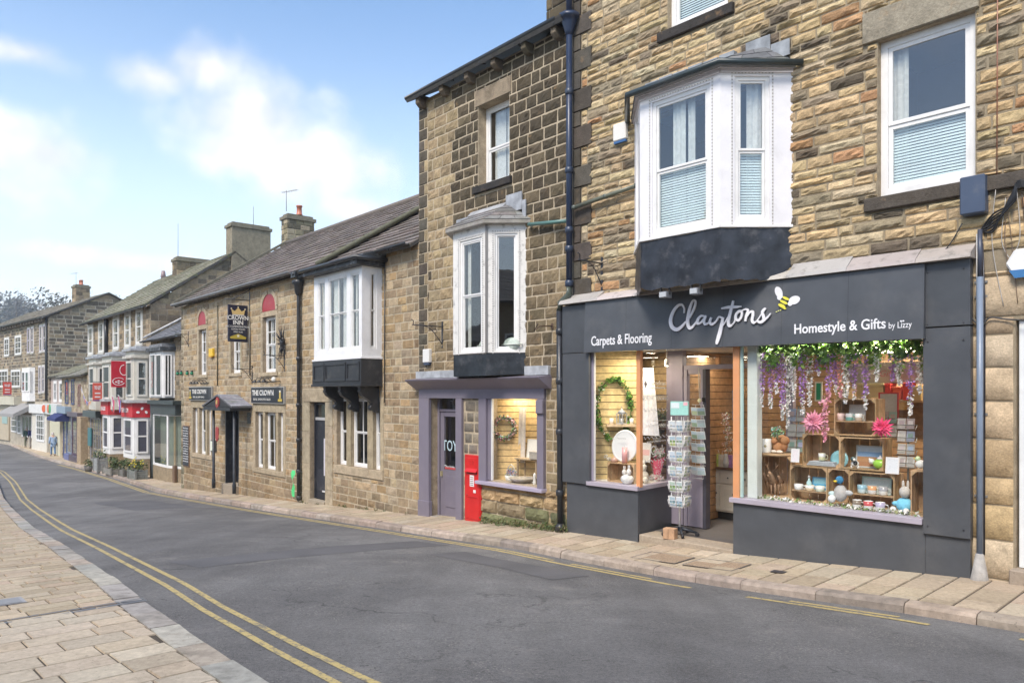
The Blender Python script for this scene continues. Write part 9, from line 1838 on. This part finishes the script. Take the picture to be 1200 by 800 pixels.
# ---- inside the doorway
dI = 1.9; XI = lambda u, d=1.9: C.X(u, -d); ZI_ = lambda u, v, d=1.9: C.Z(u, v, -d)
x0, x1 = XI(824), XI(862)+.35; zt_ = ZI_(845, 547); t = put('cabinet', (x0+x1)/2, dI+.25, ZI, 'cream painted cabinet with a dark wooden top seen through the doorway', 'cabinet'); w_, h_ = x1-x0, zt_-ZI; CM = (.60, .56, .48); m = MB(); m.box(-w_/2, w_/2, -.24, .25, .12, h_-.04, CM); m.box(-w_/2+.04, w_/2, -.19, .25, 0, .119, (.03, .03, .03)); m.build('carcass', PAINT, t, .004); m = MB(); m.box(-w_/2-.02, w_/2+.02, -.27, .25, h_-.039, h_, (.16, .09, .05)); m.build('top', WOOD, t, .006)
for k in range(3):
    a = -w_/2+.03+k*(w_-.04)/3; b = a+(w_-.04)/3-.03; m = MB(); m.box(a, b, -.256, -.241, h_-.26, h_-.07, CM); m.build('drawer', PAINT, t, .004); m2 = MB(); m2.box(a, b, -.256, -.241, .15, h_-.29, CM); m2.box(a+.06, b-.06, -.260, -.2561, .21, h_-.35, (.56, .52, .44)); m2.build('door', PAINT, t, .004); m3 = MB(); m3.ball(((a+b)/2, -.27, h_-.165), .015, 6, (.1, .1, .1)); m3.ball((b-.04, -.275, h_*.5), .015, 6, (.1, .1, .1)); m3.build('knob', METAL, t)
kk = 0
for v, us, d_ in ((479, (830.5, 836.5, 842), 2.42), (506, (832, 838.5), 2.42), (523, (831, 836.5, 842.5), 2.42)):
    for u in us:
        x, z = C.px(u, v+9, -d_); kk += 1; t = put('greeting_card', x, d_, z, '%s greeting card from the top left on the brown wall inside the doorway' % ords[kk-1], 'card', 'greeting cards on the slatted wall'); m = MB(); c = rr.choice([(.62, .52, .20), (.70, .62, .42), (.72, .66, .50), (.60, .40, .20)]); m.box(-.075, .075, -.02, -.008, 0, .22, c); m.build('card_front', PAPER, t); m = MB(); m.box(-.04, .04, -.024, -.0205, .06, .15, rr.choice([(.3, .4, .2), (.5, .25, .15), (.7, .68, .6)])); m.build('motif', PAPER, t)
for k, (u, c) in enumerate(((831, (.72, .68, .55)), (839, (.55, .62, .15)), (846, (.70, .65, .55)), (853, (.45, .25, .45)))):
    t = put('gift_bag', XI(u), dI+.05, zt_+.002, ['pale gift bag at the left end of the cabinet top', 'lime green gift bag, second from the left on the cabinet', 'cream gift bag, third from the left on the cabinet', 'purple patterned gift bag at the right of the cabinet top'][k], 'gift bag', 'gift bags on the cabinet'); m = MB(); m.box(-.07, .07, -.035, .035, 0, .20, c); m.box(-.04, .04, -.038, -.0355, .05, .12, rv(c, .5, rr)); m.build('bag', PAPER, t); m = MB(); m.tube([(-.03, 0, .20), (-.02, 0, .26), (.02, 0, .26), (.03, 0, .20)], .003, 4, (.8, .8, .8)); m.build('handle', CLOTH, t)
t = put('flower_stem_vase', XI(851.5), dI-.02, zt_+.002, 'tall white blossom stems in a vase inside the doorway', 'vase'); m = MB(); m.lathe([(.035, 0), (.05, .08), (.03, .2), (.035, .22)], n=12, col=(.6, .62, .6)); m.build('vase_body', CERAM, t); m = MB(); [leaf_cloud(m, (rr.uniform(-.06, .06), 0, .3+.07*k), .07, 26, .022, rr, [(.75, .72, .68), (.4, .45, .3), (.7, .5, .5)]) for k in range(9)]; m.build('blossom', PETAL, t)
picture(XI(856.5, 2.3), 2.4, C.Z(856, 492, -2.3), .28, .50, 'plain blue canvas on the slatted wall at the right of the doorway', (.03, .20, .42), [(.03, .22, .45)], lean=0)
l_ = lamp('shop_lamp', C.W(XI(845), 1.5, zhead-.05), 11, (.8, .2)); l_.rotation_euler = (0, 0, C.ang)
# ---- lilac shop window
BX = lambda u, d=.45: B2.X(u, -d); BZ = lambda u, v, d=.45: B2.Z(u, v, -d); zq2 = hSW[2]-.04
q = FD2.px(591, 501); a2 = B2.X(570)+.02; t = put('flower_wreath', a2+(q[0]+.06)*.7071, .215+(q[0]-.06)*.7071, q[1], 'round pastel flower wreath on the slatted wall of the lilac shop', 'wreath', None, pi/4, B2); m = MB(); R_ = .19
for k in range(34): a = 2*pi*k/34; leaf_cloud(m, (R_*cos(a), 0, R_*sin(a)), .055, 16, .028, rr, [(.10, .30, .28), (.55, .30, .32), (.7, .66, .6), (.12, .22, .08), (.45, .18, .22)], o1)
m.build('blooms', PETAL, t); m = MB(); m.tube([(R_*cos(a*pi/12), 0, R_*sin(a*pi/12)) for a in range(25)], .02, 6, (.2, .15, .1)); m.build('ring', WOOD, t)
t = put('cloth_banner', BX(611, .5), .52, BZ(611, 478, .5), 'long pale cloth hanging in the middle of the lilac shop window', 'cloth', None, 0, B2); m = MB(); prev = None
for i in range(11): x = -.12+.24*i/10; a = (m.V((x*1.2-.05, .02*sin(i*1.8), -1.0)), m.V((x, .02*sin(i*1.8), 0))); (m.F((prev[0], a[0], a[1], prev[1]), (.62, .56, .50), None, True) if prev else None); prev = a
m.build('cloth', CLOTH, t)
t = put('small_table', BX(619), .50, zq2+.003, 'small wooden display table at the right of the lilac shop window', 'table', None, 0, B2); th2 = BZ(619, 537)-zq2; m = MB(); m.box(-.30, .30, -.12, .12, th2-.03, th2, (.45, .34, .22)); m.build('table_top', WOOD, t, .004)
for sx_ in (-.26, .24):
    for sy in (-.10, .08): m = MB(); m.box(sx_, sx_+.03, sy, sy+.03, 0, th2-.031, (.42, .31, .2)); m.build('leg', WOOD, t)
picture(BX(619), .55, zq2+th2+.005, .34, .34, 'white canvas leaning on the small table of the lilac shop', (.74, .73, .70), [(.72, .71, .69)], fr=B2)
t = put('linen_box', BX(625, .35), .40, zq2+th2+.005, 'grey linen box in front of the white canvas', 'box', None, 0, B2); m = MB(); m.box(-.10, .10, -.06, .06, 0, .11, (.42, .38, .33)); m.build('base', CLOTH, t, .005); m = MB(); m.box(-.105, .105, -.065, .065, .111, .14, (.46, .42, .37)); m.build('lid', CLOTH, t, .004)
t = put('flower_basket', BX(600, .3), .28, zq2+.004, 'white basket of pastel blooms at the left of the lilac shop window', 'basket', None, 0, B2); m = MB(); m.lathe([(.09, 0), (.12, .12), (.11, .12)], n=14, col=(.68, .66, .62)); m.tube([(-.11, 0, .11), (-.08, 0, .27), (0, 0, .32), (.08, 0, .27), (.11, 0, .11)], .008, 6, (.62, .6, .56)); m.build('basket', WOOD, t); m = MB(); leaf_cloud(m, (0, 0, .17), .11, 150, .024, rr, [(.3, .4, .65), (.7, .68, .65), (.6, .3, .35), (.15, .25, .1)]); m.build('blooms', PETAL, t)
t = put('wooden_bowl', BX(613, .2), .20, zq2+.004, 'wide grey wooden bowl on the floor of the lilac shop window', 'bowl', None, 0, B2); m = MB(); m.lathe([(.08, 0), (.20, .07), (.26, .12), (.24, .12), (.16, .06), (.02, .03)], n=18, col=(.42, .37, .31)); m.build('bowl_body', WOOD, t)
t = put('white_figure', BX(626.5, .15), .15, zq2+.004, 'slim white figure at the right end of the lilac window floor', 'figurine', None, .1, B2); m = MB(); m.lathe([(.035, 0), (.03, .08), (.02, .16), (.028, .19), (.02, .22), (.004, .235)], n=12, col=WH); m.build('figure_body', CERAM, t)
# pale fabric heaps behind the peeling bay's glass
for k, (x, y) in enumerate(((xbB-.32, -.22), (xbB+.22, -.10))):
    t = put('cushion', x, y, zB2b+.012, ['pale green cushion behind the left sash of the peeling bay', 'pale green cushion behind the right pane of the peeling bay'][k], 'cushion', 'cushions in the peeling bay', 0, B2); m = MB(); m.ball((0, 0, .13), .17, 12, (.50, .56, .50), (1.2, .55, .75)); m.build('cushion_cover', CLOTH, t); m = MB(); m.tube([(.24*cos(a*pi/8), .10*sin(a*pi/8), .13) for a in range(17)], .012, 5, (.62, .66, .60)); m.build('piping', CLOTH, t)
# the terrace on the camera's own side of the street: it shades the road and shows in the panes
OP = Fr2(XY(-24, 12.8), DST); ro = random.Random(9); xo = 0
for k, (wd, he, cl, nm) in enumerate(((13, 4.6, (.40, .31, .20), 'stone house opposite the far right end'), (11, 5.4, (.33, .26, .17), 'tall stone house opposite the grey shopfront'), (12, 4.2, (.45, .36, .24), 'pale stone house opposite the lilac shop'), (14, 4.9, (.36, .28, .19), 'stone house opposite the long inn'), (12, 3.6, (.42, .34, .24), 'low stone house opposite the terrace'))):
    t = empty('house', OP.W(xo, 0, -4.6), OP.ang, nm, 'house'); o_ = (0, 0, 4.6); zt = he-1.5-.03*xo; m = MB(o_); m.box(0, wd-.02, 0, 8, -4.6, zt, cl, 0); m.prism([(0, zt), (8, zt), (4, zt+2.0)], .01, wd-.03, cl, 0, ax='x'); m.build('wall', MATS['stone'], t)
    slab_roof('roof', t, o_, (wd, -.3, zt), (0, -.3, zt), (0, 4, zt+2.15), (wd, 4, zt+2.15), 1.2, .5, [(.14, .13, .125), (.17, .16, .15)], ro); chimney('chimney', t, o_, .2, 1.0, 3.4, 4.6, zt+2, zt+4, ro, palF, 2)
    for j in range(int(wd/2.6)):
        for zz in (-1.1, .9): x = 1.2+j*2.6; m = MB(o_); m.box(x, x+1.1, -.04, -.003, zz, zz+1.5, WHITE); w_ = m.build('window', PAINT, t); m = MB(o_); m.box(x+.1, x+1.0, -.05, -.041, zz+.1, zz+.72, (.03, .035, .04)); m.box(x+.1, x+1.0, -.05, -.041, zz+.78, zz+1.4, (.03, .035, .04)); m.build('pane', CERAM, w_)
    xo += wd
# ================================================================== the valley haze
HZ = MB(); HZ.box(-500, 60, -60, 470, -6.2, 75, (1, 1, 1)); hm = bpy.data.materials.new('valley_air'); hm.use_nodes = True; T = hm.node_tree
for n_ in list(T.nodes): T.nodes.remove(n_)
o_ = T.nodes.new('ShaderNodeOutputMaterial'); pv = T.nodes.new('ShaderNodeVolumePrincipled'); pv.inputs['Color'].default_value = (.86, .92, 1, 1); pv.inputs['Density'].default_value = HAZE_D; pv.inputs['Anisotropy'].default_value = 0; T.links.new(pv.outputs[0], o_.inputs['Volume'])
ho = HZ.build('haze', hm); tag(ho, kind='stuff', label='thin pale haze filling the valley air', cat='haze')
